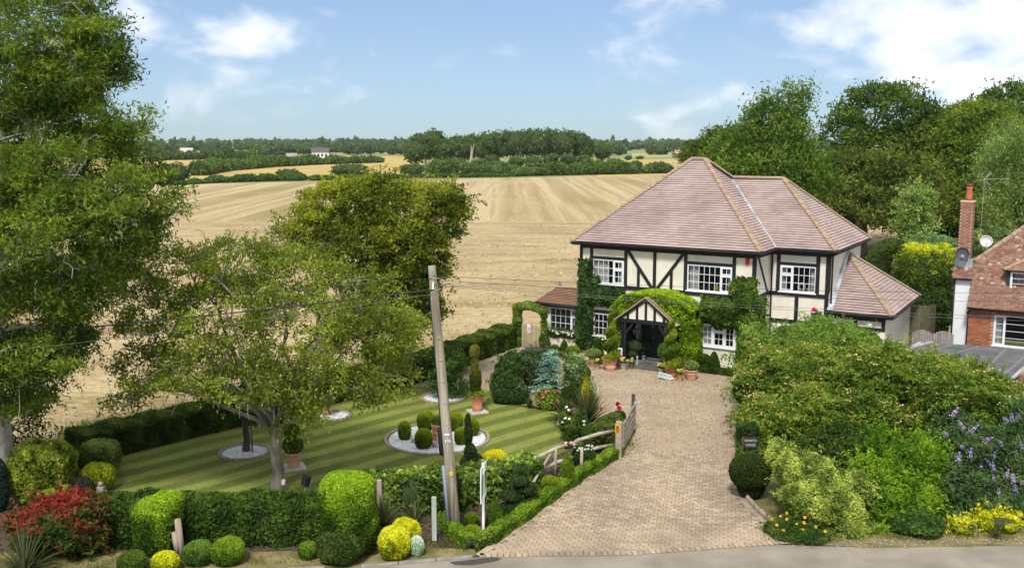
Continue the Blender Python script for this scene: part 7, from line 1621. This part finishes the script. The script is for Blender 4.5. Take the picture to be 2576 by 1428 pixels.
def spiral(label, u, vb, ru, hu, W0, H0):
    t, r_, h_ = potted('spiral_topiary', label, u, vb, ru, hu, TERRA2 if W0 < .9 else TERRA, (.25, .62))
    n = 7000; tt = rng.uniform(0, 1, n) ** 1.3; ph = rng.uniform(0, 2 * PI, n); turns = 3.2; f_ = (tt * turns - ph / (2 * PI)) % 1.0
    R_ = W0 * .5 * (1 - tt * .72); cut = np.where(f_ < .72, np.sin(PI * np.clip(f_ / .72, 0, 1)) ** .5, .05); r = R_ * (.32 + .68 * cut)
    P = np.stack([r * np.cos(ph), r * np.sin(ph), h_ + tt * H0], 1); slope = np.where(f_ < .36, -.5, .9); Nn = unit(np.stack([np.cos(ph), np.sin(ph), slope], 1))
    foliage(P, Nn, 'foliage', t, BXL, .075, MB().lathe([(W0 * .15, h_ - .02), (W0 * .12, h_ + H0 * .5), (.02, h_ + H0 * .97)], 10), aspect=.5, topbias=lambda P, Nn: .9 * Nn[:, 2]); return t
spiral('spiral clipped box in a ribbed pot left of the door', 1537, 934, 35, 30, .85, 2.0)
spiral('spiral clipped box in a wide pot right of the door', 1690, 951, 36, 28, .95, 1.95)
SIL = [(.07, .10, .03), (.13, .17, .06), (.21, .25, .11)]
def mound(label, u, vb, w_, h_, mw, mh, m=TERRA, cols=SIL, rings=(.6,)):
    t, r_, hh = potted('potted_shrub', label, u, vb, w_, h_, m, rings); k = ppm(at(u, vb)); fill(t, [(0, 0, hh + mh / k * .38, mw / k * .5, mw / k * .5, mh / k * .5)], .065, cols, 2.2, .82, .35, .06, young(.6)); return t
mound('low round shrub in a terracotta pot at the left of the pots', 1494, 922, 26, 22, 40, 24)
mound('round silver green shrub in a ribbed pot at the right of the pots', 1741, 958, 32, 25, 36, 26, TERRA2)
YF = (.74, .68, .20); GF = [(.06, .09, .02), (.11, .15, .03)]
def flowers(label, u, vb, w_, h_, m, n, col=YF, mw=1.5, cat='potted flowers', loc=None, wh=None):
    t, r_, hh = potted('flower_pot', label, u, vb, w_, h_, m, (), cat=cat, loc=loc, wh=wh); fill(t, [(0, 0, hh + .07, r_ * 1.25, r_ * 1.25, .13)], .07, GF, 1.7, .7)
    blooms(t, [(r_ * mw * math.cos(a) * q, r_ * mw * math.sin(a) * q, hh + .10 + .12 * (1 - q) + random.uniform(-.03, .05)) for a, q in [(random.uniform(0, 6.3), random.uniform(.15, .95)) for _ in range(n)]], .05, col)
flowers('small terracotta pot of pale yellow flowers at the left', 1503, 929, 14, 13, TERRA2, 8); flowers('tin bucket of yellow flowers left of the step', 1569, 932, 17, 18, TIN, 16); flowers('brown pot of pale yellow flowers beside the tin bucket', 1589, 928, 13, 13, mat('brown_clay', (.22, .13, .09)), 16, (.74, .70, .34))
flowers('tin bucket of yellow flowers right of the step', 1665, 946, 16, 18, TIN, 14); flowers('small orange pot of yellow flowers before the right spiral', 1711, 959, 15, 16, mat('orange_clay', (.56, .28, .11), (.62, .34, .15), scale=4), 14)
t, r_, h_ = potted('red_pot', 'orange red pot with red flowers behind the left spiral', 1512, 916, 12, 18, mat('red_clay', (.50, .12, .05))); blooms(t, [(.0, 0, h_ + .06), (.06, .02, h_ + .1), (-.05, 0, h_ + .12)], .06, (.45, .02, .02))
t, r_, h_ = potted('potted_grass', 'yellow striped spiky plant in a pot behind the right round shrub', 1722, 945, 24, 20, TERRA); spiky('', '', None, 40, .6, [(.30, .28, .06), (.45, .36, .05), (.12, .16, .03)], .03, .8, parent=t, z0=h_)
t, r_, h_ = potted('potted_plant', 'small terracotta pot beside the picket gate', 1366, 893, 18, 16, TERRA); fill(t, [(0, 0, h_ + .35, .2, .2, .4)], .08, LV, 1.2, 0)
pl = lambda a, b, z=.11: hw(4.4 + a, .33 + b, z)
t, r_, h_ = potted('tin_pot', 'tin pot with a dark plant left of the green door', 0, 0, 0, 0, TIN, (), loc=pl(-.62, -.32), wh=(.2, .2)); fill(t, [(0, 0, h_ + .5, .3, .28, .3), (-.1, 0, h_ + .15, .16, .15, .15)], .09, [(.03, .04, .02), (.06, .075, .04), (.13, .15, .09)], 1.8, .6)
t, r_, h_ = potted('tin_pot', 'tin pot with a leafy plant right of the green door', 0, 0, 0, 0, TIN, (), loc=pl(.5, -.5), wh=(.22, .26)); fill(t, [(0, 0, h_ + .3, .26, .25, .34)], .09, [(.025, .045, .014), (.05, .08, .02)], 1.8, .6)
t = shrub('potted_standard', 'clipped standard bush standing left inside the porch', 'potted plant', pl(-.85, -.75), [(0, 0, .75, .34, .3, .3), (-.1, 0, .35, .2, .2, .25)], .08, [(.04, .055, .025), (.07, .09, .045), (.13, .15, .08)], 1.8, seed=71)
t = shrub('potted_standard', 'pale green bush behind the right spiral', 'potted plant', hw(5.35, -1.35), [(0, 0, .95, .3, .3, .35)], .08, [(.06, .09, .03), (.12, .16, .05), (.20, .24, .09)], 1.8, seed=72)
bp2 = thing('brick_planter', 'red brick planter at the left foot of the porch', 'planter', hw(3.28, -1.45), TH); rbm = MB().bbox(-.1, .1, -.048, .048, 0, .062, .005).mesh('brick', BRICK)
for k in range(6):
    for i in range(2): part('brick', rbm, bp2, (-.105 + i * .21 + (.05 if k % 2 else 0), 0, k * .07))
MB().bbox(-.2, .24, -.1, .1, .42, .46, .01).build('cap', TERRA, bp2)
sg = thing('notice_board', 'small white notice with a red strip on the brick planter', 'sign', hw(3.3, -1.52, .465), TH); MB().bbox(-.12, .12, -.01, .01, 0, .42, .004).build('board', WHITE, sg)
MB().box(-.11, .11, -.0125, -.0105, .01, .1).build('red_strip', mat('red_print', (.55, .02, .04)), sg); MB().box(-.08, .06, -.0125, -.0105, .24, .34).build('picture', BLACK, sg)
for k in range(3): MB().box(-.09, .09, -.0125, -.0105, .12 + k * .035, .135 + k * .035).build('printed_line', BLACK, sg)
sf = MB().lathe([(.07, 0), (.06, .03), (.04, .1), (.06, .22), (.035, .30), (.05, .36), (.02, .43)], 10).build('statuette', mat('blue_grey_stone', (.30, .34, .40), rough=.6), None, True); sf.location = hw(3.98, -1.15, .11); tag(sf, 'small grey blue statuette on the porch step', 'statue')
def lantern(label, loc):
    t = thing('hanging_lantern', label, 'lantern', loc); fr = MB(); M_ = mat('silver_frame', (.45, .45, .44), rough=.35, metal=.7) if 'silver_frame' not in bpy.data.materials else bpy.data.materials['silver_frame']
    for k in range(8): a = k * PI / 4; fr.tube([(.05 * math.cos(a), .05 * math.sin(a), .34), (.17 * math.cos(a), .17 * math.sin(a), .18), (.13 * math.cos(a), .13 * math.sin(a), .04), (.03 * math.cos(a), .03 * math.sin(a), 0)], .008, 4)
    fr.lathe([(.15, .17), (.155, .18), (.15, .19)], 16); fr.lathe([(.06, .33), (.03, .42), (.0, .46)], 12); fr.build('frame', M_, t); MB().lathe([(.02, .02), (.11, .05), (.14, .18), (.04, .33)], 12).build('glass', GLASS, t, True); MB().tube([(0, 0, .45), (0, 0, .75)], .006, 4).build('chain', BLACK, t)
lantern('glass lantern hanging left in the porch', pl(-.72, -.95, 1.38)); lantern('glass lantern hanging right in the porch', pl(.82, -.95, 1.34))
ar = thing('arrow_sign', 'pale green arrow shaped sign leaning on the right spiral pot', 'sign', at(1674, 957) + Vector((0, .12, 0)), TH + .1); ab = MB(); M = Matrix.Rotation(R(-22), 4, 'X') @ Matrix.Rotation(R(10), 4, 'Y'); ab.add([(-.34, -.012, .05), (.2, -.012, .05), (.36, -.012, .16), (.2, -.012, .27), (-.34, -.012, .27), (-.34, .012, .05), (.2, .012, .05), (.36, .012, .16), (.2, .012, .27), (-.34, .012, .27)], [(0, 1, 2, 3, 4), (9, 8, 7, 6, 5)] + [(i, i + 5, (i + 1) % 5 + 5, (i + 1) % 5) for i in range(5)], M); ab.build('board', mat('mint_paint', (.42, .52, .44), (.52, .60, .52), scale=5), ar)
tx = text('BEACH', .17, ar, (0, 0, 0), (0, 0, 0), mat('dark_green_letter', (.05, .09, .08)), extrude=.001); tx.matrix_local = M @ Matrix.Translation((-.03, -.0145, .16)) @ Matrix.Rotation(PI / 2, 4, 'X')
# picket gate and arch of climber at the left of the house
pg0 = at(1312, 873); pg1 = at(1356, 880); pk_ = thing('picket_gate', 'boarded garden gate with a white notice left of the house', 'gate', pg0, math.atan2(pg1.y - pg0.y, pg1.x - pg0.x)); GLn = (pg1 - pg0).length
BRD = randmat('gate_board', [(.34, .27, .15), (.46, .38, .24), (.40, .33, .20), (.30, .26, .12)], noise=.25)
nb_ = 9
for k in range(nb_):
    x = (k + .5) * GLn / nb_; MB().bbox(x - GLn / nb_ * .36, x + GLn / nb_ * .36, -.012, .012, .03, 1.22 - .02 * abs(k - 4), .006).build('board', BRD, pk_)
for z in (.25, .95): MB().box(0, GLn, .014, .05, z, z + .08).build('rail', BRD, pk_)
pn = MB().bbox(-.09, .09, -.008, .0, 0, .42, .004).build('notice', WHITE, pk_); pn.location = (GLn * .42, -.013, .78); MB().add([(-.05, -.0105, .17), (.05, -.0105, .17), (0, -.0105, .30)], [(0, 1, 2)]).build('printed_symbol', mat('grey_print', (.2, .22, .24)), pn)
for k in range(3): MB().box(-.06, .06, -.0105, -.0085, .05 + k * .035, .065 + k * .035).build('printed_line', bpy.data.materials['grey_print'], pn)
o = pg0; dirg = (pg1 - pg0).normalized(); AL = []
for i in range(9): f_ = i / 8; q = pg0.lerp(pg1, -.25 + 1.45 * f_) - pg0; AL.append((q.x, q.y, 1.95 + .18 * math.sin(f_ * PI), .26, .28, .2))
for z in (.3, .8, 1.3, 1.7): q = pg0.lerp(pg1, -.25) - pg0; AL.append((q.x + .02, q.y, z, .24, .26, .34)); q2 = pg0.lerp(pg1, 1.25) - pg0; AL.append((q2.x, q2.y, z, .16, .2, .3))
ac = thing('climber_arch', 'leafy climber trained as an arch over the boarded gate', 'climber', pg0); P, Nn = sh_lobes(AL, 9000, .3, .02, .2); foliage(P, Nn, 'foliage', ac, [(.04, .065, .014), (.08, .11, .022), (.16, .19, .04), (.32, .34, .12)], .12, core_lobes(AL, .6), aspect=.55, seed=8)
MB().tube([(pg1 - pg0) * -.2, (pg1 - pg0) * -.2 + Vector((0, 0, 2))], .04, 6).build('post', BARK_D, ac)

# ------------------------------------------------------------------ big shrubs right of the drive
ST = dict(lump=.2, shell=.4)
COT = [(.040, .062, .011), (.080, .115, .019), (.140, .175, .032), (.23, .235, .055)]
loc = at(2120, 1180)
big = [lob(loc, *l) for l in [(1960, 960, 33, 1.25, 1.4, 1.0), (2090, 930, 33.4, 1.5, 1.6, .95), (2230, 945, 31.6, 1.35, 1.4, .95), (2370, 965, 30.8, 1.3, 1.3, .85), (1930, 1060, 30.8, .9, 1.1, .85), (2040, 1050, 30.6, 1.2, 1.3, 1.1), (2180, 1060, 30.6, 1.3, 1.3, 1.1), (2320, 1060, 30.8, 1.3, 1.3, 1.1), (2450, 1005, 29.2, 1.35, 1.2, .85), (2580, 1055, 28.8, 1.3, 1.2, 1.0), (1890, 980, 32.5, .6, .8, .7), (1905, 1130, 30.2, .55, .7, .75), (2480, 1110, 29.5, 1.2, 1.2, 1.2), (1900, 910, 35, .7, .9, .7)]]
bs = shrub('cotoneaster', 'huge arching evergreen shrub mass right of the drive with cream flower heads', 'shrub', loc, big, .15, COT, 2.3, .38, core=.78, topbias=lambda P, Nn: .7 * (Nn[:, 2] - .3), f=.5, seed=81, droop=.5, sprays=(1500, .55, 16, .35), **ST)
P, Nn = sh_lobes(big, 5200, .05, .3, .2); k_ = (Nn[:, 2] > .1) & (vnoise(P, .45, 4) > -.1); P = P[k_] + Nn[k_] * .1; n = len(P)
idx = np.repeat(np.arange(n), 4); PP = P[idx] + rng.normal(size=(len(idx), 3)) * np.array([.07, .07, .02]); cols = pal(PP, [(.20, .13, .05), (.28, .195, .085), (.38, .29, .16)], 1.5, 6)
V, c = leaf_arrays(PP, np.tile([0, 0, 1.0], (len(PP), 1)), .075, .8, 0, .25, cols); kind(link(bpy.data.objects.new('flower_head', quad_mesh('flower_head', V, c, [PETAL])), bs), 'stuff')
loc = at(2070, 905); shrub('elder_bush', 'fresh light green bush rising in front of the wing wall', 'shrub', loc, [lob(loc, *l) for l in [(2050, 855, 37.5, 1.0, 1.0, .75), (2130, 860, 37.5, .9, 1.0, .7), (1980, 870, 37.2, .8, 1.0, .7), (2060, 825, 38, .45, .5, .5), (2180, 875, 37, .7, .8, .6), (2000, 845, 38, .4, .5, .5), (1905, 850, 37.6, .5, .6, .6)]], .13, [(.09, .13, .030), (.15, .20, .05), (.22, .27, .075)], 2.2, .35, core=.75, seed=82, droop=-.3, sprays=(260, .6, 16, .1), **ST)
loc = at(2080, 1362)
shrub('golden_privet', 'pale yellow variegated privet at the drive mouth', 'shrub', loc, [lob(loc, *l) for l in [(1990, 1180, 25.2, .5, .55, .5), (2050, 1200, 25, .65, .7, .6), (2040, 1260, 24.4, .75, .7, .6), (2110, 1280, 24.2, .75, .7, .6), (2130, 1330, 23.9, .65, .6, .4), (2150, 1230, 24.6, .5, .6, .5), (1960, 1150, 26, .35, .4, .5)]], .085, [(.06, .085, .02), (.15, .17, .045), (.30, .30, .09), (.44, .42, .14)], 2.2, .5, core=.8, seed=83, f=1.0, sprays=(260, .35, 14, .2), **ST)
q_ = P3(2110, 1215, 27.2); shrub('dark_laurel', 'dark shaded bush filling the gap behind the golden privet', 'shrub', (q_.x, 27.2, 0), [(0, 0, .9, .9, .8, 1.0), (-.7, .2, .7, .7, .7, .8), (.8, .1, .8, .8, .7, .9)], .13, [(.03, .048, .012), (.055, .08, .018), (.09, .12, .03)], 2.0, sprays=(150, .35, 12, .2), lump=.2, shell=.4, seed=95)
loc = at(2250, 1350)
shrub('laurel_bush', 'vivid green upright laurel in the middle of the shrub bank', 'shrub', loc, [lob(loc, *l) for l in [(2190, 1200, 25.4, .6, .65, .6), (2260, 1180, 25.6, .65, .7, .65), (2330, 1180, 25.6, .55, .65, .7), (2230, 1270, 24.8, .75, .7, .6), (2310, 1260, 24.9, .65, .65, .6), (2200, 1340, 24.2, .65, .6, .4), (2200, 1120, 26, .22, .25, .4), (2250, 1115, 26, .2, .25, .4), (2310, 1120, 26, .22, .25, .45), (2350, 1150, 25.8, .2, .25, .4)]], .12, [(.045, .085, .010), (.085, .14, .014), (.15, .215, .02), (.23, .28, .03)], 2.3, .4, core=.75, seed=84, droop=-.8, sprays=(430, .5, 14, -.15), **ST)
loc = at(2480, 1335)
bu = shrub('buddleia', 'grey green buddleia with lilac flower spikes at right', 'shrub', loc, [lob(loc, *l) for l in [(2400, 1120, 26.5, .8, .8, .9), (2480, 1150, 26, 1.0, .9, .9), (2560, 1180, 25.6, 1.0, .9, 1.0), (2420, 1230, 25.2, .8, .8, .7), (2510, 1270, 24.9, .9, .8, .6), (2390, 1300, 24.6, .6, .6, .4), (2600, 1080, 26.5, .8, .8, .8)]], .13, [(.034, .056, .026), (.06, .09, .04), (.105, .14, .065), (.16, .20, .11)], 2.0, .33, core=.78, seed=85, droop=.6, sprays=(260, .5, 14, .3), **ST)
spk = MB().lathe([(.012, 0), (.05, .05), (.055, .12), (.035, .24), (.006, .34)], 7); LIL = randmat('lilac_flower', [(.36, .24, .52), (.48, .30, .58), (.28, .24, .56), (.56, .38, .62)], noise=.3); 
nf_ = 70; t_ = rng.uniform(0, 1, nf_); a_ = rng.uniform(0, 2 * PI, nf_); r_f = .055 * (1 - t_) ** .6 + .008; Pf = np.stack([r_f * np.cos(a_), r_f * np.sin(a_), t_ * .34], 1)
Vf, cf_ = leaf_arrays(Pf, unit(np.stack([np.cos(a_), np.sin(a_), .3 + 0 * a_], 1)), .045, .9, 0, .4, np.ones((nf_, 3))); sm_ = quad_mesh('bloom', Vf, cf_, [LIL])
for i, (u, v) in enumerate([(2393, 1047), (2440, 1085), (2425, 1078), (2475, 1108), (2497, 1150), (2492, 1168), (2540, 1175), (2548, 1160), (2500, 1183), (2520, 1120), (2560, 1050), (2545, 1058), (2572, 1130), (2440, 1150), (2467, 1180), (2502, 1212), (2530, 1200), (2550, 1215), (2570, 1215), (2510, 1250), (2530, 1262), (2490, 1250), (2475, 1225), (2545, 1265), (2570, 1255), (2520, 1290), (2455, 1260), (2380, 1095), (2410, 1160), (2555, 1240), (2420, 1125), (2535, 1060)]):
    q = P3(u, v, 24.6 if v > 1180 else 25.1) - loc; part('bloom', sm_, bu, q, (random.uniform(-.9, .9), random.uniform(-.9, .9), 0), (random.uniform(.6, .95),) * 3)
ball('golden_shrub', 'yellow leaved low shrub at the right end of the verge', 2530, 1342, 100, 46, YE[:3], .09, 2, cat='shrub', lump=.4, sd=3, sprays=(110, .3, 8, .1))
ball('golden_shrub', 'small yellow leaved shrub below the buddleia', 2435, 1345, 66, 34, YE[:3], .085, 2, cat='shrub', lump=.4, sd=4, sprays=(70, .28, 8, .1))
ball('willow_herb', 'low narrow leaved dark green plant under the buddleia', 2325, 1352, 130, 50, [(.03, .055, .016), (.055, .09, .024), (.10, .14, .035)], .13, 2, cat='plant', lump=.2, tb=None)
p, w_, h_ = size_at(1893, 1270, 100, 105)
shrub('clipped_dome', 'dark clipped dome shrub on the curve of the drive', 'topiary', p + Vector((.05, .6, 0)), [(0, 0, h_ * .62, w_ * .5, w_ * .5, h_ * .38, 2.4), (.05, .05, h_ * .3, w_ * .36, w_ * .36, h_ * .35)], .07, [(.022, .030, .010), (.036, .048, .014), (.06, .07, .02)], 2.2, .5, core=.86, shell=.1, lump=.03, seed=86, topbias=young(.6))
t = shrub('day_lily', 'orange yellow lilies at the tip of the bed beside the road', 'flowers', at(1990, 1352), [(0, 0, .1, .5, .4, .12), (.45, -.15, .1, .4, .35, .12), (-.25, .35, .1, .35, .35, .14), (.2, .3, .12, .5, .4, .16)], .14, [(.035, .06, .018), (.06, .09, .025), (.12, .13, .04)], 1.8, .2, core=.6, seed=87, droop=-.8, sprays=(230, .32, 6, .15))
blooms(t, [(x, y, z) for x, y, z in ((-.45, .2, .42), (-.2, .3, .44), (-.4, -.05, .36), (.1, -.1, .40), (.55, -.2, .38), (.2, -.3, .34), (.75, -.3, .30), (-.1, .1, .46), (.4, .25, .45), (-.3, -.3, .32), (.0, .45, .48), (.3, -.05, .43))], .055, (.78, .50, .02))
# log roll edging
lr = thing('log_edging', 'low edging of upright half logs along the drive curve', 'edging', at(1880, 1275)); LOGM = randmat('grey_log', [(.26, .22, .17), (.36, .31, .24), (.20, .17, .13)], noise=.25)
lg = [at(u, v) for u, v in ((1856, 1212), (1858, 1235), (1870, 1258), (1890, 1282), (1915, 1305), (1945, 1330))]; lm = MB().tube([(0, 0, -.05), (0, 0, .17), (0, 0, .18)], [.04, .04, .03], 8).mesh('half_log', LOGM, True)
for a, b in zip(lg[:-1], lg[1:]):
    n = max(1, int((b - a).length / .082))
    for i in range(n): part('half_log', lm, lr, a.lerp(b, i / n) + Vector((.1, .05, random.uniform(-.015, .01))) - at(1880, 1275))
# house name sign on the ivy clad pillar
pl_ = thing('ivy_pillar', 'ivy covered brick pillar carrying the dark name sign', 'pillar', at(1880, 1178) + Vector((.05, .35, 0))); MB().bbox(-.22, .22, -.22, .22, 0, 1.25, .02).build('pillar', MORTAR_R, pl_)
P, Nn = sh_box([(-.28, 0), (.28, 0)], .55, 1.3, 2600, .05); kp_ = ~((P[:, 1] < -.1) & (np.abs(P[:, 0] - .02) < .25) & (P[:, 2] > .62) & (P[:, 2] < 1.02)); foliage(P[kp_], Nn[kp_], 'ivy', pl_, IVY + [(.14, .18, .05)], .1, None, aspect=.7)
sgn = thing('name_sign', 'dark house name sign with white letters on the ivy pillar', 'sign', at(1880, 1178) + Vector((.07, .02, .66)), -.05); MB().bbox(-.22, .22, -.012, .012, 0, .33, .006).build('board', mat('slate_board', (.025, .026, .026), (.045, .046, .046), scale=6, rough=.6), sgn)
WL = mat('white_letter', (.58, .58, .50), rough=.6); text('GARETH', .098, sgn, (0, -.016, .235), (PI / 2, 0, 0), WL, extrude=.003); text('LODGE', .092, sgn, (0, -.016, .095), (PI / 2, 0, 0), WL, extrude=.003)
# yellow broom and white agapanthus by annex
p = at(2210, 905); p = P3(2210, 868, 41); loc = Vector((p.x, 41, 0)); shrub('golden_broom', 'bright orange yellow dome shrub before the annex corner', 'shrub', loc, [(0, 0, 1.05, .62, .55, .72), (-.25, 0, .7, .5, .5, .6)], .11, [(.30, .24, .02), (.60, .40, .012), (.72, .50, .02)], 2.0, seed=91)
spiky('white_plume', 'pale feathery stems sticking up by the annex wall', Vector((P3(2262, 880, 41).x, 41, 1.0)), 22, .8, [(.50, .50, .42), (.34, .36, .24)], .04, 1.0)
spiky('grass_tuft', 'grass tuft on the gravelly verge under the yellow shrub', at(2505, 1352), 60, .35, [(.08, .11, .03), (.16, .17, .06)], .02, .8)
spiky('grass_tuft', 'grass tuft beside the lilies at the bed tip', at(2085, 1365), 50, .3, [(.08, .11, .03), (.16, .17, .06)], .02, .8)
# scattered leaf litter and pebbles along the verge edges
lt = MB(); LC = [(.30, .22, .13), (.42, .34, .24), (.50, .46, .40), (.24, .16, .09)]
for i in range(900):
    x = random.uniform(6.9, 15); y = 22.95 + .05 * (x - 9) * (x > 9) + random.gauss(0, .14) + .12; lt.col = random.choice(LC); s = random.uniform(.012, .035); a = random.uniform(0, 6.28)
    lt.add([(x + s * math.cos(a), y + s * math.sin(a), .012), (x - s * .6 * math.sin(a), y + s * .6 * math.cos(a), .016), (x - s * math.cos(a), y - s * math.sin(a), .012), (x + s * .6 * math.sin(a), y - s * .6 * math.cos(a), .02)], [(0, 1, 2, 3)])
for i in range(350):
    x = random.uniform(-1, 6.5); y = random.uniform(22.5, 29.5)
    if inside((x, y), apron): lt.col = random.choice(LC[:3]); s = random.uniform(.012, .03); a = random.uniform(0, 6.28); lt.add([(x + s * math.cos(a), y + s * math.sin(a), .034), (x - s * .6 * math.sin(a), y + s * .6 * math.cos(a), .036), (x - s * math.cos(a), y - s * math.sin(a), .034), (x + s * .6 * math.sin(a), y - s * .6 * math.cos(a), .04)], [(0, 1, 2, 3)])
lo = lt.build('leaf_litter', tintmat('dry_litter', rough=.9), None); kind(lo, 'stuff'); lo['label'] = 'scattered dry leaves and chips along the road edge'

# ------------------------------------------------------------------ thin summer haze
hz_ = MB().box(-900, 700, -40, 2200, -1.5, 40)
hm = bpy.data.materials.new('haze'); hm.use_nodes = True; ht = hm.node_tree
for n_ in list(ht.nodes): ht.nodes.remove(n_)
hv = N(ht, 'ShaderNodeVolumePrincipled'); hv.inputs['Color'].default_value = (.86, .92, 1, 1); hv.inputs['Density'].default_value = .00009; hv.inputs['Anisotropy'].default_value = 0.2
ho_ = N(ht, 'ShaderNodeOutputMaterial'); ht.links.new(hv.outputs[0], ho_.inputs['Volume'])
USE_HAZE = True
if USE_HAZE: kind(hz_.build('haze', hm, None), 'stuff')
